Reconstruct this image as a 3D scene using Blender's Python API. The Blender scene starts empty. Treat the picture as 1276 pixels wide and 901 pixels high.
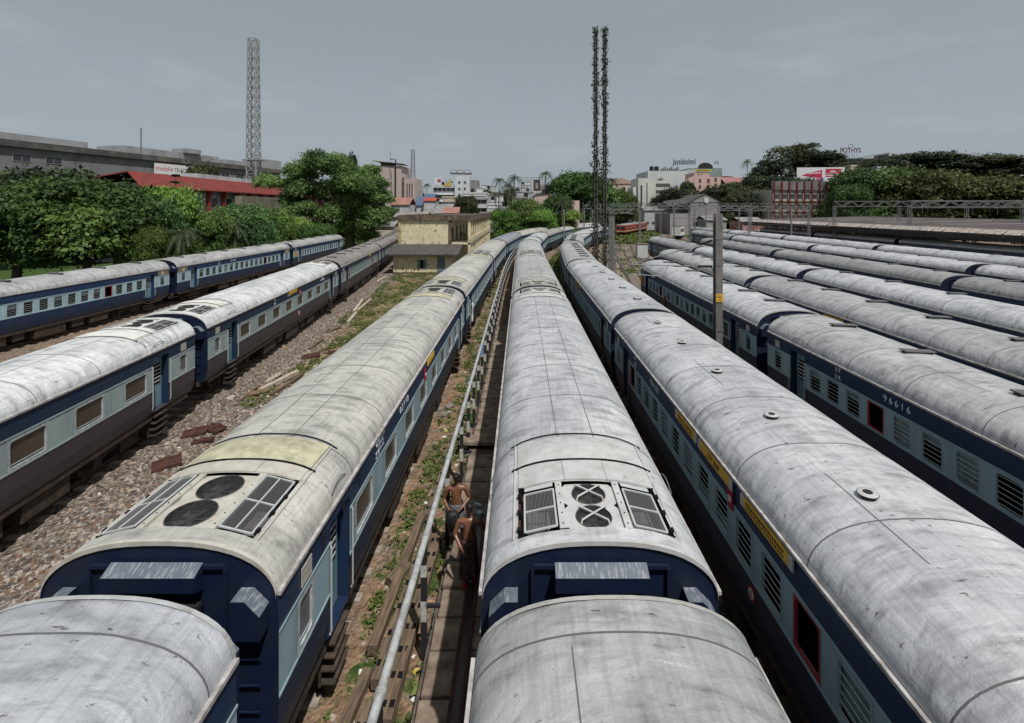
import bpy, bmesh, math, random
import numpy as np
from mathutils import Vector, Matrix
R = math.radians
random.seed(7); rng = np.random.default_rng(7)
sc = bpy.context.scene
col = sc.collection

# ------------------------------------------------------------------ camera
EYE = 8.75                       # footbridge eye height above the yard
F = 594.0                        # focal length in photo pixels (photo 1276 x 901)
HX, HY = 649.0, 261.5            # where straight-ahead sits in the photo
cam = bpy.data.cameras.new('camera'); camo = bpy.data.objects.new('camera', cam); col.objects.link(camo)
camo.location = (0, 0, EYE); camo.rotation_euler = (R(90), 0, 0)
cam.sensor_fit = 'HORIZONTAL'; cam.sensor_width = 36; cam.lens = F * 36 / 1276
cam.shift_x = -(HX - 638) / 1276; cam.shift_y = -(450.5 - HY) / 1276
cam.clip_start = 0.1; cam.clip_end = 5000
sc.camera = camo

# ------------------------------------------------------------------ light
SUN_EL, SUN_AZ = 60.0, 148.0      # degrees; azimuth measured from +Y towards +X
w = bpy.data.worlds.new('World'); sc.world = w; w.use_nodes = True
nt = w.node_tree; nt.nodes.clear()
N = nt.nodes.new; K = nt.links.new
out = N('ShaderNodeOutputWorld'); bg = N('ShaderNodeBackground'); sky = N('ShaderNodeTexSky')
sky.sky_type = 'NISHITA'; sky.sun_disc = False
sky.sun_elevation = R(SUN_EL); sky.sun_rotation = R(SUN_AZ)
sky.air_density = 1.0; sky.dust_density = 4.0; sky.ozone_density = 1.0
hs = N('ShaderNodeHueSaturation'); hs.inputs['Saturation'].default_value = 0.22
K(sky.outputs[0], hs.inputs['Color'])
# a high even overcast veil with a few brighter streaks
tc = N('ShaderNodeTexCoord'); mp = N('ShaderNodeMapping'); mp.inputs['Scale'].default_value = (1.2, 1.2, 4.5)
nz = N('ShaderNodeTexNoise'); nz.inputs['Scale'].default_value = 2.4; nz.inputs['Detail'].default_value = 6; nz.inputs['Roughness'].default_value = .6
rp = N('ShaderNodeValToRGB'); rp.color_ramp.elements[0].position = .54; rp.color_ramp.elements[0].color = (3.35, 3.85, 4.3, 1)
rp.color_ramp.elements[1].position = .86; rp.color_ramp.elements[1].color = (4.7, 5.05, 5.45, 1)
K(tc.outputs['Generated'], mp.inputs['Vector']); K(mp.outputs[0], nz.inputs['Vector']); K(nz.outputs['Fac'], rp.inputs['Fac'])
mx = N('ShaderNodeMixRGB'); mx.inputs['Fac'].default_value = .8
K(hs.outputs[0], mx.inputs['Color1']); K(rp.outputs['Color'], mx.inputs['Color2'])
sx_ = N('ShaderNodeSeparateXYZ'); K(tc.outputs['Generated'], sx_.inputs[0]); hz = N('ShaderNodeMapRange'); hz.inputs['From Min'].default_value = 0.0; hz.inputs['From Max'].default_value = .32; hz.inputs['To Min'].default_value = 1.14; hz.inputs['To Max'].default_value = .92; K(sx_.outputs['Z'], hz.inputs['Value'])
vm_ = N('ShaderNodeVectorMath'); vm_.operation = 'SCALE'; K(mx.outputs[0], vm_.inputs[0]); K(hz.outputs[0], vm_.inputs['Scale'])
K(vm_.outputs[0], bg.inputs['Color']); bg.inputs['Strength'].default_value = 0.10
K(bg.outputs[0], out.inputs[0])
sl = bpy.data.lights.new('sun', 'SUN'); sl.energy = 4.3; sl.angle = R(0.8); sl.color = (1, .965, .92)
so = bpy.data.objects.new('sun', sl); col.objects.link(so)
ce, se = math.cos(R(SUN_EL)), math.sin(R(SUN_EL))
sd = Vector((ce * math.sin(R(SUN_AZ)), ce * math.cos(R(SUN_AZ)), se))
so.rotation_euler = sd.to_track_quat('Z', 'Y').to_euler(); so.location = (0, 0, 60)
sc.view_settings.view_transform = 'Standard'; sc.view_settings.look = 'None'
sc.view_settings.exposure = 0.0; sc.view_settings.gamma = 1.0
sc.render.resolution_x = 1024; sc.render.resolution_y = 723
try: sc.cycles.max_bounces = 6; sc.cycles.transparent_max_bounces = 8
except Exception: pass

# ------------------------------------------------------------------ helpers
def at(x, y, Z):                  # a photo pixel at distance Z -> a point of the yard
    return Vector(((x - HX) / F * Z, Z, EYE - (y - HY) / F * Z))
def gx(x, Z): return (x - HX) / F * Z
def gz(y, Z): return EYE - (y - HY) / F * Z

class MB:
    def __init__(s): s.v = []; s.f = []; s.m = []
    def quad(s, a, b, c, d, m=0):
        i = len(s.v); s.v += [tuple(a), tuple(b), tuple(c), tuple(d)]; s.f.append((i, i+1, i+2, i+3)); s.m.append(m)
    def poly(s, pts, m=0):
        i = len(s.v); s.v += [tuple(p) for p in pts]; s.f.append(tuple(range(i, i+len(pts)))); s.m.append(m)
    def box(s, x0, x1, y0, y1, z0, z1, m=0, M=None):
        P = [(x0,y0,z0),(x1,y0,z0),(x1,y1,z0),(x0,y1,z0),(x0,y0,z1),(x1,y0,z1),(x1,y1,z1),(x0,y1,z1)]
        if M is not None: P = [tuple(M @ Vector(p)) for p in P]
        i = len(s.v); s.v += P
        for q in ((0,3,2,1),(4,5,6,7),(0,1,5,4),(1,2,6,5),(2,3,7,6),(3,0,4,7)):
            s.f.append(tuple(i+k for k in q)); s.m.append(m)
    def tube(s, pts, r, n=8, m=0, cap=True):
        pts = [Vector(p) for p in pts]; rr = r if isinstance(r, (list, tuple)) else [r]*len(pts)
        base = len(s.v)
        for k, p in enumerate(pts):
            d = (pts[min(k+1, len(pts)-1)] - pts[max(k-1, 0)])
            d = d.normalized() if d.length > 1e-9 else Vector((0,0,1))
            u = d.cross(Vector((0,0,1))) if abs(d.z) < .95 else d.cross(Vector((0,1,0)))
            u.normalize(); v = d.cross(u)
            for j in range(n):
                a = 2*math.pi*j/n; q = p + (u*math.cos(a)+v*math.sin(a))*rr[k]; s.v.append(tuple(q))
        for k in range(len(pts)-1):
            for j in range(n):
                a = base+k*n+j; b = base+k*n+(j+1) % n
                s.f.append((a, b, b+n, a+n)); s.m.append(m)
        if cap:
            s.f.append(tuple(base+j for j in range(n))[::-1]); s.m.append(m)
            s.f.append(tuple(base+(len(pts)-1)*n+j for j in range(n))); s.m.append(m)
    def bar(s, a, b, w_, h_, m=0):     # rectangular bar from a to b
        a, b = Vector(a), Vector(b); d = b-a; L = d.length
        if L < 1e-6: return
        q = d.to_track_quat('Y', 'Z').to_matrix().to_4x4(); q.translation = a
        s.box(-w_/2, w_/2, 0, L, -h_/2, h_/2, m, q)
    def mesh(s, name, mats, smooth=False):
        me = bpy.data.meshes.new(name); me.from_pydata(s.v, [], s.f)
        for m in mats: me.materials.append(m)
        me.polygons.foreach_set('material_index', s.m)
        if smooth: me.polygons.foreach_set('use_smooth', [True]*len(s.f))
        me.update(); return me
    def build(s, name, mats, parent=None, loc=None, smooth=False):
        if not isinstance(mats, (list, tuple)): mats = [mats]
        o = bpy.data.objects.new(name, s.mesh(name, mats, smooth)); col.objects.link(o)
        if parent: o.parent = parent
        if loc: o.location = loc
        return o
def weld(o, angle=35):
    bm = bmesh.new(); bm.from_mesh(o.data); bmesh.ops.remove_doubles(bm, verts=bm.verts, dist=.0004)
    bmesh.ops.recalc_face_normals(bm, faces=bm.faces)
    bm.to_mesh(o.data); bm.free()
    o.data.polygons.foreach_set('use_smooth', [True]*len(o.data.polygons))
    o.data.set_sharp_from_angle(angle=R(angle)); return o
def inst(name, mesh, parent=None, loc=(0,0,0), rz=0, sc_=None):
    o = bpy.data.objects.new(name, mesh); col.objects.link(o); o.location = loc; o.rotation_euler = (0,0,rz)
    if sc_: o.scale = sc_
    if parent: o.parent = parent
    return o
def empty(name, loc=(0,0,0), rz=0):
    o = bpy.data.objects.new(name, None); col.objects.link(o); o.location = loc; o.rotation_euler = (0,0,rz); o.empty_display_size = .3
    return o
def tag(o, label, cat, group=None):
    o['label'] = label; o['category'] = cat
    if group: o['group'] = group
    return o
def structure(o): o['kind'] = 'structure'; return o
def kids(o): return [c for c in ALLCH.get(o.name, [])]
ALLCH = {}
def index_children():
    ALLCH.clear()
    for o in bpy.data.objects:
        if o.parent: ALLCH.setdefault(o.parent.name, []).append(o)
def copy_tree(o, parent=None):
    c = o.copy(); col.objects.link(c)
    if parent: c.parent = parent; c.matrix_parent_inverse = o.matrix_parent_inverse.copy()
    for k in ALLCH.get(o.name, []): copy_tree(k, c)
    return c
def text_mesh(s, size, depth=.004, bold=0, align='CENTER', name='lettering', mat=None):
    cu = bpy.data.curves.new(name, 'FONT'); cu.body = s; cu.size = size; cu.extrude = depth; cu.align_x = align; cu.offset = bold*size; cu.align_y = 'CENTER'
    o = bpy.data.objects.new(name, cu); col.objects.link(o)
    dg = bpy.context.evaluated_depsgraph_get(); dg.update()
    me = bpy.data.meshes.new_from_object(o.evaluated_get(dg))
    bpy.data.objects.remove(o); bpy.data.curves.remove(cu); me.name = name
    me.materials.clear(); me.materials.append(mat)
    return me
def put_text(s, size, mat, parent, loc, rot, name='lettering', sx=1.0, bold=0):
    o = bpy.data.objects.new(name, text_mesh(s, size, name=name, mat=mat, bold=bold)); col.objects.link(o)
    o.location = loc; o.rotation_euler = rot; o.scale = (sx, 1, 1)
    if parent: o.parent = parent
    return o

# ------------------------------------------------------------------ materials
def mat(name, c, rough=.6, metal=0, spec=.4, c2=None, scale=4, detail=6, lo=.4, hi=.65, bump=0, bscale=30, stretch=(1,1,1), objcol=False, c3=None, scale3=1.0, lo3=.5, hi3=.6, bdist=.02, rnd=False):
    m = bpy.data.materials.new(name); m.use_nodes = True; t = m.node_tree; n = t.nodes; l = t.links
    b = n['Principled BSDF']; b.inputs['Roughness'].default_value = rough; b.inputs['Metallic'].default_value = metal
    b.inputs['Specular IOR Level'].default_value = spec
    c = tuple(c)+(1,) if len(c) == 3 else c
    b.inputs['Base Color'].default_value = c
    m.diffuse_color = c
    tc = n.new('ShaderNodeTexCoord'); mp = n.new('ShaderNodeMapping'); mp.inputs['Scale'].default_value = stretch
    l.new(tc.outputs['Object'], mp.inputs['Vector'])
    vec = mp.outputs[0]
    if rnd:
        oi = n.new('ShaderNodeObjectInfo'); ml = n.new('ShaderNodeVectorMath'); ml.operation = 'SCALE'
        cb = n.new('ShaderNodeCombineXYZ'); l.new(oi.outputs['Random'], cb.inputs[0]); l.new(oi.outputs['Random'], cb.inputs[1])
        l.new(cb.outputs[0], ml.inputs[0]); ml.inputs['Scale'].default_value = 90
        ad = n.new('ShaderNodeVectorMath'); ad.operation = 'ADD'; l.new(vec, ad.inputs[0]); l.new(ml.outputs[0], ad.inputs[1]); vec = ad.outputs[0]
    src = None
    if c2 is not None:
        z = n.new('ShaderNodeTexNoise'); z.inputs['Scale'].default_value = scale; z.inputs['Detail'].default_value = detail; z.inputs['Roughness'].default_value = .62
        l.new(vec, z.inputs['Vector'])
        r = n.new('ShaderNodeValToRGB'); r.color_ramp.elements[0].position = lo; r.color_ramp.elements[0].color = c
        r.color_ramp.elements[1].position = hi; r.color_ramp.elements[1].color = tuple(c2)+(1,)
        l.new(z.outputs['Fac'], r.inputs['Fac']); src = r.outputs[0]
    if c3 is not None:
        z = n.new('ShaderNodeTexNoise'); z.inputs['Scale'].default_value = scale3; z.inputs['Detail'].default_value = 8; z.inputs['Roughness'].default_value = .7
        l.new(vec, z.inputs['Vector'])
        r = n.new('ShaderNodeValToRGB'); r.color_ramp.elements[0].position = lo3; r.color_ramp.elements[0].color = (0,0,0,1)
        r.color_ramp.elements[1].position = hi3; r.color_ramp.elements[1].color = (1,1,1,1)
        l.new(z.outputs['Fac'], r.inputs['Fac'])
        q = n.new('ShaderNodeMixRGB'); l.new(r.outputs[0], q.inputs['Fac']); q.inputs['Color1'].default_value = c
        if src: l.new(src, q.inputs['Color1'])
        q.inputs['Color2'].default_value = tuple(c3)+(1,); src = q.outputs[0]
    if objcol:
        oi = n.new('ShaderNodeObjectInfo'); q = n.new('ShaderNodeMixRGB'); q.blend_type = 'MULTIPLY'; q.inputs['Fac'].default_value = 1
        q.inputs['Color1'].default_value = c
        if src: l.new(src, q.inputs['Color1'])
        l.new(oi.outputs['Color'], q.inputs['Color2']); src = q.outputs[0]
    if src: l.new(src, b.inputs['Base Color'])
    if bump:
        z = n.new('ShaderNodeTexNoise'); z.inputs['Scale'].default_value = bscale; z.inputs['Detail'].default_value = 5
        l.new(vec, z.inputs['Vector']); u = n.new('ShaderNodeBump'); u.inputs['Strength'].default_value = bump; u.inputs['Distance'].default_value = bdist
        l.new(z.outputs['Fac'], u.inputs['Height']); l.new(u.outputs[0], b.inputs['Normal'])
    return m

def roof_material():
    m = bpy.data.materials.new('weathered_roof_paint'); m.use_nodes = True; t = m.node_tree; n = t.nodes; l = t.links
    b = n['Principled BSDF']; b.inputs['Roughness'].default_value = .48; b.inputs['Metallic'].default_value = .28
    b.inputs['Specular IOR Level'].default_value = .45
    tc = n.new('ShaderNodeTexCoord'); oi = n.new('ShaderNodeObjectInfo')
    cb = n.new('ShaderNodeCombineXYZ'); l.new(oi.outputs['Random'], cb.inputs[0]); l.new(oi.outputs['Random'], cb.inputs[1])
    ml = n.new('ShaderNodeVectorMath'); ml.operation = 'SCALE'; l.new(cb.outputs[0], ml.inputs[0]); ml.inputs['Scale'].default_value = 70
    ad = n.new('ShaderNodeVectorMath'); ad.operation = 'ADD'; l.new(tc.outputs['Object'], ad.inputs[0]); l.new(ml.outputs[0], ad.inputs[1])
    def noise(scale, stretch, detail=7, rough=.65, dist=0):
        mp = n.new('ShaderNodeMapping'); mp.inputs['Scale'].default_value = stretch; l.new(ad.outputs[0], mp.inputs['Vector'])
        z = n.new('ShaderNodeTexNoise'); z.inputs['Scale'].default_value = scale; z.inputs['Detail'].default_value = detail
        z.inputs['Roughness'].default_value = rough; z.inputs['Distortion'].default_value = dist; l.new(mp.outputs[0], z.inputs['Vector']); return z.outputs['Fac']
    def ramp(src, a, ca, b_, cb_):
        r = n.new('ShaderNodeValToRGB'); r.color_ramp.elements[0].position = a; r.color_ramp.elements[0].color = tuple(ca)+(1,)
        r.color_ramp.elements[1].position = b_; r.color_ramp.elements[1].color = tuple(cb_)+(1,); l.new(src, r.inputs['Fac']); return r.outputs[0]
    def mult(a, c, f=1.0):
        q = n.new('ShaderNodeMixRGB'); q.blend_type = 'MULTIPLY'; q.inputs['Fac'].default_value = f; l.new(a, q.inputs['Color1']); l.new(c, q.inputs['Color2']); return q.outputs[0]
    base = ramp(noise(.8, (1, .55, 1), 6, .55, .5), .32, (.42, .43, .44), .66, (.62, .625, .63))
    crossw = ramp(noise(2.3, (.7, 1.7, .7), 4, .55, .25), .30, (.60, .60, .60), .50, (1, 1, 1))     # smudges lying across the roof
    alongs = ramp(noise(5.0, (3.5, .25, 3.5), 6, .6), .30, (.74, .74, .75), .55, (1, 1, 1))          # rain streaks
    spots = ramp(noise(6.5, (.7, 1.6, .7), 5, .6), .30, (.28, .27, .26), .355, (1, 1, 1))
    fine = ramp(noise(42, (1, 1, 1), 4, .6), .3, (.90, .90, .90), .6, (1.0, 1.0, 1.0))
    c = mult(mult(mult(mult(base, crossw), alongs, .8), spots), fine)
    q = mult(c, oi.outputs['Color']); l.new(q, b.inputs['Base Color'])
    rr = n.new('ShaderNodeMapRange'); rr.inputs['To Min'].default_value = .28; rr.inputs['To Max'].default_value = .60
    l.new(noise(2.2, (1, 1, 1), 6), rr.inputs['Value']); l.new(rr.outputs[0], b.inputs['Roughness'])
    s = n.new('ShaderNodeMath'); s.operation = 'ADD'; l.new(noise(2.4, (.7, 1.4, .7), 2, .45, .5), s.inputs[0])
    s2 = n.new('ShaderNodeMath'); s2.operation = 'MULTIPLY'; s2.inputs[1].default_value = .12; l.new(noise(30, (1, 1, 1), 3), s2.inputs[0]); l.new(s2.outputs[0], s.inputs[1])
    u = n.new('ShaderNodeBump'); u.inputs['Strength'].default_value = .7; u.inputs['Distance'].default_value = .09
    l.new(s.outputs[0], u.inputs['Height']); l.new(u.outputs[0], b.inputs['Normal'])
    return m

def side_paint(name, c, dirt, amt=.55):
    # painted steel with road dust towards the sills and vertical runs
    m = mat(name, c, rough=.42, spec=.45, c2=dirt, scale=1.6, detail=9, lo=.45, hi=.85, stretch=(1, 1.5, .5), bump=.12, bscale=2.2, bdist=.03, objcol=True, rnd=True)
    return m

ROOF = roof_material()
NAVY = side_paint('navy_paint', (.008,.024,.066), (.026,.034,.052))
BAND = side_paint('pale_blue_paint', (.255,.36,.40), (.17,.22,.24))
LOWER = side_paint('lower_navy_paint', (.008,.021,.055), (.030,.033,.044))
SEAM = mat('seam_sealant', (.10, .10, .105), .8)
GUTTER = mat('gutter_strip', (.42, .40, .39), .6, c2=(.22, .20, .19), scale=6)
DARK = mat('dark_interior', (.008, .008, .010), .9, spec=.1)
ENDTOP = mat('hood_top_paint', (.10,.12,.15), .5, c2=(.24,.25,.27), scale=7, stretch=(6,1,1), lo=.5, hi=.62)
ENDNAVY = mat('end_wall_navy', (.004,.010,.034), .5, c2=(.010,.015,.032), scale=2.5, bump=.1, bscale=4)
BLACKISH = mat('black_rubber', (.012, .012, .014), .7)
UNDER = mat('underframe_grime', (.030, .024, .020), .85, c2=(.075, .05, .035), scale=5, bump=.2)
RUST = mat('rust_brown', (.085, .030, .018), .85, c2=(.035, .018, .014), scale=7, bump=.3)
GLASSB = mat('tinted_window_glass', (.050, .040, .034), .22, spec=.6, c2=(.085, .07, .055), scale=1.3, lo=.3, hi=.8, rnd=True)
FRAME = mat('window_frame_metal', (.40, .44, .45), .5, c2=(.25, .28, .29), scale=10)
BARS = mat('window_bar_paint', (.40, .42, .42), .5)
SHUT = mat('window_shutter', (.17, .23, .24), .55, c2=(.09, .12, .13), scale=3, rnd=True)
WHITE = mat('white_lettering', (.60, .63, .66), .6)
FADED = mat('faded_lettering', (.28, .31, .36), .7)
YELL = mat('yellow_board_paint', (.62, .37, .04), .55, c2=(.48, .27, .03), scale=6)
REDP = mat('red_plate_paint', (.30, .012, .018), .5)
REDW = mat('red_window_frame', (.28, .03, .04), .55)
BLACKT = mat('black_lettering', (.015, .013, .012), .6)
GALV = mat('galvanised_steel', (.21, .215, .22), .5, metal=.3, c2=(.12, .115, .11), scale=7, stretch=(1,1,.4))
GALVP = mat('galvanised_pipe', (.46,.48,.48), .5, metal=.2, c2=(.30,.30,.29), scale=5, c3=(.20,.11,.06), scale3=3.5, lo3=.60, hi3=.72)
GRILLE = mat('grille_steel', (.22, .215, .21), .55, metal=.4)
FANM = mat('fan_mesh_grime', (.055, .054, .056), .6, c2=(.10, .10, .10), scale=12, metal=.3)
PANEL = mat('roof_panel_paint', (.44, .44, .43), .5, c2=(.36, .35, .33), scale=3.5, c3=(.22,.21,.19), scale3=2.6, lo3=.56, hi3=.72, bump=.12, bscale=5, objcol=True, rnd=True)
FAIRY = mat('aged_fairing_paint', (.44,.44,.34), .55, c2=(.30,.295,.22), scale=4, c3=(.19,.18,.14), scale3=2.2, lo3=.5, hi3=.7, bump=.2, bscale=8, objcol=True)
DOORB = mat('door_panel_blue', (.16, .27, .31), .5, c2=(.10, .17, .20), scale=3, stretch=(1,1,.4), rnd=True)
ORANGE = mat('orange_rail_paint', (.30, .14, .05), .5)
HATCH = mat('hatched_lattice_paint', (.20, .18, .11), .6)
def hatch():
    n = HATCH.node_tree.nodes; l = HATCH.node_tree.links
    tc = n.new('ShaderNodeTexCoord'); outs = []
    for rot in (45, -45):
        mp = n.new('ShaderNodeMapping'); mp.inputs['Rotation'].default_value = (R(rot), 0, 0); l.new(tc.outputs['Object'], mp.inputs[0])
        wv = n.new('ShaderNodeTexWave'); wv.bands_direction = 'Y'; wv.inputs['Scale'].default_value = 2.2; l.new(mp.outputs[0], wv.inputs[0]); outs.append(wv.outputs['Fac'])
    mxx = n.new('ShaderNodeMath'); mxx.operation = 'MAXIMUM'; l.new(outs[0], mxx.inputs[0]); l.new(outs[1], mxx.inputs[1])
    r = n.new('ShaderNodeValToRGB'); r.color_ramp.elements[0].position = .86; r.color_ramp.elements[0].color = (.05,.055,.06,1); r.color_ramp.elements[1].position = .9; r.color_ramp.elements[1].color = (.36,.30,.16,1)
    l.new(mxx.outputs[0], r.inputs['Fac']); l.new(r.outputs[0], n['Principled BSDF'].inputs['Base Color'])
hatch()
# ------------------------------------------------------------------ railway coach (local: +Y towards the far end, origin on the ground)
HL, HW, EV, CR = 10.67, 1.60, 3.52, 4.25
def rz(x): return EV + (CR-EV)*math.sqrt(max(0, 1-(abs(x)/HW)**2.5))
XS = [-1.60,-1.592,-1.57,-1.53,-1.47,-1.38,-1.27,-1.12,-1.0,-.8,-.6,-.42,-.2,0,.2,.42,.6,.8,1.0,1.12,1.27,1.38,1.47,1.53,1.57,1.592,1.60]
def frange(a, b, n): return [a+(b-a)*i/n for i in range(n+1)]
WELL = (.28, 1.44)               # roof well of the cooling set, measured from the coach end
WELLB = (.28, 1.68)
def roof_mesh(ac, seed, WELL=WELL):
    r = random.Random(seed); mb = MB()
    ys = frange(-HL, HL, 110)
    if ac: ys = sorted(set([y for y in ys if all(abs(abs(y)-(HL-q)) > .06 for q in WELL)] + [s*(HL-q) for s in (-1,1) for q in WELL]))
    dents = [(r.uniform(-1.2,1.2), r.uniform(-HL,HL), r.uniform(.16,.45), r.uniform(-.020,.012)) for _ in range(150)]
    def z(x, y):
        q = rz(x)
        if abs(x) < 1.58:
            for (dx, dy, rr, a) in dents:
                if abs(y-dy) < rr*2.5 and abs(x-dx) < rr*2.5: q += a*math.exp(-((x-dx)**2+(y-dy)**2)/rr**2)
        return q
    idx = {}
    for j, y in enumerate(ys):
        for i, x in enumerate(XS): idx[i, j] = len(mb.v); mb.v.append((x, y, z(x, y)))
    for j in range(len(ys)-1):
        for i in range(len(XS)-1):
            ym = (ys[j]+ys[j+1])/2; xm = (XS[i]+XS[i+1])/2
            if ac and abs(xm) < 1.12 and WELL[0] < HL-abs(ym) < WELL[1]: continue
            mb.f.append((idx[i,j], idx[i+1,j], idx[i+1,j+1], idx[i,j+1])); mb.m.append(0)
    # transverse seams, a little proud of the sheets
    k0 = 2.9 if ac else .45; n = 7 if ac else 9
    for y in frange(-HL+k0, HL-k0, n):
        for i in range(len(XS)-1):
            x0, x1 = XS[i], XS[i+1]; h = .006
            mb.quad((x0, y-.011, z(x0,y)+h), (x1, y-.011, z(x1,y)+h), (x1, y+.011, z(x1,y)+h), (x0, y+.011, z(x0,y)+h), 1)
    # lengthwise seam
    sx = .36 if ac else -.55
    for s_ in ([sx, -sx] if ac else [sx]):
        yy = [y for y in ys if abs(y) < HL-k0]
        for a, b in zip(yy[:-1], yy[1:]):
            if not ac and (int((a+HL)/2.1) % 3): continue
            mb.quad((s_-.007, a, z(s_,a)+.005), (s_+.007, a, z(s_,a)+.005), (s_+.007, b, z(s_,b)+.005), (s_-.007, b, z(s_,b)+.005), 1)
    # gutter strips
    for s in (-1, 1):
        mb.box(min(s*1.60, s*1.655), max(s*1.60, s*1.655), -HL, HL, EV-.02, EV+.035, 2)
    return mb.mesh('roof', [ROOF, SEAM, GUTTER])
def fix_smooth(me, ang=40):
    me.polygons.foreach_set('use_smooth', [True]*len(me.polygons)); me.set_sharp_from_angle(angle=R(ang)); return me

def body_mesh(windows, doors, lavs, wz, name):
    """windows/doors/lavs: (y centre, width) along the side; openings are real, backed by a dark saloon box."""
    mb = MB()
    prof = [(1.47,1.14),(1.55,1.32),(1.605,1.62),(1.625,2.02),(1.625,2.12),(1.625,wz[0]),(1.625,wz[1]),(1.625,3.0),(1.62,3.26),(1.60,EV)]
    def m_of(zm): return 2 if zm < 2.12 else (1 if zm < 3.0 else 0)
    cuts = {-HL, HL}
    for (y, w_) in windows+doors+lavs: cuts |= {round(y-w_/2, 4), round(y+w_/2, 4)}
    cuts = sorted(cuts)
    for s in (-1, 1):
        for a, b in zip(cuts[:-1], cuts[1:]):
            ym = (a+b)/2
            iswin = any(abs(ym-y) < w_/2 for y, w_ in windows+lavs); isdoor = any(abs(ym-y) < w_/2 for y, w_ in doors)
            n = max(1, int((b-a)/1.2))
            for q in range(n):
                ya, yb = a+(b-a)*q/n, a+(b-a)*(q+1)/n
                for (x0,z0), (x1,z1) in zip(prof[:-1], prof[1:]):
                    zm = (z0+z1)/2
                    if iswin and wz[0] < zm < wz[1]:
                        continue
                    if isdoor and 1.32 < zm < 3.26: continue
                    P = [(s*x0,ya,z0),(s*x0,yb,z0),(s*x1,yb,z1),(s*x1,ya,z1)]
                    if s < 0: P = P[::-1]
                    mb.quad(*P, m=m_of(zm))
            if iswin:
                xo, xi = s*1.625, s*1.56
                mb.quad((xo,a,wz[0]),(xo,b,wz[0]),(xi,b,wz[0]),(xi,a,wz[0]),1); mb.quad((xo,a,wz[1]),(xo,b,wz[1]),(xi,b,wz[1]),(xi,a,wz[1]),1)
                mb.quad((xo,a,wz[0]),(xo,a,wz[1]),(xi,a,wz[1]),(xi,a,wz[0]),1); mb.quad((xo,b,wz[0]),(xo,b,wz[1]),(xi,b,wz[1]),(xi,b,wz[0]),1)
            if isdoor:
                xo, xi = s*1.61, s*1.36
                mb.quad((xo,a,1.32),(xo,b,1.32),(xi,b,1.32),(xi,a,1.32),2); mb.quad((xo,a,3.26),(xo,b,3.26),(xi,b,3.26),(xi,a,3.26),0)
                for e in (a, b): mb.quad((xo,e,1.32),(xo,e,3.26),(xi,e,3.26),(xi,e,1.32),0)
        # drip rail and belt mouldings
        for zz, h in ((3.0,.018),(2.12,.018)):
            for a, b in zip(cuts[:-1], cuts[1:]):
                if any(abs((a+b)/2-y) < w_/2 for y, w_ in doors): continue
                x0, x1 = sorted((s*1.626, s*1.640)); mb.box(x0, x1, a, b, zz-h, zz+h, 1)
        x0, x1 = sorted((s*1.40, s*1.50)); mb.box(x0, x1, -HL+.3, HL-.3, 1.0, 1.16, 3)
    mb.box(-1.35, 1.35, -HL+.06, HL-.06, 1.18, 3.48, 4)
    mb.box(-1.46, 1.46, -HL+.02, HL-.02, 1.14, 1.175, 3)
    return mb.mesh(name, [NAVY, BAND, LOWER, UNDER, DARK])

def rrect(y0, y1, z0, z1, r, n=4):
    pts = []
    for cy, cz, a0 in ((y1-r, z1-r, 0), (y0+r, z1-r, 90), (y0+r, z0+r, 180), (y1-r, z0+r, 270)):
        for k in range(n+1):
            a = R(a0+90*k/n); pts.append((cy+r*math.cos(a), cz+r*math.sin(a)))
    return pts
def ring(mb, x, outer, inner, m):
    # outer: rectangle (y0,y1,z0,z1); inner: rounded loop; both in plane x
    y0, y1, z0, z1 = outer; n = len(inner)//4
    cor = [(y1,z1),(y0,z1),(y0,z0),(y1,z0)]
    for k in range(4):
        c = cor[k]; nx = cor[(k+1) % 4]; loop = inner[k*n:(k+1)*n]
        for a, b in zip(loop[:-1], loop[1:]): mb.poly([(x,)+c, (x,)+a, (x,)+b], m)
        mb.poly([(x,)+c, (x,)+loop[-1], (x,)+inner[((k+1)*n) % len(inner)], (x,)+nx], m)
def win_ac(w_, z0, z1, glass=GLASSB):
    mb = MB(); h = w_/2; inn = rrect(-h+.05, h-.05, z0+.05, z1-.05, .07)
    ring(mb, 1.632, (-h-.03, h+.03, z0-.03, z1+.03), inn, 0)
    ii = [(1.59,)+p for p in inn]; oo = [(1.632,)+p for p in inn]
    for k in range(len(inn)): mb.quad(oo[k], oo[(k+1) % len(inn)], ii[(k+1) % len(inn)], ii[k], 0)
    mb.poly(ii, 1)
    mb.box(1.60, 1.612, -h+.04, h-.04, z0+.10, z0+.125, 0)
    return mb.mesh('window', [FRAME, glass])
def win_bar(w_, z0, z1, shutter, frame=BAND, open_=False):
    mb = MB(); h = w_/2; inn = rrect(-h+.03, h-.03, z0+.02, z1-.02, .07)
    ring(mb, 1.630, (-h-.01, h+.01, z0-.01, z1+.01), inn, 0)
    oo = [(1.630,)+p for p in inn]; ii = [(1.58,)+p for p in inn]
    for k in range(len(inn)): mb.quad(oo[k], oo[(k+1) % len(inn)], ii[(k+1) % len(inn)], ii[k], 0)
    if not open_:
        for k in range(6):
            z = z0+.07+(z1-z0-.14)*k/5; mb.tube([(1.605, -h+.02, z), (1.605, h-.02, z)], .008, 5, 1)
    if shutter > 0:   # a louvred shutter let down part of the way
        zs = z1-(z1-z0)*shutter
        mb.box(1.545, 1.565, -h+.02, h-.02, zs, z1-.01, 2)
    if shutter < 0:
        zs = z0-(z1-z0)*shutter
        mb.box(1.545, 1.565, -h+.02, h-.02, z0+.01, zs, 2)
    return mb.mesh('window', [frame, BARS, SHUT])
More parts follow.
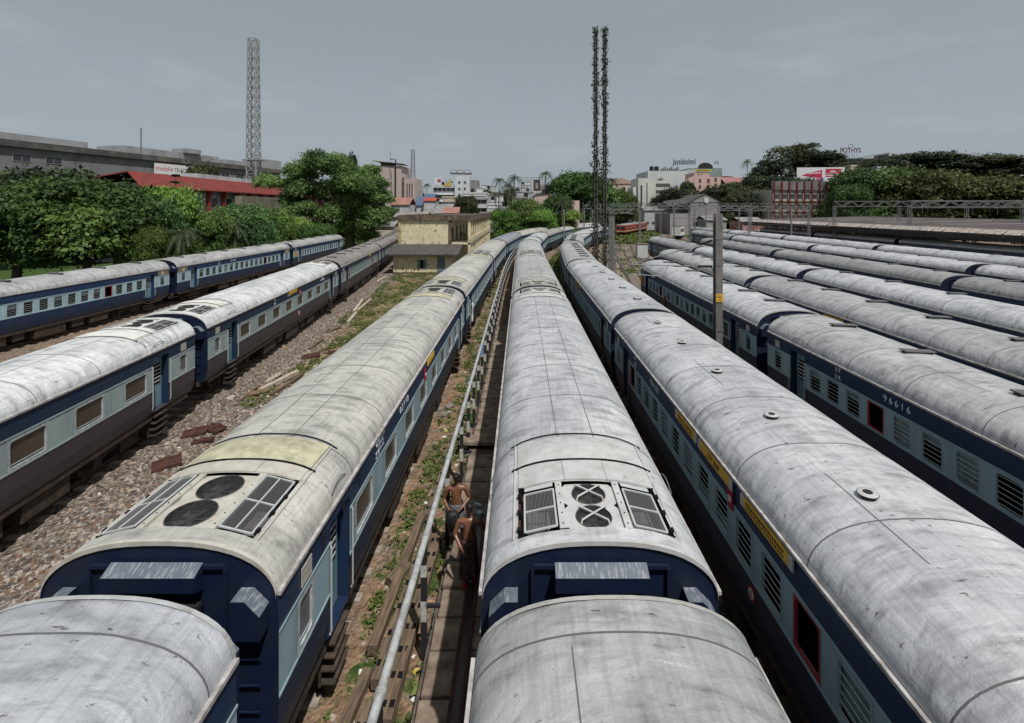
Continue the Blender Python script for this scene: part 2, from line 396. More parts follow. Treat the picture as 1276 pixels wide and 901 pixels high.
def door_mesh(ac):
    mb = MB(); x0, x1 = 1.375, 1.41
    mb.box(x0, x1, -.40, .40, 1.34, 3.20, 0)
    mb.box(x1, x1+.008, -.30, .30, 2.2, 2.95, 2)
    for k in range(5): mb.box(x1+.008, x1+.02, -.28, .28, 2.28+.14*k, 2.32+.14*k, 1)
    return mb.mesh('door', [DOORB, BARS, DARK])
def rail_mesh(orange):
    mb = MB(); mb.tube([(1.64,0,1.45),(1.665,0,1.52),(1.665,0,2.95),(1.64,0,3.02)], .016, 6, 0); return mb.mesh('handrail', [ORANGE if orange else BARS])
def step_mesh():
    mb = MB()
    for k in range(4): mb.box(1.36, 1.66, -.36, .36, .42+.23*k, .45+.23*k, 0)
    for s in (-1, 1): mb.box(1.38, 1.42, s*.36-.02, s*.36+.02, .40, 1.2, 1)
    return mb.mesh('footsteps', [UNDER, UNDER])
def end_mesh():
    mb = MB()      # end wall at y = 0 facing -Y, doorway left open for the gangway
    top = [(x, 0, rz(x)-.004) for x in XS]
    side = [(1.60,EV),(1.62,3.26),(1.625,2.1),(1.605,1.62),(1.55,1.32),(1.47,1.14)]
    rp_ = [(x,0,z) for x, z in side[1:]]; lp_ = [(-x,0,z) for x, z in side[::-1][:-1]]
    # split in left, right and lintel pieces round a 1.1 m doorway
    L_ = [p for p in top if p[0] <= -.6]; R_ = [p for p in top if p[0] >= .6]; M_ = [p for p in top if -.6 <= p[0] <= .6]
    mb.poly(lp_ + L_ + [(-.6,0,1.14)], 0)
    mb.poly([(.6,0,1.14)] + R_ + rp_, 0)
    mb.poly([(-.6,0,3.35)] + M_ + [(.6,0,3.35)], 0)
    # a rim that gives the roof sheet its thickness
    for a, b in zip(top[:-1], top[1:]):
        mb.quad((a[0],-.03,a[2]+.012),(b[0],-.03,b[2]+.012),(b[0],-.03,b[2]-.05),(a[0],-.03,a[2]-.05),1)
        mb.quad((a[0],-.03,a[2]+.012),(b[0],-.03,b[2]+.012),(b[0],.03,b[2]+.012),(a[0],.03,a[2]+.012),1)
        mb.quad((a[0],-.03,a[2]-.05),(b[0],-.03,b[2]-.05),(b[0],0,b[2]-.05),(a[0],0,a[2]-.05),0)
    # frame of flat bar round the gangway plate
    for s in (-1, 1): mb.bar((s*.92,-.035,1.4), (s*.92,-.035,3.90), .045, .05, 0)
    mb.bar((-.92,-.035,3.92), (.92,-.035,3.92), .045, .05, 0)
    for s in (-1, 1):  # rungs of the end ladder
        for k in range(5): mb.bar((s*1.12,-.05,1.6+.36*k), (s*1.40,-.05,1.6+.36*k), .02, .02, 0)
    return mb.mesh('end_wall', [ENDNAVY, PANEL])
def hood_mesh(ac):
    mb = MB()      # sloping-topped box above the gangway
    w_ = .62 if ac else .5; P = [(-.04,3.98),(-.22,3.90),(-.22,3.70),(-.04,3.62)]
    for (y0,z0), (y1,z1), m in ((P[0],P[1],1),(P[1],P[2],0),(P[2],P[3],0)): mb.quad((-w_,y0,z0),(w_,y0,z0),(w_,y1,z1),(-w_,y1,z1),m)
    for s in (-1,1): mb.poly([(s*w_,)+p for p in P], 0)
    return mb.mesh('end_hood', [ENDNAVY, ENDTOP])
def corner_mesh(s):
    mb = MB(); a, b = sorted((s*1.12, s*1.50)); hi, lo = 3.62, 3.42
    za = lo if s < 0 else hi; zb = hi if s < 0 else lo
    for (x0,z0),(x1,z1),m in (((a,za),(a+(.0),za),1),): pass
    pts = [(a,3.1),(a,za-.02),((a+b)/2,hi),(b,zb-.02),(b,3.1)] if False else ([(a,3.1),(a,lo),(a+.2,hi),(b,hi),(b,3.1)] if s < 0 else [(a,3.1),(a,hi),(b-.2,hi),(b,lo),(b,3.1)])
    mb.poly([(x,-.26,z) for x, z in pts], 0)
    for (x0,z0),(x1,z1) in zip(pts[:-1], pts[1:]):
        mb.quad((x0,-.26,z0),(x1,-.26,z1),(x1,-.01,z1),(x0,-.01,z0), 1 if min(z0,z1) > 3.2 else 0)
    mb.quad((a,-.26,3.1),(b,-.26,3.1),(b,-.01,3.1),(a,-.01,3.1),0)
    return mb.mesh('corner_box', [ENDNAVY, ENDTOP])
def gangway_mesh():
    mb = MB()
    for k in range(6):
        y = -.04-.07*k; q = .02*(k % 2); mb.box(-.60-q, .60+q, y-.05, y, 1.25, 3.45+q, 0)
    return mb.mesh('gangway_bellows', [BLACKISH])
def buffer_mesh():
    mb = MB()
    for s in (-1,1): mb.tube([(s*.9,-.02,1.1),(s*.9,-.34,1.1)], .09, 10, 0); mb.tube([(s*.9,-.34,1.1),(s*.9,-.39,1.1)], .22, 14, 0)
    mb.box(-1.3,1.3,-.05,.05,.95,1.15,0); mb.box(-.1,.1,-.45,0,.95,1.1,0)
    return mb.mesh('buffers', [UNDER])
def bogie_mesh():
    mb = MB()
    for s in (-1,1):
        mb.box(s*1.05-.06, s*1.05+.06, -1.75, 1.75, .62, .86, 0); mb.box(s*1.12-.1, s*1.12+.1, -.45, .45, .42, .95, 0)
        for y in (-1.45,1.45): mb.box(s*1.12-.11, s*1.12+.11, y-.17, y+.17, .48, .82, 0)
        for y in (-1.1,1.1,-.2,.2): mb.tube([(s*1.1,y,.6),(s*1.1,y,1.05)], .09, 8, 0)
    mb.box(-1.05,1.05,-.25,.25,.55,1.0,0)
    return mb.mesh('bogie', [UNDER])
def wheel_mesh():
    mb = MB()
    for s in (-1,1):
        mb.tube([(s*.80,0,.655),(s*.835,0,.655)], [.485,.485], 20, 0); mb.tube([(s*.835,0,.655),(s*.93,0,.655)], .455, 20, 0); mb.tube([(s*.93,0,.655),(s*.97,0,.655)], .2, 12, 0)
    mb.tube([(-.8,0,.655),(.8,0,.655)], .08, 8, 0)
    return mb.mesh('wheelset', [UNDER])
def gear_mesh():
    mb = MB(); r = random.Random(3)
    for (y0,y1,x0,x1,z0) in ((-4.3,-2.6,.5,1.42,.45),(-2.2,-1.5,.7,1.40,.55),(-.9,1.2,.6,1.44,.40),(1.7,2.6,.75,1.4,.5),(3.1,4.6,.5,1.43,.48)):
        for s in (-1,1): a, b = sorted((s*x0, s*x1)); mb.box(a, b, y0, y1, z0, 1.05, 0)
    mb.box(-.12,.12,-HL+.5,HL-.5,.85,1.12,0)
    return mb.mesh('underframe_gear', [UNDER])
def vent_mesh(style):
    mb = MB()
    if style == 'disc':
        mb.tube([(0,0,-.03),(0,0,.05)], .105, 18, 1); mb.tube([(0,0,.05),(0,0,.065)], .15, 20, 1); mb.tube([(0,0,.065),(0,0,.08)], [.145,.12], 20, 0); mb.tube([(0,0,.08),(0,0,.083)], .07, 14, 1)
    elif style == 'slot':
        mb.box(-.42,.42,-.10,.10,-.06,.05,1); mb.box(-.48,.48,-.14,.14,.05,.085,0)
    else:
        mb.box(-.18,.18,-.16,.16,-.05,.045,1); mb.box(-.14,.14,-.12,.12,.045,.07,0)
    return mb.mesh('roof_vent', [PANEL if style != 'slot' else SEAM, BLACKISH])
def unit_mesh(WELL=WELL, rad=.262, step=.56, ph=.415, gx0=.56, plen=.60):
    """cooling set in its well, near end at local y=0 (coach end), growing towards +Y"""
    y0, y1 = WELL; mb = MB()
    # well walls and floor
    mb.box(-1.12, 1.12, y0, y1, 3.55, 3.60, 1)
    mb.quad((-1.12,y0,3.6),(1.12,y0,3.6),(1.12,y0,4.12),(-1.12,y0,4.12),1); mb.quad((-1.12,y1,3.6),(1.12,y1,3.6),(1.12,y1,4.12),(-1.12,y1,4.12),1)
    for s in (-1,1):
        mb.quad((s*1.12,y0,3.6),(s*1.12,y1,3.6),(s*1.12,y1,rz(1.12)),(s*1.12,y0,rz(1.12)),2)
        a, b = sorted((s*1.035, s*1.118)); mb.box(a, b, y0+.01, y1-.01, 3.86, 3.99, 2)       # rusty gutter beside the grilles
        a, b = sorted((s*ph, s*(ph+.105))); 
        mb.quad((a,y0,rz(a)),(b,y0,rz(b)),(b,y1,rz(b)),(a,y1,rz(a)),0); mb.quad((a,y0,rz(a)-.03),(b,y0,rz(b)-.03),(b,y1,rz(b)-.03),(a,y1,rz(a)-.03),0)
        for e in (a, b): mb.quad((e,y0,rz(e)),(e,y1,rz(e)),(e,y1,rz(e)-.10),(e,y0,rz(e)-.10),0)
        e = s*(ph+.05)
        for k in range(5): mb.tube([(e,y0+.1+.24*k,rz(e)),(e,y0+.1+.24*k,rz(e)+.008)], .012, 6, 1)
    # middle plate with two round openings
    n = 28; cs = [(0, y0+step/2+.01), (0, y0+step*1.5+.01)]
    zz = lambda x: rz(x)-.045
    for (cx, cy) in cs:
        sq = []
        for k in range(n):
            a = 2*math.pi*k/n; c, s_ = math.cos(a), math.sin(a); t = min(ph/max(abs(c),1e-6), step/2/max(abs(s_),1e-6)); sq.append((cx+c*t, cy+s_*t))
        for k in range(n):
            a = 2*math.pi*k/n; b = 2*math.pi*(k+1)/n
            p0 = (cx+rad*math.cos(a), cy+rad*math.sin(a)); p1 = (cx+rad*math.cos(b), cy+rad*math.sin(b)); q0, q1 = sq[k], sq[(k+1) % n]
            mb.quad((*p0, zz(p0[0])), (*p1, zz(p1[0])), (*q1, zz(q1[0])), (*q0, zz(q0[0])), 0)
            mb.quad((*p0, zz(p0[0])), (*p1, zz(p1[0])), (*p1, zz(p1[0])-.1), (*p0, zz(p0[0])-.1), 1)
    mb.box(-ph, ph, y0+step*2+.02, y1, zz(.3)-.12, zz(.3)-.1, 1)
    # cover plates and domed fairing behind the well, laid on the roof sheet
    def lay(xa, xb, ya, yb, h0, h1, m, nx=10, ny=4, bulge=0):
        for i in range(nx):
            for j in range(ny):
                P = []
                for (u, v) in ((i,j),(i+1,j),(i+1,j+1),(i,j+1)):
                    x = xa+(xb-xa)*u/nx; y = ya+(yb-ya)*v/ny; f = v/ny
                    P.append((x, y, rz(x)+h0+(h1-h0)*f+bulge*math.sin(math.pi*f)*(1-(x/1.2)**2)))
                mb.quad(*P, m=m)
        for e, f, hh in ((ya,0,h0),(yb,1,h1)):
            for i in range(nx):
                x0 = xa+(xb-xa)*i/nx; x1 = xa+(xb-xa)*(i+1)/nx
                mb.quad((x0,e,rz(x0)+hh),(x1,e,rz(x1)+hh),(x1,e,rz(x1)-.01),(x0,e,rz(x0)-.01),m)
        for e in (xa, xb): mb.quad((e,ya,rz(e)+h0),(e,yb,rz(e)+h1),(e,yb,rz(e)-.01),(e,ya,rz(e)-.01),m)
    y1_ = y1; y1 = y1+plen-.60
    lay(-1.12,-.36,y1_+.01,y1+.60,.022,.022,0); lay(-.352,.352,y1_+.01,y1+.60,.026,.026,0); lay(.36,1.12,y1_+.01,y1+.60,.022,.022,0)
    for k in range(3): mb.box(-1.0, 1.0, y1+.15+.15*k, y1+.158+.15*k, 4.0, 4.02, 1) if False else None
    lay(-1.14,1.14,y1+.64,y1+1.50,.03,.012,3,12,5,bulge=.055)
    pts = [(x, y1+.62, rz(x)+.035) for x in frange(-1.24,1.24,12)]; mb.tube(pts, .014, 6, 1)
    pts = [(x, y1+1.52+.10*(1-(x/1.3)**2), rz(x)+.02) for x in frange(-1.28,1.28,12)]; mb.tube(pts, .012, 6, 1)
    for s in (-1,1):
        mb.bar((s*1.18,y0,rz(1.18)+.01),(s*1.18,y1+1.5,rz(1.18)+.01),.03,.02,0)
        for yy in (y0+.15,y0+.55,y0+.95): mb.box(s*1.10-.035, s*1.10+.035, yy-.035, yy+.035, rz(1.1)-.05, rz(1.1)+.03, 1)
    return mb.mesh('rooftop_cooling_unit', [PANEL, DARK, RUST, FAIRY])
def fan_mesh(cross, rad=.262):
    mb = MB(); z = rz(0)-.062
    n = 24
    mb.poly([(rad*math.cos(2*math.pi*k/n), rad*math.sin(2*math.pi*k/n), z-.09) for k in range(n)], 1)      # dark fan throat
    for k in range(5):
        a = 2*math.pi*k/5; mb.quad((.05*math.cos(a-.5), .05*math.sin(a-.5), z-.05),(.24*math.cos(a-.25), .24*math.sin(a-.25), z-.04),(.24*math.cos(a+.28), .24*math.sin(a+.28), z-.075),(.05*math.cos(a+.5), .05*math.sin(a+.5), z-.065),0)
    mb.tube([(0,0,z-.08),(0,0,z-.03)], .06, 10, 0)
    for k in range(-10, 11):
        x = k*rad*.0935; h = math.sqrt(max(0, rad*rad-x*x))
        mb.bar((x,-h,z+.012*(1-(x/rad)**2)),(x,h,z+.012*(1-(x/rad)**2)),.004,.004,0); mb.bar((-h,x,z+.010),(h,x,z+.010),.004,.004,0)
    rim = [(rad*math.cos(2*math.pi*k/24), rad*math.sin(2*math.pi*k/24), z+.02) for k in range(25)]; mb.tube(rim, .010, 5, 0, cap=False)
    if cross:
        for a in (40, 140):
            c, s = math.cos(R(a))*.27, math.sin(R(a))*.27; mb.tube([(-c,-s,z+.02),(-c*.92,-s*.92,z+.075),(c*.92,s*.92,z+.075),(c,s,z+.02)], .014, 6, 2)
    return mb.mesh('fan_guard', [FANM, DARK, PANEL])
def sgrille_mesh(s, WELL=WELL, xi=.56, xo=1.02, endgap=.22):
    y0, y1 = WELL; mb = MB(); xa, xb = sorted((s*xi, s*xo)); ya, yb = y0+.05, y1-endgap
    f = lambda x: rz(x)+.012
    for x in (xa, xb): mb.bar((x,ya,f(x)),(x,yb,f(x)),.026,.022,0)
    for k in range(3):
        y = ya+(yb-ya)*k/2; mb.bar((xa,y,f(xa)),(xb,y,f(xb)),.024,.022,0)
    if endgap < .15: mb.bar(((xa+xb)/2,ya,f((xa+xb)/2)),((xa+xb)/2,yb,f((xa+xb)/2)),.02,.02,0)
    for k in range(1, 22):
        x = xa+(xb-xa)*k/22; mb.bar((x,ya,f(x)-.006),(x,yb,f(x)-.006),.0055,.0055,1)
    for k in range(1, 30):
        y = ya+(yb-ya)*k/30; mb.bar((xa,y,f(xa)-.009),(xb,y,f(xb)-.009),.0035,.0035,1)
    mb.tube([((xa+xb)/2,y0+.3,3.62),((xa+xb)/2,y0+.3,3.86)], .16, 12, 1); mb.box(xa+.05,xb-.05,y0+.55,y0+.95,3.6,3.85,1)
    # narrow plate left open beyond the grille
    if endgap > .15: mb.quad((xa,yb+.12,f(xa)-.02),(xb,yb+.12,f(xb)-.02),(xb,y1,f(xb)-.02),(xa,y1,f(xa)-.02),0)
    return mb.mesh('side_grille', [BARS, GRILLE])
def handle_mesh():
    mb = MB(); P = []
    for k in range(9):
        t = k/8; y = -.33+.66*t; P.append((rz_x(3.72), y, 3.72+.10*math.sin(math.pi*t)))
    mb.tube([(p[0]+.03, p[1], p[2]) for p in P], .012, 6, 0); return mb.mesh('roof_rail', [SEAM])
def rz_x(z):
    lo, hi = 0, HW
    for _ in range(30):
        m = (lo+hi)/2
        if rz(m) > z: lo = m
        else: hi = m
    return lo
LAY = {}
for kind in ('ac', 'bar'):
    wz = (2.17, 2.93)
    doors = [(-8.45,.92),(8.45,.92)]; lavs = [(-9.85,.52),(9.85,.52)]
    if kind == 'ac': wins = [(-7.10+i*2.03-.0, 1.12) for i in range(8)]
    else: wins = [(-7.35+.98*i, .64) for i in range(16)]
    LAY[kind] = dict(wins=wins, doors=doors, lavs=lavs, wz=wz, body=body_mesh(wins, doors, lavs, wz, 'body'), roofs=[fix_smooth(roof_mesh(kind == 'ac', 11)), fix_smooth(roof_mesh(kind == 'ac', 12, WELLB))])
M_ = dict(end=end_mesh(), hood=hood_mesh(True), cl=corner_mesh(-1), cr=corner_mesh(1), gang=gangway_mesh(), buf=buffer_mesh(), bogie=bogie_mesh(), wheel=fix_smooth(wheel_mesh()), gear=gear_mesh(),
          unitb=unit_mesh(WELLB, .335, .69, .46, .6, .36), fanb=fan_mesh(False, .335), glb=sgrille_mesh(-1, WELLB, .60, 1.07, .06), grb=sgrille_mesh(1, WELLB, .60, 1.07, .06), unit=unit_mesh(), fanx=fan_mesh(True), fan=fan_mesh(False), gl=sgrille_mesh(-1), gr=sgrille_mesh(1), disc=fix_smooth(vent_mesh('disc')), slot=vent_mesh('slot'), cap=vent_mesh('cap'), door=door_mesh(True), rail=rail_mesh(False), railo=rail_mesh(True), steps=step_mesh(), handle=fix_smooth(handle_mesh()),
          wac=win_ac(1.12, 2.17, 2.93), wlav=win_ac(.52, 2.17, 2.93, mat('frosted_lavatory_glass', (.14,.13,.14), .5, c2=(.09,.09,.10), scale=2)),
          wb=[win_bar(.64, 2.17, 2.93, s) for s in (0, .35, -.3, .9)], wred=win_bar(.64, 2.17, 2.93, 0, REDW, True), wblav=win_bar(.52, 2.17, 2.93, .3))
def plate(y0, y1, z0, z1, m, name, x=1.630, t=.015):
    mb = MB(); mb.box(x, x+t, y0, y1, z0, z1, 0); return mb.mesh(name, [m])
LAVPL = plate(-.17,.17,3.08,3.36,mat('notice_plate',(.45,.42,.36),.6,c2=(.30,.28,.25),scale=12),'notice_plate')
def coach(kind, a, b, label, group, roof=0, tint=(1,1,1), side=(1,1,1), cross=False, vents='disc', nv=6, level=2, sides=(-1,1), number=None, orange=False, seed=0, hatchend=False, reds=(12,), fairing=None, rowname=None, lower=None):
    """a, b: centres of the gaps at either end of the coach"""
    a = Vector((a[0], a[1], 0)); b = Vector((b[0], b[1], 0)); d = b-a
    root = empty('railway_coach', (a+b)/2, math.atan2(-d.x, d.y)); tag(root, label, 'railway coach', group)
    L = LAY[kind]; r = random.Random(seed+17); C4 = tuple(tint)+(1,); S4 = tuple(side)+(1,)
    o = inst('body', L['body'], root); o.color = S4
    if lower:
        o.material_slots[2].link = 'OBJECT'; o.material_slots[2].material = lower
    wb_ = kind == 'ac' and not cross; roof = (1 if wb_ else 0) if kind == 'ac' else roof
    o = inst('roof', L['roofs'][roof], root); o.color = C4
    PI = math.pi
    for s in sides:
        rzz = 0 if s > 0 else PI
        for i, (y, w_) in enumerate(L['wins']):
            if kind == 'ac': me = M_['wac']
            else: me = M_['wred'] if i in reds else M_['wb'][r.choice([0,0,0,1,1,2,3])]
            q = inst('window', me, root, (0, y, 0), rzz); q.color = S4
        for y, w_ in L['lavs']:
            q = inst('lavatory_window', M_['wlav'] if kind == 'ac' else M_['wblav'], root, (0, y, 0), rzz); q.color = S4
            if level > 1:
                inst('notice_plate', LAVPL, root, (0, y, 0), rzz)
        for y, w_ in L['doors']:
            q = inst('door', M_['door'], root, (0, y, 0), rzz); q.color = S4
            if level > 1:
                for e in (-.52, .52): inst('handrail', M_['railo' if orange else 'rail'], root, (0, y+e, 0), rzz)
                inst('footsteps', M_['steps'], root, (0, y, 0), rzz)
        if level > 1:
            for y in (-8.4, 8.4): inst('roof_rail', M_['handle'], root, (0, y, 0), rzz)
    for s in (1, -1):
        y = -HL if s > 0 else HL; rr = 0 if s > 0 else PI
        e = inst('end_wall', M_['end'], root, (0, y, 0), rr); e.color = C4
        inst('gangway_bellows', M_['gang'], root, (0, y, 0), rr)
        if level > 1:
            h = inst('end_hood', M_['hood'], e); h.color = C4
            for k in ('cl', 'cr'): q = inst('corner_box', M_[k], e); q.color = C4
            inst('buffers', M_['buf'], root, (0, y, 0), rr)
        if kind == 'ac' and level > 0:
            u = inst('rooftop_cooling_unit', M_['unitb' if wb_ else 'unit'], root, (0, y, 0), rr); u.color = C4
            if not fairing:
                u.material_slots[3].link = 'OBJECT'; u.material_slots[3].material = PANEL
            for q_ in range(2): f = inst('fan_guard', M_['fanb' if wb_ else 'fanx'], u, (0, WELL[0]+(.355+.69*q_ if wb_ else .29+.56*q_), 0)); f.color = C4
            for k in ('gl', 'gr'): inst('side_grille', M_[k+('b' if wb_ else '')], u)
    if level > 0:
        for y in (-7.4, 7.4):
            bg_ = inst('bogie', M_['bogie'], root, (0, y, 0))
            for e in (-1.45, 1.45): inst('wheelset', M_['wheel'], bg_, (0, e, 0))
        inst('underframe_gear', M_['gear'], root)
    if kind == 'bar' and vents:
        for i in range(nv):
            y = -8.6+17.2*i/(nv-1)
            x = {'disc': -.32, 'slot': .25, 'cap': .1}[vents]
            q = inst('roof_vent', M_[vents], root, (x, y, rz(x)+.0)); q.color = C4; q.rotation_euler = (0, math.atan2(-(rz(x+.05)-rz(x-.05)), .1), 0)
    if hatchend:
        for s in sides:
            for y in (-9.95, 9.95): inst('hatched_panel', HATP, root, (0, y, 0), 0 if s > 0 else PI)
    if number:
        lo, ra, nu, yy, ss = number            # script letters, railway initials, number, y of the initials, side
        rot = (R(90), 0, R(-90) if ss < 0 else R(90)); sg = 1 if ss > 0 else -1
        x = sg*1.632
        put_text(' '.join([lo[0],lo[1:]]) if len(lo) > 1 else lo, .21, WHITE, root, (x, yy, 3.38), rot); put_text(' '.join(ra), .21, WHITE, root, (x, yy, 3.14), rot)
        if nu: put_text(' '.join(nu), .27, WHITE, root, (x, yy+sg*2.5, 3.26), rot)
    return root
HATP = plate(-.62,.62,3.02,3.48,HATCH,'hatched_panel', x=1.628, t=.010)
# ------------------------------------------------------------------ ground
def cover(x, y):
    g = 0.25; b = 0.55; d = 0.0
    d1 = x-(-13.3-.108*(y-15))
    if 0 < d1 < 9 and y < 68 and x < -5.5:
        b = 1.0 if d1 < 1.9 else .10; g = .05 if d1 < 1.9 else (.26 if y < 30 else .50)
    if -3.4 <= x < -1.9: g = .50; b = .35
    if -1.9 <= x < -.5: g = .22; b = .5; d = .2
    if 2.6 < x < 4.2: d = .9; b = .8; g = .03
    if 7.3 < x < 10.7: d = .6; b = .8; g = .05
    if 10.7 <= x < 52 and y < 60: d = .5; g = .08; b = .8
    if x > 9 and y > 55: g = .30; b = .55
    if 14 < x < 60 and 122 < y < 210: g = .8
    if x < -36: g = .95; b = .1
    if x < -16 and x > -30: b = .8; g = .15
    if y > 210: g = .8; b = .1
    return g, b, d
def axis(dense0, dense1, step, far):
    a = list(np.arange(dense0, dense1+.01, step)); k = step
    x = dense0
    while x > -far: k *= 1.5; x -= k; a.insert(0, x)
    k = step; x = dense1
    while x < far: k *= 1.5; x += k; a.append(x)
    return a
gxs = axis(-60, 60, 1.0, 2500); gys = axis(-12, 130, 1.25, 2500)
mb = MB(); cov = []
for y in gys:
    for x in gxs:
        h = 0
        mb.v.append((x, y, 0)); q = cover(x, y); cov.append((*q, 1))
nx_ = len(gxs)
for j in range(len(gys)-1):
    for i in range(nx_-1): k = j*nx_+i; mb.f.append((k, k+1, k+1+nx_, k+nx_)); mb.m.append(0)
GRD = bpy.data.materials.new('yard_ground'); GRD.use_nodes = True
def ground_nodes():
    t = GRD.node_tree; n = t.nodes; l = t.links; b = n['Principled BSDF']; b.inputs['Roughness'].default_value = .95; b.inputs['Specular IOR Level'].default_value = .15
    tc = n.new('ShaderNodeTexCoord'); at_ = n.new('ShaderNodeAttribute'); at_.attribute_name = 'cover'; sp = n.new('ShaderNodeSeparateColor'); l.new(at_.outputs['Color'], sp.inputs[0])
    def noise(s, d=8, r=.65):
        z = n.new('ShaderNodeTexNoise'); z.inputs['Scale'].default_value = s; z.inputs['Detail'].default_value = d; z.inputs['Roughness'].default_value = r; l.new(tc.outputs['Object'], z.inputs['Vector']); return z.outputs['Fac']
    def ramp(src, *st):
        r = n.new('ShaderNodeValToRGB')
        while len(r.color_ramp.elements) < len(st): r.color_ramp.elements.new(.5)
        for e, (p, c) in zip(r.color_ramp.elements, st): e.position = p; e.color = tuple(c)+(1,)
        l.new(src, r.inputs['Fac']); return r.outputs[0]
    def mixc(f, a, c):
        q = n.new('ShaderNodeMixRGB'); l.new(f, q.inputs['Fac']); l.new(a, q.inputs['Color1']); l.new(c, q.inputs['Color2']); return q.outputs[0]
    def math_(op, a, b_):
        q = n.new('ShaderNodeMath'); q.operation = op
        for i, v in enumerate((a, b_)):
            if isinstance(v, (int, float)): q.inputs[i].default_value = v
            else: l.new(v, q.inputs[i])
        q.use_clamp = False; return q.outputs[0]
    vo = n.new('ShaderNodeTexVoronoi'); vo.inputs['Scale'].default_value = 13; l.new(tc.outputs['Object'], vo.inputs['Vector'])
    sc_ = n.new('ShaderNodeSeparateColor'); l.new(vo.outputs['Color'], sc_.inputs[0])
    stone = ramp(sc_.outputs[0], (0, (.045,.036,.03)), (.35, (.13,.10,.08)), (.7, (.20,.165,.135)), (1, (.33,.28,.23)))
    dirt = ramp(noise(3.5), (.3, (.10,.06,.038)), (.55, (.25,.165,.105)), (.75, (.38,.29,.20)))
    grass = ramp(noise(6), (.3, (.018,.035,.008)), (.55, (.05,.085,.02)), (.75, (.13,.15,.055)))
    # steep switches between covers, broken up by noise
    m1 = ramp(math_('ADD', math_('MULTIPLY', sp.outputs[1], 1.0), math_('SUBTRACT', noise(1.1), .5)), (.42, (0,0,0)), (.62, (1,1,1)))
    m2 = ramp(math_('ADD', sp.outputs[0], math_('MULTIPLY', math_('SUBTRACT', noise(1.7, 9, .72), .5), 1.9)), (.47, (0,0,0)), (.58, (1,1,1)))
    c = mixc(m2, mixc(m1, dirt, stone), grass)
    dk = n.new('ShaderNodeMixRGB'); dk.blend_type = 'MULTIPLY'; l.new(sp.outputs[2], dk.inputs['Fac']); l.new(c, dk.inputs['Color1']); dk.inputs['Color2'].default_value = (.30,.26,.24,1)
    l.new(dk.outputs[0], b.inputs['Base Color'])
    u = n.new('ShaderNodeBump'); u.inputs['Strength'].default_value = .9; u.inputs['Distance'].default_value = .05
    l.new(math_('ADD', vo.outputs['Distance'], math_('MULTIPLY', noise(4), 1.5)), u.inputs['Height']); l.new(u.outputs[0], b.inputs['Normal'])
ground_nodes()
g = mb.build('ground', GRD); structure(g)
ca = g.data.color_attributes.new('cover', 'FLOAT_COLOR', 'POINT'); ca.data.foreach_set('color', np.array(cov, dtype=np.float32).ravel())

# loose ballast, rubble and litter (uncountable)
def scatter(name, n, region, size, mats, seed, zfun=None, squash=.7, tone=None):
    r = np.random.default_rng(seed); mb = MB()
    base = [(-1,-1,-.6),(1,-1,-.6),(1,1,-.6),(-1,1,-.6),(-.6,-.7,.6),(.7,-.5,.8),(.6,.7,.5),(-.7,.6,.7)]
    fs = ((4,5,6,7),(0,1,5,4),(1,2,6,5),(2,3,7,6),(3,0,4,7))
    for k in range(n):
        p = region(r)
        if p is None: continue
        x, y = p; s = size[0]+(size[1]-size[0])*r.random()**2; a = r.random()*6.28; c, s_ = math.cos(a)*s, math.sin(a)*s; ax = .6+.8*r.random()
        i = len(mb.v); j = r.random((8,3))*.4-.2
        for q, v in enumerate(base):
            vx, vy, vz = v[0]+j[q,0], (v[1]+j[q,1])*ax, v[2]+j[q,2]; mb.v.append((x+vx*c-vy*s_, y+vx*s_+vy*c, (vz*squash+.25)*s))
        mm = int(r.integers(len(mats)))
        for f in fs: mb.f.append(tuple(i+q for q in f)); mb.m.append(mm)
    o = mb.build(name, mats); o['kind'] = 'stuff'; return o
ST = [mat('stone_grey', (.17,.15,.135), .9), mat('stone_pale', (.33,.285,.24), .9), mat('stone_brown', (.15,.095,.06), .9), mat('stone_dark', (.07,.06,.055), .9)]
def reg_l1(r):
    y = 8+58*r.random()**1.35; xc = -13.3-.108*(y-15); x = xc+.3+(2.5 if r.random() < .82 else 6)*r.random()
    return (x, y)
scatter('loose_ballast', 15000, reg_l1, (.022, .062), ST, 5)
def reg_mid(r): return (-1.85+1.35*r.random(), 5+45*r.random()**1.5)
scatter('rubble_by_the_rail', 1800, reg_mid, (.02, .08), ST, 6)
def reg_l2(r): return (-3.3+1.5*r.random(), 6+50*r.random()**1.3)
scatter('stones_in_the_grass', 900, reg_l2, (.02, .07), ST[:3], 8)
def reg_d(r): return (-9.3+2.6*r.random(), 9+50*r.random()**1.2)
scatter('rubble_and_chips', 2600, reg_d, (.02, .09), ST[:3]+[mat('brick_chip', (.24,.10,.06), .9)], 9)
LIT = [mat('litter_white', (.60,.60,.58), .7), mat('litter_blue', (.14,.30,.36), .6), mat('litter_yellow', (.50,.36,.07), .6)]
def reg_lit(r):
    return (-3.2+2.6*r.random(), 7+40*r.random()**1.3) if r.random() < .6 else (-13+6.3*r.random(), 12+50*r.random())
scatter('litter', 420, reg_lit, (.02, .06), LIT[:1]*6+LIT, 10, squash=.3)

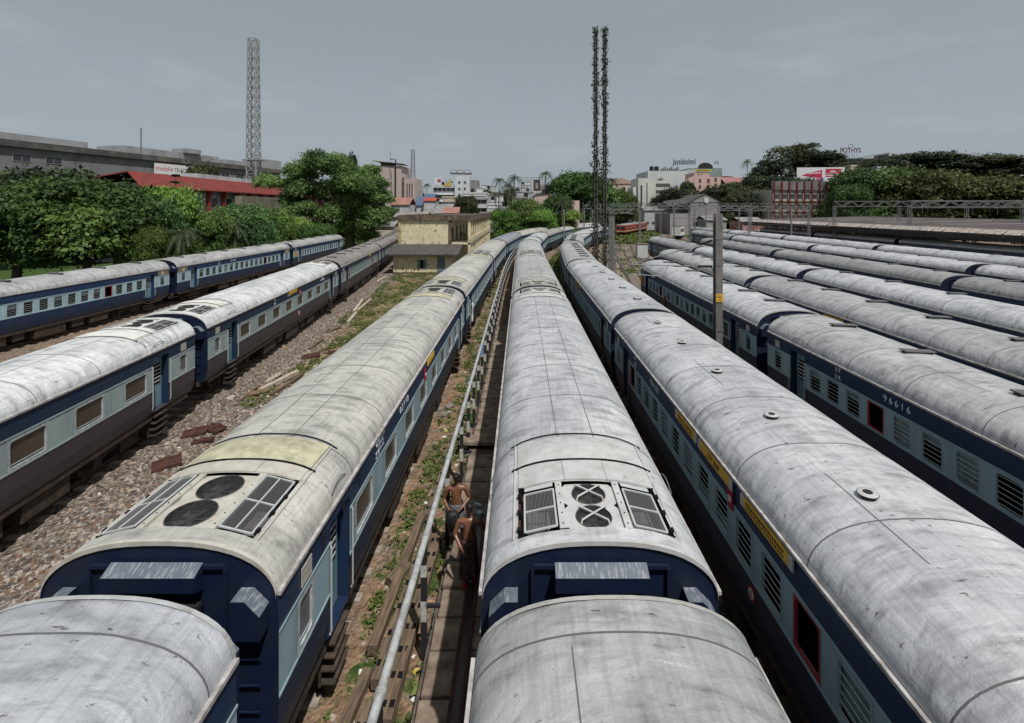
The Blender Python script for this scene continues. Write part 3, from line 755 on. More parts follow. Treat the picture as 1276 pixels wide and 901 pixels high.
# low grass and weeds
def leafcol(name, c0, c1, rough=.6, trans=.0):
    m = bpy.data.materials.new(name); m.use_nodes = True; t = m.node_tree; n = t.nodes; l = t.links; b = n['Principled BSDF']
    b.inputs['Roughness'].default_value = rough; b.inputs['Specular IOR Level'].default_value = .25
    a = n.new('ShaderNodeAttribute'); a.attribute_name = 'tone'; r = n.new('ShaderNodeMixRGB'); l.new(a.outputs['Fac'], r.inputs['Fac'])
    r.inputs['Color1'].default_value = tuple(c0)+(1,); r.inputs['Color2'].default_value = tuple(c1)+(1,)
    oi = n.new('ShaderNodeObjectInfo'); q = n.new('ShaderNodeMixRGB'); q.blend_type = 'MULTIPLY'; q.inputs['Fac'].default_value = 1
    l.new(r.outputs[0], q.inputs['Color1']); l.new(oi.outputs['Color'], q.inputs['Color2']); l.new(q.outputs[0], b.inputs['Base Color'])
    if trans:
        tr = n.new('ShaderNodeBsdfTranslucent'); l.new(q.outputs[0], tr.inputs['Color']); ms = n.new('ShaderNodeMixShader'); ms.inputs[0].default_value = trans
        l.new(b.outputs[0], ms.inputs[1]); l.new(tr.outputs[0], ms.inputs[2]); l.new(ms.outputs[0], n['Material Output'].inputs[0])
    return m
GRASS = leafcol('weed_leaves', (.045,.060,.014), (.15,.19,.05), trans=.2)
LEAF = leafcol('tree_leaves', (.018,.040,.010), (.115,.175,.055), trans=.25)
LEAFD = leafcol('dark_leaves', (.010,.019,.010), (.050,.068,.032), trans=.2)
def leaf_cloud(P, Nn, size, tone, seed, aspect=1.6):
    """P: (n,3) leaf centres, Nn: (n,3) normals. Returns a mesh of bent leaf quads with a tone attribute."""
    r = np.random.default_rng(seed); n = len(P)
    Nn = Nn/np.maximum(np.linalg.norm(Nn, axis=1, keepdims=True), 1e-6)
    t = r.normal(size=(n,3)); u = np.cross(Nn, t); u /= np.maximum(np.linalg.norm(u, axis=1, keepdims=True), 1e-6); v = np.cross(Nn, u)
    s = (size*(.4+1.3*r.random(n)**1.6))[:, None]
    V = np.stack([P-u*s, P-v*s/aspect*.8, P+u*s, P+v*s/aspect], 1).reshape(-1, 3)
    me = bpy.data.meshes.new('leaves'); F4 = np.arange(4*n, dtype=np.int32)
    me.vertices.add(4*n); me.vertices.foreach_set('co', V.astype(np.float32).ravel())
    me.loops.add(4*n); me.loops.foreach_set('vertex_index', F4); me.polygons.add(n); me.polygons.foreach_set('loop_start', np.arange(0, 4*n, 4, dtype=np.int32))
    me.update(calc_edges=True); me.validate()
    a = me.attributes.new('tone', 'FLOAT', 'POINT'); a.data.foreach_set('value', np.repeat(tone, 4).astype(np.float32)); return me
def weeds(name, n, region, h, seed, m=GRASS, size=.07):
    r = np.random.default_rng(seed); P = []; T = []
    for k in range(n):
        q = region(r)
        if q is None: continue
        x, y, hh = q; c = 14
        sp = hh*.7; z = hh*r.random(c)**.7; P.append(np.stack([x+r.normal(size=c)*sp, y+r.normal(size=c)*sp, z+.015], 1)); T.append(np.clip(r.random()*.7+r.random(c)*.4, 0, 1))
    P = np.concatenate(P); T = np.concatenate(T); Nn = r.normal(size=P.shape)*.6+np.array([0,0,1.0])
    me = leaf_cloud(P, Nn, size, T, seed+1); me.materials.append(m); o = bpy.data.objects.new(name, me); col.objects.link(o); o['kind'] = 'stuff'; return o
def noise2(x, y, s): return math.sin(x*s*1.7+1.3*math.sin(y*s*.9))*math.sin(y*s*1.3+1.1*math.sin(x*s*1.1)+2)
def rg1(r):
    y = 5+60*r.random()**1.5; x = -3.35+1.35*r.random()
    return None if noise2(x*2.6, y, .9)+.3*r.normal() < .22 else (x, y, .05+.09*r.random())
weeds('weeds_beside_the_railing', 3600, rg1, .1, 21, size=.045)
def rg2(r):
    y = 18+50*r.random(); x = -12.5-.1*(y-20)*(y>34)+(6.0+.1*(y-20)*(y>34))*r.random()
    return None if noise2(x*1.3, y, .6) < (.30 if y < 32 else -.2) else (x, y, .06+.12*r.random())
weeds('weeds_among_the_rubble', 6500, rg2, .1, 22, size=.055)
def rg3b(r):
    y = 40+72*r.random(); P_ = [(40,3.4),(66,4.2),(88,6.9),(110,11.8)]
    for (a, xa), (b, xb) in zip(P_[:-1], P_[1:]):
        if a <= y <= b: xm = xa+(xb-xa)*(y-a)/(b-a)
    if y >= 110: xm = 11.8
    return (xm+r.uniform(-.9,.9) if hasattr(r,'uniform') else xm, y, .1+.3*r.random())
weeds('weeds_on_the_bend', 2200, rg3b, .1, 27, size=.12)
def rg3c(r):
    y = 62+60*r.random(); x = gx(762+40*r.random(), y)+r.normal()*1.0
    return None if noise2(x, y, .3)+.4*r.normal() < .25 else (x, y, .08+.2*r.random())
weeds('weeds_between_the_curved_tracks', 1500, rg3c, .1, 28, size=.11)
def rg3(r):
    y = 22+60*r.random(); x = 2.75+1.3*r.random() if r.random() < .35 else 7.6+2.6*r.random()
    if y < 60 and x < 5: y += 40
    return (x, y, .1+.2*r.random())
weeds('weeds_between_the_trains', 1200, rg3, .1, 23)
def rg4(r):
    y = 122+85*r.random(); x = gx(757+62*r.random(), y)
    return None if noise2(x, y, .15) < -.05 else (x, y, .25+.5*r.random())
weeds('bushy_grass_beyond_the_tracks', 3000, rg4, .4, 24, size=.28)
def rg5(r): return (-.6-1.3*r.random(), 5+30*r.random()**1.3, .05+.08*r.random())
weeds('weeds_by_the_slabs', 500, rg5, .1, 25)

# ------------------------------------------------------------------ railway tracks (setting)
RAILM = mat('rail_steel', (.045,.024,.016), .6, metal=.3, c2=(.16,.09,.06), scale=6); RAILT = mat('rail_top', (.36,.34,.33), .35, metal=.7)
SLP = mat('concrete_sleeper', (.33,.28,.23), .9, c2=(.20,.16,.125), scale=6)
def track(pts, sleepers=True):
    pts = [Vector((x, y, 0)) for x, y in pts]
    dense = []
    n = len(pts)
    for i in range(n-1):                       # Catmull-Rom
        p0, p1, p2, p3 = pts[max(i-1,0)], pts[i], pts[i+1], pts[min(i+2,n-1)]; m = max(2, int((p2-p1).length/3))
        for k in range(m):
            t = k/m; dense.append(.5*((2*p1)+(p2-p0)*t+(2*p0-5*p1+4*p2-p3)*t*t+(3*p1-p0-3*p2+p3)*t**3))
    dense.append(pts[-1]); mb = MB()
    L = 0
    for a, b in zip(dense[:-1], dense[1:]):
        d = (b-a).normalized(); nrm = Vector((d.y, -d.x, 0)); ln = (b-a).length
        for s in (-1, 1):
            o = nrm*s*.838; e = d*.02
            mb.bar(a+o+Vector((0,0,.115))-e, b+o+Vector((0,0,.115))+e, .10, .15, 0); mb.bar(a+o+Vector((0,0,.196))-e, b+o+Vector((0,0,.196))+e, .07, .012, 1)
        if sleepers:
            k = math.ceil(L/.75)*.75
            while k < L+ln:
                c = a+d*(k-L); mb.bar(c-nrm*1.35+Vector((0,0,.02)), c+nrm*1.35+Vector((0,0,.02)), .24, .09, 2); k += .75
        L += ln
    o = mb.build('railway_track', [RAILM, RAILT, SLP]); structure(o); return o
T1 = [(-4.92,-16.3),(-4.92,6.02),(-4.92,28.3),(-4.53,50.6),(-3.85,72.9),(-1.55,95.1),(3.35,116.9),(9.8,138),(18.6,158.4),(31,177)]
MD = [(1.08,-16.3),(1.08,6.02),(1.08,28.3),(1.08,50.6),(1.35,72.9),(3.8,95.1),(8.6,116.9),(15.6,138),(25,158.2)]
T3 = [(5.77,-23.1),(5.77,-.8),(5.77,21.5),(5.8,43.8),(7.0,66),(10.0,88.1),(15,109.8),(22.6,130.7)]
T4 = [(12.2,-23.6),(12.2,-1.3),(12.25,21),(12.4,43.3)]
T5 = [(17.1,-11.9),(17.1,10.4),(17.1,32.7),(17.4,55)]
T6 = [(23,-8),(23,14.3),(23,36.6),(22.8,58.9),(23.2,81.2)]
T7 = [(30.6,10.2),(30.6,32.5),(30.4,54.8),(30.4,77.1)]
T8 = [(39,17.4),(39,39.7),(39,62),(38.6,84.3),(39.4,106.6)]
T9 = [(47.2,39.4),(47.3,61.7),(47.5,84),(47.6,106.3),(46.9,128.6)]
T10 = [(62.5,55),(62.5,77.3),(62.5,99.6),(62.5,121.9)]
L1 = [(-10.8,-24),(-13,-1.8),(-15.4,20.4),(-17.85,42.6),(-20.6,64.7),(-23.9,86.8),(-28,108.7)]
L2 = [(-32.9,-1.7),(-32.9,20.6),(-32.9,42.9),(-33.0,65.2),(-34.2,87.5)]
track(T1+[(47,192),(70,206)]); track(MD+[(40,175.5),(60,188)]); track(T3+[(31,150)])
track(T4+[(14.8,62),(19,90),(25,125),(35,165),(50,200)]); track(T5+[(20,75),(24.5,100),(31,130),(42,168)]); track(T6+[(27,105),(34,135),(46,175)])
track(T7+[(33,105),(41,140),(55,180)]); track(T8+[(43,130),(52,165)]); track(T9+[(52,155),(62,185)]); track(T10+[(63,150)]); track(L1+[(-34,130)]); track(L2+[(-37,110),(-42,140)])
track([(17.6,60),(20.5,80),(25,104),(32,132),(43,166),(58,205)])
track([(11,58),(13.5,72),(18.5,96),(26,128),(35,160)])
track([(13.2,52),(16.5,75),(21,100),(27.5,130),(37,165),(52,205)], True)

# ------------------------------------------------------------------ the trains
WHI = (1.03,1.03,1.04)
def train(pts, rows, **kw):
    for i, (a, b) in enumerate(zip(pts[:-1], pts[1:])):
        d = dict(kw); d.update(rows[i]); lab = d.pop('label'); k = d.pop('kind')
        coach(k, a, b, lab, **d)
G = 'coaches of the train left of the white pipe railing'
CR_ = (1.02,.985,.89)
train(T1, [
 dict(kind='bar', vents=None, level=2, label='grey roofed coach at the bottom left whose plain roof shows closest to the camera', tint=(.86,.88,.92), roof=1),
 dict(kind='ac', fairing=1, label='nearest air conditioned coach left of the pipe railing, with a pale yellow roof fairing', number=('दरे','SR','05119',-6.2,1)),
 dict(kind='ac', fairing=1, label='second coach left of the railing, white cloth hanging from its side'),
 dict(kind='ac', label='third air conditioned coach left of the railing, beside the yellow stained building'),
 dict(kind='bar', vents='cap', nv=5, label='dark grey roofed coach where the train left of the railing starts to bend right', tint=(.62,.64,.68), level=1),
 dict(kind='ac', label='fifth coach of the bending train nearest the green bushes', level=1),
 dict(kind='bar', vents=None, label='sixth coach of the bending train nearest the green bushes', level=1),
 dict(kind='bar', vents=None, label='seventh coach of the bending train below the pink gabled shed', level=0),
 dict(kind='bar', vents=None, label='farthest coach of the bending train, nearly reaching the red locomotives', level=0)],
 group=G, tint=CR_, sides=(1,), seed=1)
G = 'coaches of the centre train'
train(MD, [
 dict(kind='bar', vents=None, label='coach at the bottom centre with only its smooth grey roof end showing below the camera', tint=(.80,.79,.78)),
 dict(kind='ac', cross=True, label='big silver roofed centre coach with two crossed fan guards above its navy end'),
 dict(kind='ac', cross=True, label='second coach of the centre train, its roof creamier than the silver one before it', tint=(.90,.88,.84)),
 dict(kind='ac', label='third coach of the centre train, pale roof between two grille strips', tint=(.96,.95,.94)),
 dict(kind='bar', vents=None, label='fourth coach of the centre train just before the bend to the right', level=1),
 dict(kind='ac', label='brownish roofed coach of the centre train on the bend', level=1, tint=(.80,.74,.66)),
 dict(kind='bar', vents=None, label='sixth coach of the centre train beyond the brownish roof', level=1),
 dict(kind='bar', vents=None, label='last visible coach of the centre train near the vine covered mast', level=0)],
 group=G, tint=WHI, sides=(-1,1), seed=2)
G = 'coaches of the train right of the centre train'
train(T3[1:], [
 dict(kind='bar', label='near blue coach with yellow boards and a red plate under its silver roof edge', number=('दरे','SR','90207',-.1+7.0,-1), reds=(4,15), vents='disc', nv=7, orange=True),
 dict(kind='bar', label='second blue barred window coach right of the centre train, four small caps on its roof', vents='cap', nv=6, orange=True),
 dict(kind='bar', label='third coach of the train right of the centre, dark slots down its roof', vents='slot', nv=8, tint=(.90,.89,.87)),
 dict(kind='bar', label='coach with a long dark ribbed strip along its roof crown', vents=None, tint=(.86,.85,.84), level=1),
 dict(kind='bar', label='fifth coach of the train right of the centre train, on its bend', vents=None, level=1),
 dict(kind='bar', label='last coach of the train right of the centre train, behind the vine covered mast', vents=None, level=0)],
 group=G, tint=WHI, sides=(-1,), seed=3)
G = 'coaches of the train behind the tall steel mast'
train(T4[1:], [
 dict(kind='bar', label='navy barred window coach lettered SR 96616 at the right edge', number=('दरे','SR','96616',-.2+6.3,-1), vents='slot', nv=6, tint=(.90,.88,.87)),
 dict(kind='bar', label='blue coach standing directly behind the tall steel mast, orange sign at its far end', vents='slot', nv=7, orange=True)],
 group=G, tint=WHI, sides=(-1,), seed=4)
G = 'coaches in the rows beyond the tall steel mast'
train(T5[1:], [
 dict(kind='bar', label='grey roofed coach with a small yellow board, second row beyond the steel mast', vents='slot', nv=6, tint=(.84,.82,.82)),
 dict(kind='bar', label='far coach of the second row beyond the mast, rounded white roof side and dark slots', vents='slot', nv=8, tint=(.88,.87,.86))],
 group=G, tint=WHI, sides=(-1,), seed=5)
train(T6[1:], [
 dict(kind='bar', label='white roofed coach at the right edge, third row past the mast', vents='slot', nv=5),
 dict(kind='bar', label='long white roofed coach in the middle of the third row past the mast', vents='slot', nv=6),
 dict(kind='bar', label='grey roofed coach ending the third row, beside the curved empty tracks', vents='slot', nv=5, tint=(.74,.73,.72))],
 group=G, tint=WHI, sides=(-1,), seed=6, level=1)
BRT = (.60,.575,.57)
train(T7, [
 dict(kind='bar', label='brown grey roofed coach at the right edge of the fourth row', vents='slot', nv=5),
 dict(kind='bar', label='brown grey roofed coach in the middle of the fourth row', vents='slot', nv=5, tint=(.66,.63,.62)),
 dict(kind='bar', label='dark grey roofed coach at the far left end of the fourth row', vents='slot', nv=8)],
 group=G, tint=BRT, sides=(-1,), seed=7, level=1)
train(T8, [
 dict(kind='bar', label='coach of the fifth row nearest the right edge', vents='slot', nv=5),
 dict(kind='bar', label='white roofed coach of the fifth row, right of the middle one', vents='slot', nv=5),
 dict(kind='bar', label='white roofed coach in the middle of the fifth row', vents='slot', nv=5),
 dict(kind='bar', label='grey blunt ended coach at the left end of the fifth row', vents=None, tint=(.70,.69,.68))],
 group=G, tint=WHI, sides=(-1,), seed=8, level=1)
train(T9, [
 dict(kind='bar', label='white roofed coach of the last open row at the right edge', vents='slot', nv=4),
 dict(kind='bar', label='white roofed coach of the last open row below the platform canopy', vents='slot', nv=4),
 dict(kind='bar', label='white roofed coach of the last open row, left of the canopy end', vents=None),
 dict(kind='bar', label='grey roofed coach at the far left tip of the last open row', vents=None, tint=(.68,.68,.68))],
 group=G, tint=WHI, sides=(-1,), seed=9, level=1)
train(T10, [
 dict(kind='bar', label='blue coach in the deep shade of the platform canopy near the right edge', vents=None),
 dict(kind='bar', label='blue coach halfway along the platform canopy', vents=None),
 dict(kind='bar', label='blue coach poking out at the far end of the platform canopy', vents=None)],
 group='coaches under the platform canopy', tint=(.8,.8,.8), sides=(-1,), seed=10, level=1)
LOWG = side_paint('dusty_plum_lower_paint', (.042,.040,.062), (.072,.060,.066))
G = 'coaches of the long train at the left'
train(L1[1:], [
 dict(kind='ac', label='coach with a dusty grey lower side and a square notice plate at the left edge') ,
 dict(kind='ac', label='white roofed coach with eight brown windows and number 14129, at the left', number=('दरे','SR','14129',-3.3,1)),
 dict(kind='bar', label='tan roofed coach with dark roof slots behind the white roofed coach at the left', vents='slot', nv=6, tint=(.62,.55,.50), orange=True),
 dict(kind='bar', label='second tan roofed coach, ending at the yellow stained building', vents='slot', nv=6, tint=(.56,.50,.46), level=1),
 dict(kind='bar', label='farthest tan roofed coach, hidden behind the yellow stained building', vents='slot', nv=6, tint=(.56,.50,.46), level=0)],
 group=G, tint=(1.38,1.38,1.36), sides=(1,), seed=11, lower=LOWG, side=(1.15,1.05,.95))
G = 'coaches of the train farthest left'
train(L2[1:], [
 dict(kind='bar', label='leftmost coach with yellow lattice hatching at the left edge', vents='slot', hatchend=True),
 dict(kind='bar', label='grey roofed coach with hatched panels below the left bushes', vents='slot', hatchend=True, number=('दरे','SR','07407',-4.6,1)),
 dict(kind='bar', label='end coach of the leftmost train below the big tree, with an orange sign', vents='slot', nv=5)],
 group=G, tint=(.88,.87,.84), sides=(1,), seed=12, side=(1.35,1.35,1.35))
COACHES = [o for o in bpy.data.objects if o.get('category') == 'railway coach']
def find(txt): return [o for o in COACHES if txt in o['label']][0]

# boards, plates and small fittings that belong to single coaches
def side_plate(root, s, y, z, w_, h_, m, name, x=1.640, t=.03):
    mb = MB(); a, b = sorted((s*x, s*(x+t))); mb.box(a, b, y-w_/2, y+w_/2, z-h_/2, z+h_/2, 0); return mb.build(name, m, root)
def side_text(root, s, y, z, txt, size, m, x=1.676, sx=1):
    return put_text(txt, size, m, root, (s*x, y, z), (R(90), 0, R(90) if s > 0 else R(-90)), sx=sx)
t3 = find('near blue coach with yellow boards'); cy3 = t3.location.y
def ly(root, Y): return Y-root.location.y
ENDP = mat('board_end_plate', (.40,.38,.36), .6)
for Y, w_, tx in ((11.9,1.25,0),(10.15,1.5,'LTT EXP'),(8.05,1.45,0)):
    y = ly(t3, Y); b = side_plate(t3, -1, y, 3.37, w_, .20, YELL, 'destination_board', x=1.645)
    side_plate(b, -1, y+w_/2+.07, 3.37, .12, .20, ENDP, 'board_end', x=1.645); side_plate(b, -1, y-w_/2-.07, 3.37, .12, .20, ENDP, 'board_end', x=1.645)
    if tx: side_text(b, -1, y, 3.37, tx, .17, BLACKT, x=1.678)
    else:
        mb = MB(); r = random.Random(int(Y*10)); q = y-w_/2+.12
        while q < y+w_/2-.12:
            l_ = r.uniform(.025,.06); mb.box(-1.679,-1.676,q,q+l_,3.38,3.43,0); mb.box(-1.679,-1.676,q,q+l_*.8,3.31,3.35,0); q += l_+.025
        mb.build('lettering', BLACKT, b)
p = side_plate(t3, -1, ly(t3, 9.35), 3.08, .20, .34, REDP, 'coach_number_plate', x=1.648); side_text(p, -1, ly(t3, 9.35), 3.08, 'S8', .17, WHITE, x=1.681, sx=.8)
mb = MB(); mb.tube([(-1.62,ly(t3,8.55),1.86),(-1.640,ly(t3,8.55),1.86)], .13, 18, 0); mb.tube([(-1.638,ly(t3,8.55),1.86),(-1.644,ly(t3,8.55),1.86)], .09, 18, 1); mb.box(-1.648,-1.644,ly(t3,8.55)-.02,ly(t3,8.55)+.02,1.80,1.92,2); mb.build('warning_roundel', [REDP, WHITE, REDP], t3)
t3b = find('second blue barred window coach')
for Y in (33.5, 35.6): side_plate(t3b, -1, ly(t3b,Y), 3.36, 1.0, .17, YELL, 'destination_board')
side_plate(t3b, -1, ly(t3b,34.5), 3.12, .2, .28, REDP, 'coach_number_plate')
t1 = find('nearest air conditioned coach left')
side_plate(t1, 1, ly(t1,17.3), 3.36, 1.2, .18, YELL, 'destination_board'); p = side_plate(t1, 1, ly(t1,16.3), 3.12, .24, .34, REDP, 'coach_number_plate'); side_text(p, 1, ly(t1,16.3), 3.12, 'B1', .16, WHITE, x=1.674)
for i, ln in enumerate(('एस सी एन एस','SCN AC','3 TIER AC')): side_text(t1, 1, ly(t1,11.2), 3.42-.13*i, ln, .12, FADED, x=1.632)
mb = MB(); P = [(1.70+.10*math.sin(k), ly(t1,29.2)+.06*k, 2.9-.16*k) for k in range(5)]
for k in range(3): side_plate(t1, 1, ly(t1, 9.7-.9*k), 3.3, .05, .22, BLACKISH, 'bracket')
t1b = find('white cloth hanging from its side'); CLOTH = mat('hanging_white_cloth', (.72,.72,.70), .8, bump=.4, bscale=14)
mb = MB(); rr = random.Random(4); NXc, NZc = 8, 12
for i in range(NXc):
    for j in range(NZc):
        P = []
        for u, v in ((i,j),(i+1,j),(i+1,j+1),(i,j+1)):
            P.append((1.70+.05*math.sin(u*1.9+v*.3), -.22+.44*u/NXc*(1-.35*v/NZc)+.10*v/NZc, 2.62-1.15*v/NZc-.06*math.sin(u*1.1)))
        mb.quad(*P)
c = mb.build('hanging_cloth', CLOTH, smooth=True); c.location = (T1[2][0]+.02, 31.4, 0); tag(c, 'white cloth hanging from a door of the second coach left of the railing', 'cloth')
l1 = find('white roofed coach with eight brown windows')
p = side_plate(l1, 1, ly(l1, 31.1), 3.38, 1.35, .20, YELL, 'destination_board'); 
p = side_plate(l1, 1, ly(l1, 32.4), 3.12, .26, .30, REDP, 'coach_number_plate'); side_text(p, 1, ly(l1,32.4), 3.12, 'A1', .15, WHITE, x=1.674)
side_plate(l1, 1, ly(l1, 32.2), 1.75, .22, .26, mat('pink_roundel', (.55,.30,.26), .6), 'warning_roundel')
for i, ln in enumerate(('वातानुकूल','AC TWO TIER')): side_text(l1, 1, ly(l1,37.5), 3.40-.17*i, ln, .16, WHITE, x=1.634)
t4 = find('blue coach standing directly behind'); side_plate(t4, -1, ly(t4,42.3), 2.55, .75, .62, mat('orange_sign', (.42,.15,.02), .6), 'orange_sign', x=1.64)
side_plate(t4, -1, ly(t4,38.6), 3.36, .8, .18, WHITE, 'destination_board')
mb = MB(); mb.bar((-1.7, ly(t4,35.9), 1.3), (-1.7, ly(t4,35.1), 2.4), .12, .04); mb.build('orange_plank', mat('orange_plank_paint', (.40,.17,.03), .6), t4)
side_plate(find('lettered SR 96616'), -1, -9.9, 3.2, .12, .3, WHITE, 'coach_mark')
t5 = find('small yellow board'); side_plate(t5, -1, ly(t5, 23.6), 3.36, 1.5, .18, YELL, 'destination_board')
side_plate(find('far coach of the second row'), -1, 3.2, 3.36, 1.0, .18, YELL, 'destination_board')
l2 = find('end coach of the leftmost'); side_plate(l2, 1, ly(l2,66.5), 2.55, .8, .62, mat('orange_notice', (.50,.24,.03), .6), 'orange_sign')
l2b = find('tan roofed coach with dark roof slots'); side_plate(l2b, 1, 3, 3.36, .9, .2, YELL, 'destination_board'); side_plate(l2b, 1, 3, 3.06, .25, .3, REDP, 'coach_number_plate')
rb = find('long dark ribbed strip'); mb = MB()
for k in range(26):
    y = -8+16*k/25; mb.box(-.42,.42,y-.22,y+.22,4.20,4.30,0)
mb.build('ribbed_roof_strip', mat('ribbed_strip', (.10,.10,.10), .7), rb)
# ------------------------------------------------------------------ things standing in the yard
CONC = mat('old_concrete', (.25,.20,.15), .9, c2=(.10,.07,.05), scale=2.2, bump=.3, bscale=12, c3=(.10,.06,.04), scale3=1.3, lo3=.55, hi3=.68, rnd=True)
WOODS = mat('weathered_timber', (.17,.12,.078), .85, c2=(.065,.045,.03), scale=3.5, stretch=(5,.5,5), bump=.35, bscale=6, rnd=True)
WOODP = mat('pale_split_timber', (.44,.38,.30), .85, c2=(.25,.20,.15), scale=5, stretch=(3,1,3), bump=.3)
POSTB = mat('post_black', (.018,.018,.020), .7); POSTW = mat('post_white', (.48,.48,.46), .7, c2=(.22,.21,.20), scale=8)
# pipe railing
SL = .44                                              # top of the slabs
PX = -1.89; PZ = 2.25
pipe_pts = [(PX, y, PZ) for y in (2, 8, 14, 20, 30, 40, 50)] + [(-1.75,60,PZ), (-1.45,70,PZ), (-.9,80,PZ), (.1,90,PZ), (1.6,100,PZ)]
rail = empty('pipe_railing', (PX, 9.3, 0)); tag(rail, 'long pale pipe railing on black and white posts between the two nearest trains', 'railing')
mb = MB(); mb.tube([(x-PX, y-9.3, z) for x, y, z in pipe_pts], .065, 12)
for y in np.arange(3.3, 50, 3.1): mb.tube([(0, y-9.3-.05, PZ), (0, y-9.3+.05, PZ)], .078, 12)
weld(mb.build('pipe', GALVP, rail), 40)
mb = MB(); H = PZ-.06
mb.box(-.055,.055,-.055,.055,0,.75,0); mb.box(-.056,.056,-.056,.056,.75,1.15,1); mb.box(-.055,.055,-.055,.055,1.15,1.62,0); mb.box(-.056,.056,-.056,.056,1.62,1.85,1); mb.box(-.055,.055,-.055,.055,1.85,H,0)
mb.box(.05,.32,-.03,.03,1.0,1.06,0)
pm = mb.mesh('post', [POSTB, POSTW])
ys = [6.3, 9.3, 12.3, 15.2, 17.2] + list(np.arange(19.2, 100, 2.0))
def pipe_x(y):
    for a, b in zip(pipe_pts[:-1], pipe_pts[1:]):
        if a[1] <= y <= b[1]: return a[0]+(b[0]-a[0])*(y-a[1])/(b[1]-a[1])
    return PX
for y in ys: inst('post', pm, rail, (pipe_x(y)-PX, y-9.3, 0))
mb = MB(); mb.box(-.10,.10,-.12,.12,-.42,.02); r_ = weld(mb.build('blue_rag', mat('blue_rag_cloth', (.10,.20,.36), .9))); r_.name = 'rag'
for v in r_.data.vertices: v.co.x += .05*math.sin(v.co.z*9); v.co.y *= .6+.5*abs(v.co.z)
r_.location = (PX, 22.6, PZ+.05); tag(r_, 'small blue rag tied on the pipe railing', 'rag')

# concrete slabs of the washing walkway, right of the pipe
def slab(x, y, w_, l_, top, rz_, label, gap=0):
    mb = MB(); mb.box(-w_/2, w_/2, -l_/2, l_/2, -.13, 0); o = weld(mb.build('concrete_slab', CONC, loc=(x, y, top)), 30)
    bm = bmesh.new(); bm.from_mesh(o.data); bmesh.ops.bevel(bm, geom=bm.edges[:], offset=.015, segments=1, affect='EDGES'); bm.to_mesh(o.data); bm.free()
    o.rotation_euler = (0, 0, R(rz_)); tag(o, label, 'slab', 'slabs of the washing walkway'); return o
slab(-1.36, 17.1, 1.65, .62, .56, -2, 'pale raised slab lying across the walkway and under the pipe')
rr = random.Random(12); y = 6.6; k = 0
while y < 34:
    l_ = rr.uniform(.72, .95) if y < 18 else 1.0
    if not (16.6 < y+l_/2 < 17.6): slab(-1.22+rr.uniform(-.03,.03), y+l_/2, 1.02, l_-.05, SL-.02+rr.uniform(-.02,.02), rr.uniform(-2,2), 'weathered walkway slab lying flat between the pipe railing and the centre train')
    y += l_; k += 1
mb = MB(); mb.box(-.62,.62,5.5,35,0,SL-.16); o = mb.build('walkway_base', mat('walkway_rubble_base', (.12,.095,.08), .95, c2=(.05,.04,.035), scale=5, bump=.5), loc=(-1.2,0,0)); structure(o)
# timbers, planks and the narrow rail beam beside the walkway
def beam(name, a, b, w_, h_, m, label, cat, group=None, slots=0):
    a, b = Vector(a), Vector(b); d = b-a; mb = MB(); mb.box(-w_/2, w_/2, -d.length/2, d.length/2, -h_/2, h_/2, 0)
    for k in range(slots):
        y = -d.length/2+d.length*(k+.5)/slots
        for dx in (-.27, .27): mb.box(dx*w_-.035, dx*w_+.035, y-.06, y+.06, h_/2, h_/2+.012, 1)
    o = mb.build(name, [m, DARK]); o.location = (a+b)/2; o.rotation_mode = 'QUATERNION'; o.rotation_quaternion = d.to_track_quat('Y', 'Z')
    bm = bmesh.new(); bm.from_mesh(o.data); bmesh.ops.subdivide_edges(bm, edges=[e for e in bm.edges if e.calc_length() > 1], cuts=6)
    for v in bm.verts: v.co.x += rng.normal()*.006; v.co.z += rng.normal()*.005
    bm.to_mesh(o.data); bm.free(); tag(o, label, cat, group); return o
GT = 'old sleepers and timbers along the railing'
Z9 = .18
beam('timber_sleeper', (-2.60,8.6,Z9), (-2.42,13.0,Z9+.04), .22,.2, WOODS, 'weathered slotted timber just left of the pipe railing', 'timber', GT, 7)
beam('timber_sleeper', (-2.90,9.3,.15), (-2.78,13.4,.16), .20,.2, WOODS, 'second timber from the pipe railing, lying parallel to it in the weeds', 'timber', GT, 0)
beam('timber_sleeper', (-2.24,7.8,.30), (-2.16,12.3,.30), .24,.22, WOODS, 'pale slotted timber pressed against the foot of the pipe railing', 'timber', GT, 9)
beam('timber_sleeper', (-3.05,7.0,.12), (-2.85,8.9,.12), .18,.18, WOODS, 'short brown timber at the lower edge beside the leafy weeds', 'timber', GT, 0)
beam('timber_sleeper', (-2.72,5.6,.12), (-2.62,8.3,.14), .22,.2, WOODS, 'timber continuing under the lower edge left of the railing', 'timber', GT, 3)
beam('timber_sleeper', (-2.35,5.2,.16), (-2.28,7.6,.18), .24,.2, WOODS, 'broad slotted timber nearest the camera beside the first post', 'timber', GT, 4)
beam('timber_sleeper', (-2.62,13.3,.16), (-2.46,16.2,.18), .22,.2, WOODS, 'slotted timber beyond the men, left of the pipe', 'timber', GT, 5)
beam('timber_block', (-3.0,11.0,.12), (-2.72,11.5,.16), .3,.22, WOODS, 'short loose timber block standing in the weeds', 'timber')
mb = MB()
for s in (-.10,.10): mb.box(s-.03,s+.03,5.5,12.6,.02,.46,0)
mb.box(-.13,.13,5.5,12.6,.405,.435,1)
o = mb.build('rusty_beam', [RUST, mat('wet_rust_plate', (.050,.024,.020), .35, c2=(.03,.015,.012), scale=9)], loc=(-1.08,0,.02)); tag(o, 'dark rusty channel beam the front man stands on', 'beam')
o = beam('rail_length', (-.62,5.4,.24), (-.62,15.5,.24), .07,.14, RAILM, 'old loose rail lying on edge between the slabs and the centre train', 'rail')

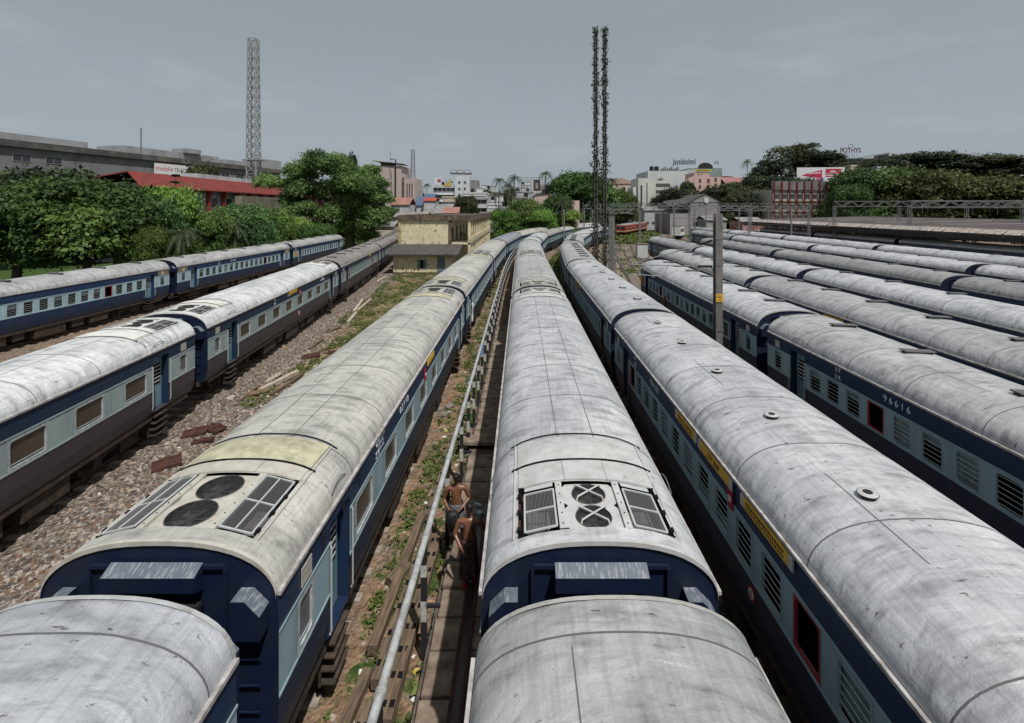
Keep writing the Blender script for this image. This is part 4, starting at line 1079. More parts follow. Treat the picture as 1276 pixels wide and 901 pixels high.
# scattered timber, plates and stones between the left trains (pixel anchored positions on the ground)
def gp(x, y): Z = F*EYE/(y-HY); return (gx(x, Z), Z)
def log(a, b, w_, h_, m, label, cat, group): 
    A, B = gp(*a), gp(*b); return beam('plank' if cat == 'plank' else 'timber', (A[0],A[1],h_/2+.02), (B[0],B[1],h_/2+.10), w_, h_, m, label, cat, group)
GP = 'planks and timbers dumped between the left trains'
log((324,490),(371,468),.24,.20,WOODP,'long pale timber with a bright sawn end beside the white roofed train','timber',GP)
log((338,494),(377,470),.14,.12,WOODS,'thin brown timber just right of the long pale timber','timber',GP)
log((332,478),(350,468),.20,.08,WOODP,'short flat pale board behind the long pale timber','plank',GP)
log((434,403),(444,392),.22,.16,WOODP,'left pale sawn log of the far pile','timber',GP)
log((441,390),(452,376),.24,.18,WOODP,'upper pale sawn log of the far pile','timber',GP)
log((446,388),(462,375),.2,.14,WOODP,'pale branch crossing the far pile','timber',GP)
log((470,352),(480,347),.25,.16,WOODP,'small white log near the yellow building corner','timber',GP)
log((385,436),(402,425),.18,.1,WOODS,'brown plank halfway along the rubble strip','plank',GP)
log((409,415),(424,409),.18,.1,WOODS,'dark plank beyond the small green weeds','plank',GP)
log((300,500),(322,484),.10,.06,WOODS,'thin lath near the ballast shoulder','plank',GP)
def rusty(px_, rot, sx, sy, label):
    X, Y = gp(*px_); mb = MB(); mb.box(-sx,sx,-sy,sy,.02,.06); mb.box(-sx*.2,sx*.2,-sy,sy,.06,.13); mb.box(-sx,sx,-sy*.9,-sy*.6,.06,.10); mb.box(-sx,sx,sy*.6,sy*.9,.06,.10)
    o = mb.build('rusty_plate', RUST, loc=(X,Y,.03)); o.rotation_euler = (R(4),R(-5),R(rot)); tag(o, label, 'plate', 'rusty sleeper plates on the rubble'); return o
rusty((243,541),25,.42,.30,'rusty ribbed plate beside the roof edge of the beige coach')
rusty((267,536),-30,.50,.26,'largest rusty plate, tilted, nearest the beige roof')
rusty((253,552),15,.36,.13,'narrow rusty channel piece below the two ribbed plates')
rusty((208,580),35,.42,.36,'double rusty plate at the lower left of the ballast')
rusty((388,445),20,.5,.3,'dark rusty scrap halfway along the rubble')
rusty((414,441),-15,.4,.22,'small rusty scrap right of the weeds')
def rock(px_, s, label, m):
    X, Y = gp(*px_); bm = bmesh.new(); bmesh.ops.create_icosphere(bm, subdivisions=2, radius=s)
    for v in bm.verts: v.co += Vector(rng.normal(size=3)*s*.12); v.co.z *= .6; v.co.x *= 1.4
    me = bpy.data.meshes.new('rock'); bm.to_mesh(me); bm.free(); me.materials.append(m); o = inst('stone_block', me, None, (X,Y,s*.35), rng.random()*3); tag(o, label, 'stone', 'stone blocks lying about the yard')
rock((316,493),.24,'brown cut stone block at the near end of the long pale timber',ST[2]); rock((288,498),.18,'flat pale stone left of the pale timber',ST[1]); rock((330,489),.2,'second block under the long pale timber',ST[2])
for px_, lab in (((604,620),'dark lump beside the walkway near the centre train'),((601,640),'dark round lump just behind the front man'),((598,600),'brown lump right of the raised slab')):
    rock(px_, .24, lab, ST[3])
for px_, lab in (((560,508),'stone in the weeds beside the pipe halfway up the walkway'),((545,512),'stone left of the pipe near the stone heap'),((552,518),'pale stone of the small heap by the pipe')):
    rock(px_, .17, lab, ST[0])

GS_ = 'small scraps of wood and rust on the rubble strip'
r_s = random.Random(31); pl_ = []
for q in range(3):
    mb = MB(); L_ = (.9,.6,1.3)[q]; mb.box(-.07,.07,-L_/2,L_/2,0,.05); pl_.append(mb.mesh('scrap_plank', [(WOODS,RUST,WOODP)[q]]))
for k in range(46):
    y = 12+48*r_s.random()**1.2; e_ = -13.3-.108*(y-15); x = e_+2.0+r_s.random()*max(1.5, (-7.2-(e_+2.0)))
    o = inst('scrap_plank', pl_[k % 3], None, (x, y, .03+.03*r_s.random()), r_s.random()*3.14); o.rotation_euler.x = r_s.uniform(-.08,.08); o.rotation_euler.y = r_s.uniform(-.2,.2)
    tag(o, ('thin brown scrap plank lying in the rubble between the left trains','rusty flat scrap strip lying in the rubble between the left trains','long pale lath lying in the rubble between the left trains')[k % 3], 'scrap', GS_)
# water bottle and rags near the men
mb = MB(); mb.tube([(0,0,0),(0,0,.16),(0,0,.2),(0,0,.22)],[.045,.045,.02,.02],10); o = mb.build('water_bottle', mat('clear_plastic', (.35,.5,.52), .15, spec=.6), loc=(-1.28,13.4,SL+.05)); o.rotation_euler = (R(90),0,R(60)); tag(o,'pale blue plastic bottle lying on a slab behind the men','bottle')
mb = MB(); mb.tube([(0,0,0),(0,0,.14)],[.07,.085],14); mb.tube([(-.085,0,.14),(0,0,.2),(.085,0,.14)],.004,5); o = mb.build('bucket', mat('blue_bucket_plastic', (.30,.42,.46), .4), loc=(-1.12,12.9,SL)); tag(o,'small pale blue bucket standing behind the back man','bucket')

# ------------------------------------------------------------------ people
SKIN = mat('brown_skin', (.185,.082,.046), .38, spec=.5, c2=(.13,.055,.030), scale=9); HAIRM = mat('black_hair', (.006,.005,.005), .6)
CHECK = mat('dark_checked_lungi', (.030,.016,.016), .85, c2=(.10,.05,.045), scale=16, lo=.5, hi=.56); GREYC = mat('grey_cloth', (.14,.145,.155), .85, c2=(.08,.08,.09), scale=6)
BLKC = mat('black_wet_cloth', (.010,.010,.012), .6, bump=.5, bscale=12); REDS = mat('red_sandal', (.42,.010,.016), .4); LIPM = mat('mouth_skin', (.07,.022,.018), .5); EYEM = mat('eye_dark', (.01,.008,.008), .3)
def skin_body(name, J, E, m, parent=None, sub=2, root=0):
    me = bpy.data.meshes.new(name); keys = list(J); me.from_pydata([J[k][0] for k in keys], [(keys.index(a), keys.index(b)) for a, b in E], []); 
    o = bpy.data.objects.new(name, me); col.objects.link(o)
    bm = bmesh.new(); bm.from_mesh(me); ly_ = bm.verts.layers.skin.verify(); bm.verts.ensure_lookup_table()
    for i, k in enumerate(keys):
        r_ = J[k][1]; bm.verts[i][ly_].radius = r_ if isinstance(r_, tuple) else (r_, r_); bm.verts[i][ly_].use_root = (i == root)
    bm.to_mesh(me); bm.free(); md = o.modifiers.new('s', 'SKIN')
    md.use_smooth_shade = True; md.branch_smoothing = .6
    ss = o.modifiers.new('sub', 'SUBSURF'); ss.levels = sub; ss.render_levels = sub
    dg = bpy.context.evaluated_depsgraph_get(); dg.update(); m2 = bpy.data.meshes.new_from_object(o.evaluated_get(dg)); bpy.data.objects.remove(o); m2.name = name
    m2.materials.clear(); m2.materials.append(m); m2.polygons.foreach_set('use_smooth', [True]*len(m2.polygons))
    o = bpy.data.objects.new(name, m2); col.objects.link(o)
    if parent: o.parent = parent
    return o
def hand(J, E, wrist, dirv, side, up, tag_, curl=.5):
    """five fingers rooted in the palm: dirv = along the hand, side = towards the thumb, up = back of the hand"""
    W, D, S, U = Vector(wrist), Vector(dirv).normalized(), Vector(side).normalized(), Vector(up).normalized()
    p = W+D*.055; J[tag_+'palm'] = (tuple(p), (.030,.018)); E.append((tag_+'w', tag_+'palm'))
    for i, (o_, L) in enumerate(((.030,.075),(.010,.085),(-.010,.080),(-.028,.062))):
        a = p+S*o_*.9+D*.035; b = a+D*L*.5-U*L*.12*curl; c = b+D*L*.45*(1-curl*.5)-U*L*.5*curl
        J[f'{tag_}f{i}a'] = (tuple(a), .0095); J[f'{tag_}f{i}b'] = (tuple(b), .0085); J[f'{tag_}f{i}c'] = (tuple(c), .007)
        E += [(tag_+'palm', f'{tag_}f{i}a'), (f'{tag_}f{i}a', f'{tag_}f{i}b'), (f'{tag_}f{i}b', f'{tag_}f{i}c')]
    a = W+D*.03+S*.035; b = a+D*.03+S*.022-U*.008; c = b+D*.03+S*.004-U*.014
    J[tag_+'ta'] = (tuple(a), .012); J[tag_+'tb'] = (tuple(b), .010); J[tag_+'tc'] = (tuple(c), .008); E += [(tag_+'w', tag_+'ta'), (tag_+'ta', tag_+'tb'), (tag_+'tb', tag_+'tc')]
def head_mesh(parent, c, yaw, pitch):
    bm = bmesh.new(); bmesh.ops.create_uvsphere(bm, u_segments=28, v_segments=22, radius=1)
    for v in bm.verts:
        x, y, z = v.co; x *= .076; yy = y*.096; zz = z*.118
        if z < -.15: x *= 1+.42*(z+.15); yy += -.010*( -z)                      # jaw narrows, chin forward
        if y < -.55 and abs(z) < .5: yy += .008*(1-abs(z)/.5)                    # flatter face
        if y < -.8 and abs(v.co.x) < .24 and -.35 < z < .15: yy -= .020*(1-abs(v.co.x)/.24)*(1-abs(z+.12)/.28)   # nose
        if y < -.6 and .16 < abs(v.co.x) < .6 and -.02 < z < .2: yy += .007      # eye sockets
        if y < -.6 and z > .2 and z < .34: yy -= .004                           # brow
        v.co = (x, yy, zz)
    me = bpy.data.meshes.new('head'); bm.to_mesh(me); bm.free(); me.materials.append(SKIN); me.polygons.foreach_set('use_smooth', [True]*len(me.polygons))
    h = inst('head', me, parent, c); h.rotation_euler = (R(pitch), 0, R(yaw))
    mb = MB()
    for s in (-1, 1):
        mb.tube([(s*.028,-.084,.012),(s*.028,-.090,.012)], .011, 10, 1)
        pts = [(s*.076,.005+.018*math.cos(a),.0+.030*math.sin(a)) for a in [k*math.pi/5 for k in range(11)]]; mb.tube(pts, .007, 6, 0)
        mb.bar((s*.014,-.094,.030),(s*.044,-.086,.032),.006,.006,1)
    mb.bar((-.022,-.092,-.056),(.022,-.092,-.056),.010,.008,2)
    f = mb.build('face_features', [SKIN, EYEM, LIPM], h)
    bm = bmesh.new(); bmesh.ops.create_uvsphere(bm, u_segments=28, v_segments=20, radius=1)
    dele = [v for v in bm.verts if v.co.z < -.35 or (v.co.y < -.35 and v.co.z < .42)]; bmesh.ops.delete(bm, geom=dele, context='VERTS')
    for v in bm.verts:
        n_ = 1+.05*math.sin(v.co.x*17+v.co.y*11)*math.sin(v.co.z*19); v.co = (v.co.x*.084*n_, v.co.y*.104*n_+.004, v.co.z*.127*n_+.004)
    me = bpy.data.meshes.new('hair'); bm.to_mesh(me); bm.free(); me.materials.append(HAIRM); me.polygons.foreach_set('use_smooth', [True]*len(me.polygons)); inst('hair', me, h)
def torso(J, E, hip, lean, sh=.215):
    hx, hy, hz = hip
    def P(dx, dy, dz): return (hx+dx+lean[0]*dz, hy+dy+lean[1]*dz, hz+dz)
    J['pel'] = (P(0,0,0), (.165,.130)); J['bel'] = (P(0,-.045,.15), (.170,.150)); J['che'] = (P(0,-.02,.33), (.182,.130)); J['uch'] = (P(0,.0,.45), (.150,.100)); J['nek'] = (P(0,-.01,.56), .058); J['hd'] = (P(0,-.025,.64), .052)
    E += [('pel','bel'),('bel','che'),('che','uch'),('uch','nek'),('nek','hd')]
    for s, n in ((-1,'L'),(1,'R')): J['sh'+n] = (P(s*sh,0,.47), .074); E.append(('uch','sh'+n))
    return P
# front man: dark skinned, bare chested, looking down and to his left, right arm hanging forward
man = empty('person', (-1.16, 10.62, SL+.02), 0)
J = {}; E = []
P = torso(J, E, (0.0,0,.92), (.02,-.04))
hd = P(0,-.04,.76)
for s, n in ((-1,'L'),(1,'R')):
    k = (s*.10,-.06,.50) if s < 0 else (s*.10,.08,.52); a = (s*.09,-.02,.09) if s < 0 else (s*.11,.16,.09)
    J['hip'+n] = ((s*.095,0,.86), .092); J['kn'+n] = (k, .060); J['an'+n] = (a, .040); J['hl'+n] = ((a[0],a[1]-.06,.045),(.045,.030)); J['toe'+n] = ((a[0]+s*.01,a[1]-.17,.030),(.042,.020))
    E += [('pel','hip'+n),('hip'+n,'kn'+n),('kn'+n,'an'+n),('an'+n,'hl'+n),('hl'+n,'toe'+n)]
J['elL'] = ((-.30,-.08,1.12), .054); J['Lw'] = ((-.12,-.30,.93), .030); E += [('shL','elL'),('elL','Lw')]; hand(J, E, J['Lw'][0], (.55,-.5,-.6), (0,-.4,.9), (-.4,-.7,.2), 'L', .5)
J['elR'] = ((.35,.04,1.13), .054); J['Rw'] = ((.38,-.16,.98), .030); E += [('shR','elR'),('elR','Rw')]; hand(J, E, J['Rw'][0], (.2,-.4,-.9), (-.8,-.5,0), (.5,.2,.2), 'R', .6)
body = skin_body('body', J, E, SKIN, man)
head_mesh(man, hd, 25, 28)
def lungi(parent, top, bot, hips, feet, m, name, r0=.165, r1=.235, fold=.018, yb=0):
    mb = MB(); n = 40; lv = 12; ring_ = []
    for j in range(lv+1):
        t = j/lv; z = top+(bot-top)*t
        for k in range(n):
            a = 2*math.pi*k/n; rx = r0+(r1-r0)*t; ry = (r0*.86)+(r1*.95-r0*.86)*t; f_ = 1+fold*6*t*math.sin(a*7+1.5*math.sin(t*3))
            mb.v.append((rx*math.cos(a)*f_, yb*t+ry*math.sin(a)*f_-.01, z+.012*math.sin(a*3)))
    for j in range(lv):
        for k in range(n):
            a = j*n+k; b = j*n+(k+1) % n; mb.f.append((a, b, b+n, a+n)); mb.m.append(0)
    o = mb.build(name, m, parent, smooth=True); sd_ = o.modifiers.new('t', 'SOLIDIFY'); sd_.thickness = .008; return o
lungi(man, 1.00, .17, None, None, CHECK, 'lungi', .168, .215, yb=.03)
mb = MB()
for s, ax, ay in ((-1,-.09,-.02),(1,.11,.16)):
    pts = [(ax+.048*math.cos(a)*(1 if math.sin(a) > 0 else 1.05), ay-.075+.135*math.sin(a), 0) for a in [2*math.pi*k/14 for k in range(14)]]
    mb.poly([(x,y,.018) for x, y, _ in pts]); mb.poly([(x,y,-.004) for x, y, _ in pts][::-1])
    for k in range(14): a, b = pts[k], pts[(k+1) % 14]; mb.quad((a[0],a[1],-.004),(b[0],b[1],-.004),(b[0],b[1],.018),(a[0],a[1],.018))
    mb.tube([(ax-.05,ay-.06,.02),(ax-.03,ay-.10,.075),(ax+.03,ay-.10,.075),(ax+.05,ay-.06,.02)], .016, 6)
    mb.tube([(ax-.048,ay-.13,.02),(ax,ay-.14,.062),(ax+.048,ay-.13,.02)], .018, 6)
mb.build('sandals', REDS, man)
mb = MB()
for s in (-1, 1): mb.tube([(s*.085,-.150,1.27),(s*.085,-.158,1.27)], .016, 10)
mb.build('chest_detail', LIPM, man)
tag(man, 'bare chested man in a dark checked lungi and red sandals looking down, nearer the camera', 'person')
# back man: both hands in front of him holding a black wet cloth
man2 = empty('person', (-1.62, 12.0, SL-.02), R(6))
J = {}; E = []
P = torso(J, E, (0,0,.90), (.0,-.06)); hd = P(0,-.07,.74)
for s, n in ((-1,'L'),(1,'R')):
    J['hip'+n] = ((s*.10,0,.84), .095); J['kn'+n] = ((s*.13,-.03,.48), .060); J['an'+n] = ((s*.14,.02,.09), .040); J['hl'+n] = ((s*.14,-.04,.042),(.045,.030)); J['toe'+n] = ((s*.15,-.15,.030),(.042,.020))
    E += [('pel','hip'+n),('hip'+n,'kn'+n),('kn'+n,'an'+n),('an'+n,'hl'+n),('hl'+n,'toe'+n)]
    J['el'+n] = ((s*.32,-.02,1.08), .053); E.append(('sh'+n,'el'+n))
J['Lw'] = ((-.16,-.27,.93), .030); J['Rw'] = ((.10,-.28,.94), .030); E += [('elL','Lw'),('elR','Rw')]
hand(J, E, J['Lw'][0], (.5,-.7,-.25), (.3,.1,.9), (-.5,-.5,.3), 'L', .7); hand(J, E, J['Rw'][0], (-.7,-.6,-.2), (-.2,.1,.9), (.5,-.5,.3), 'R', .7)
skin_body('body', J, E, SKIN, man2); head_mesh(man2, hd, -12, 35)
lungi(man2, .98, .42, None, None, GREYC, 'wrapped_cloth', .172, .215)
tag(man2, 'bare chested man in a grey wrap with bowed head, right beside the pipe', 'person')
mb = MB(); n = 20
for j in range(10):
    t = j/9; rx = .05+.12*math.sin(math.pi*min(1,t*1.25+.12))**.7 if t < .8 else .10; 
    for k in range(n):
        a = 2*math.pi*k/n; f_ = 1+.12*math.sin(3*a+j)+.06*math.sin(7*a); mb.v.append((rx*math.cos(a)*f_, rx*.75*math.sin(a)*f_, 1.0-.60*t))
for j in range(9):
    for k in range(n): a = j*n+k; b = j*n+(k+1) % n; mb.f.append((a,b,b+n,a+n)); mb.m.append(0)
mb.f.append(tuple(range(n))[::-1]); mb.m.append(0); mb.f.append(tuple(range(9*n,10*n))); mb.m.append(0)
o = mb.build('wet_cloth', BLKC, smooth=True); o.location = (-1.67, 11.64, SL-.06); tag(o, 'bundled black wet cloth held in both hands by the back man', 'cloth')

# ------------------------------------------------------------------ masts, gantries, tower
def hbeam(mb, x, y, z0, z1, w_=.42, d=.36, m=0, t=.03):
    mb.box(x-w_/2, x+w_/2, y-d/2, y-d/2+t, z0, z1, m); mb.box(x-w_/2, x+w_/2, y+d/2-t, y+d/2, z0, z1, m); mb.box(x-t/2, x+t/2, y-d/2+t, y+d/2-t, z0, z1, m)
def insul(mb, a, b, r=.07, n=9, m=1):
    a, b = Vector(a), Vector(b)
    for k in range(n):
        p = a+(b-a)*(k+.2)/n; q = a+(b-a)*(k+.75)/n; mb.tube([p, q], [r*.6, r], 10, m)
    mb.tube([a, b], r*.4, 8, m)
def cantilever(parent, x, y, zt, zl, reach, zc):
    mb = MB(); s = 1 if reach > 0 else -1
    insul(mb, (x+s*.25,y,zl), (x+s*.95,y,zl)); mb.tube([(x+s*.95,y,zl),(x+reach,y,zl+.1)], .024, 8, 0)
    insul(mb, (x+s*.25,y,zt), (x+s*.85,y,zt-.35*.6)); mb.tube([(x+s*.85,y,zt-.21),(x+reach*.96,y,zl+.12)], .022, 8, 0)
    mb.tube([(x+reach*.55,y,zl+.05),(x+reach*.62,y,zl-.45),(x+reach*.98,y,zl-.35)], .016, 6, 0)
    mb.tube([(x+s*.2,y,zl-.25),(x+s*.3,y,zl)], .03, 6, 0); mb.tube([(x+reach*.96,y,zl+.12),(x+reach,y,zl+.45)], .02, 6, 0)
    return mb.build('cantilever_arm', [GALV, BLACKISH], parent)
m1x, m1y = 9.05, 21.9
ms = empty('steel_mast', (m1x, m1y, 0)); tag(ms, 'tall weathered steel mast with insulated arms and a small yellow tag', 'mast')
mb = MB(); hbeam(mb, 0,0,0,8.58,.31,.34); mb.box(-.3,.3,-.3,.3,0,.5,1)
for z in (1.8,3.2,4.6,6.2,7.4): mb.box(-.175,.175,-.19,-.172,z,z+.12,0)
mb.build('mast_column', [mat('mast_weathered_steel',(.15,.14,.135),.6,c2=(.085,.08,.075),scale=5,stretch=(1,1,.3)), CONC], ms); cantilever(ms, 0,0,7.35,6.15,-4.1,5.6)
mb = MB(); mb.box(-.16,.16,-.20,-.185,4.55,4.92); y_ = mb.build('number_tag', YELL, ms); put_text('225', .13, BLACKT, y_, (0,-.204,4.80), (R(90),0,0)); put_text('15', .13, BLACKT, y_, (0,-.204,4.66), (R(90),0,0))
# catenary wires
WIRE = mat('copper_wire', (.08,.08,.08), .6)
for k, (pts, lab) in enumerate((([(16.5,60,6.4),(19.5,75,6.1),(28,118,6.3),(41,168,6.6)],'thin contact wire over the curved empty tracks'),([(23,60,6.5),(24,90,6.2),(33,130,6.4)],'contact wire over the third row past the mast'),([(38.8,60,6.6),(38.8,96,6.3),(43,130,6.6)],'contact wire over the fifth row past the mast'),([(34,150,7.5),(60,215,7.5)],'contact wire over the red locomotives'))):
    mb = MB(); mb.tube(pts, .022, 4); mb.tube([(x,y,z+1.1) for x,y,z in pts], .018, 4); o = mb.build('contact_wire', WIRE); tag(o, lab, 'wire')

m2 = empty('portal_mast', (12.95, 68, 0)); tag(m2, 'grey box section mast with a short lattice arm, right of the vine covered mast', 'mast')
mb = MB(); mb.box(-.40,-.02,-.2,.2,0,8.4); mb.box(.02,.40,-.2,.2,0,8.4)
for z in np.arange(.5,8.3,.8): mb.bar((-.42,-.21,z),(.42,-.21,z+.4),.05,.03)
mb.build('mast_column', GALV, m2)
def truss(mb, x0, x1, y, z0, z1, bay, d=.5, m=0, r=.05, zb0=None, zb1=None):
    n = max(1, int(abs(x1-x0)/bay))
    for yy in (y-d/2, y+d/2):
        for z in (z0, z1): mb.bar((x0,yy,z),(x1,yy,z),r*2,r*2,m)
        for k in range(n):
            xa = x0+(x1-x0)*k/n; xb = x0+(x1-x0)*(k+1)/n
            mb.bar((xa,yy,z0 if k % 2 else z1),(xb,yy,z1 if k % 2 else z0),r*1.3,r*1.3,m)
mb = MB(); truss(mb,-1.6,3.0,0,7.95+.35,8.75,1.0,.7); insul(mb,(-1.6,0,8.9),(-1.6,0,9.6),.16,4); insul(mb,(-2.2,0,8.9),(-2.2,0,9.7),.2,3)
mb.build('lattice_arm', [GALV, mat('glass_insulator',(.45,.47,.48),.3)], m2)
mb = MB(); mb.tube([(-.3,0,5.45),(-6.2,0,5.3)], .04, 6); mb.build('side_arm', GALV, m2)
mb = MB(); mb.box(-.22,.22,-.02,.02,-.3,.3,0); mb.box(-.09,.09,-.03,-.02,-.2,.2,1); o = mb.build('red_marker', [REDP, mat('marker_white',(.7,.7,.7),.5)], m2, loc=(-2.6,-.1,5.1))
# the lattice column overgrown by a climber
vx, vy = 11.0, 66
ls = empty('lattice_column', (vx, vy, 0)); tag(ls, 'very tall thin lattice light mast overgrown by a climber', 'mast')
mb = MB(); HT = 34
for s in (-.62,.62):
    for yy in (-.28,.28): mb.bar((s-.2,yy,0),(s-.12,yy,HT),.07,.07); mb.bar((s+.2,yy,0),(s+.12,yy,HT),.07,.07)
    for k in range(int(HT/.7)): z = k*.7; mb.bar((s-.19,-.28,z),(s+.19,-.28,z+.7),.04,.03); mb.bar((s+.19,.28,z),(s-.19,.28,z+.7),.04,.03)
mb.build('column_lattice', mat('mast_old_steel',(.10,.10,.095),.7), ls)
r = np.random.default_rng(3); P_ = []; T_ = []
for k in range(9500):
    z = 34*r.random()**.95; s = -.62 if r.random() < .5 else .62; th = .13+.14*abs(math.sin(z*1.3+s*3))*abs(math.sin(z*.31))+.08*r.random()
    P_.append((s+r.normal()*th*(1.25 if z < 16 else .9), r.normal()*th, z)); T_.append(min(1, max(0, .1+.5*r.random())))
P_ = np.array(P_); vm = leaf_cloud(P_, r.normal(size=P_.shape)+np.array([0,-.6,.3]), .13, np.array(T_), 4); VINE = leafcol('vine_leaves', (.014,.022,.010), (.06,.075,.030), trans=.2); vm.materials.append(VINE)
v_ = inst('climbing_vine', vm, None, (vx, vy, 0)); tag(v_, 'dark climbing plant wrapped all the way up the tall lattice mast', 'climber')

def portal(name, Y, xs, ztop, depth, label, r=.05, w_=.36, bay=1.3, dy=0):
    root = empty(name, (xs[0], Y, 0)); x0 = xs[0]
    mb = MB(); truss(mb, 0, xs[-1]-x0, 0, ztop-depth, ztop, bay, .5, 0, r); mb.build('truss_beam', GALV, root)
    for x in xs:
        mb = MB(); 
        for sx in (-w_/2, w_/2):
            for sy in (-.2,.2): mb.bar((sx,sy,0),(sx,sy,ztop-depth),.07,.07)
        for k in range(int(ztop/.9)): mb.bar((-w_/2,-.2,k*.9),(w_/2,-.2,k*.9+.9),.05,.03); mb.bar((-w_/2,.2,k*.9+.9),(w_/2,.2,k*.9),.05,.03)
        mb.build('lattice_leg', GALV, root, loc=(x-x0,0,0))
    mb = MB()
    for k in range(int((xs[-1]-x0)/4)):
        x = 2+4*k; insul(mb,(x,0,ztop+.02),(x,0,ztop+.6),.14,3); mb.tube([(x,0,ztop-depth),(x,0,ztop-depth-1.1)],.03,6,0)
    mb.build('insulators', [GALV, BLACKISH], root); tag(root, label, 'gantry', 'overhead line gantries across the yard'); return root
portal('overhead_gantry', 118, [15.5,29.5,43,57], 9.9, .9, 'overhead line gantry spanning the tracks behind the red locomotives and first right rows')
portal('overhead_gantry', 96, [34,46,58], 9.4, .8, 'overhead line gantry standing beyond the white roofed rows, left of the platform canopy')
portal('overhead_gantry', 150, [28,44,62,78], 10.8, 1.0, 'farthest overhead line gantry, in front of the grey gabled shed')
portal('overhead_gantry', 92, [60.5,73,86,99], 10.4, 1.0, 'overhead line gantry rising over the platform canopy at the right', bay=1.6)
portal('overhead_gantry', 76, [62,80,98], 10.2, 1.1, 'nearest overhead line gantry at the far right edge over the canopy', bay=1.6)
# single poles with arms between the rows
def pole(x, y, h, label, arm=0):
    mb = MB(); hbeam(mb,0,0,0,h,.24,.2)
    if arm: mb.bar((0,0,h-1.2),(arm,0,h-.8),.06,.06); mb.bar((0,0,h-.3),(arm*.9,0,h-.8),.04,.04); insul(mb,(arm*.25,0,h-1.1),(arm*.5,0,h-1.0),.08,4)
    o = mb.build('overhead_line_pole', [GALV, BLACKISH], loc=(x,y,0)); tag(o, label, 'pole', 'single overhead line poles'); return o
pole(gx(797,115),115,8.6,'single pole beside the red locomotives',-3); pole(gx(840,112),112,8.8,'single pole left of the grey blunt ended coaches',-3)
pole(gx(816,160),160,9.5,'small far pole beyond the bushy grass',2.5); pole(gx(921,108),108,9.0,'single pole behind the tall steel mast, right of it',3); pole(gx(703,100),100,8.9,'single pole beside the bend of the centre train',-2.5); pole(gx(728,118),118,9.4,'single pole left of the vine covered mast',3)
pole(gx(986,90),90,9.2,'single pole standing before the platform canopy end',-3); pole(gx(880,125),125,9.0,'far pole between the shed and the mast',2)

# ------------------------------------------------------------------ red locomotives
LRED = mat('loco_red', (.24,.032,.030), .55, c2=(.13,.025,.022), scale=1.2); LCR = mat('loco_cream', (.42,.27,.15), .55); LROOF = mat('loco_roof', (.42,.41,.40), .6, c2=(.2,.2,.2), scale=1)
def loco(a, b, label):
    a, b = Vector((*a,0)), Vector((*b,0)); d = b-a; L = d.length/2-.6
    root = empty('electric_locomotive', (a+b)/2, math.atan2(-d.x, d.y)); tag(root, label, 'locomotive', 'red electric locomotives')
    mb = MB(); prof = [(1.5,1.2),(1.55,1.35),(1.55,3.3),(1.40,3.62)]
    for s in (-1,1):
        for (x0,z0),(x1,z1) in zip(prof[:-1],prof[1:]): mb.quad((s*x0,-L,z0),(s*x0,L,z0),(s*x1,L,z1),(s*x1,-L,z1),0)
        a1,b1 = sorted((s*1.552,s*1.575)); mb.box(a1,b1,-L,L,1.55,1.95,1); mb.box(a1,b1,-L,L,2.7,2.82,1)
    for e in (-1,1): 
        mb.poly([(-1.5,e*L,1.2),(1.5,e*L,1.2),(1.55,e*(L+.1),2.2),(1.4,e*(L-.15),3.62),(-1.4,e*(L-.15),3.62),(-1.55,e*(L+.1),2.2)],0); mb.box(-1.5,1.5,e*(L+.12)-.02,e*(L+.12)+.02,1.5,1.85,1)
    mb.build('body', [LRED,LCR], root)
    mb = MB(); mb.box(-1.38,1.38,-L+.2,L-.2,3.6,3.85); mb.box(-.8,.8,-L*.6,L*.6,3.85,4.0); mb.build('roof', LROOF, root)
    mb = MB()
    for s in (-1,1): mb.box(s*.75-.5,s*.75+.5,-L-.12,-L-.02,2.55,3.25)
    mb.build('windscreen', mat('loco_glass',(.02,.025,.03),.2), root)
    for yy in (-L*.55,L*.55):
        mb = MB(); z=4.0; mb.bar((-.5,yy-.9,z+.1),(-.5,yy+.3,z+.5),.05,.05); mb.bar((.5,yy-.9,z+.1),(.5,yy+.3,z+.5),.05,.05); mb.bar((-.9,yy+.3,z+.5),(.9,yy+.3,z+.5),.06,.06); mb.build('pantograph', BLACKISH, root)
    for y in (-L*.6, L*.6): inst('bogie', M_['bogie'], root, (0,y,0))
    for s in (-1,1):
        mb = MB()
        for k in range(6): y = -L*.5+L*k/5; a1,b1 = sorted((s*1.553,s*1.57)); mb.box(a1,b1,y-.35,y+.35,2.1,2.6)
        mb.build('side_louvres', BLACKISH, root)
p0 = Vector((32.5,156)); dv = Vector((.43,.903))
for k, lab in enumerate(('nearest red and cream locomotive, its dark windscreens facing the camera','middle red locomotive of the three coupled ones','farthest red locomotive beyond the bushy grass')):
    a = p0+dv*(19.5*k); b = a+dv*19.5; loco(a, b, lab)
track([(31.5,150),(32.5,156),(62,218),(75,245)])
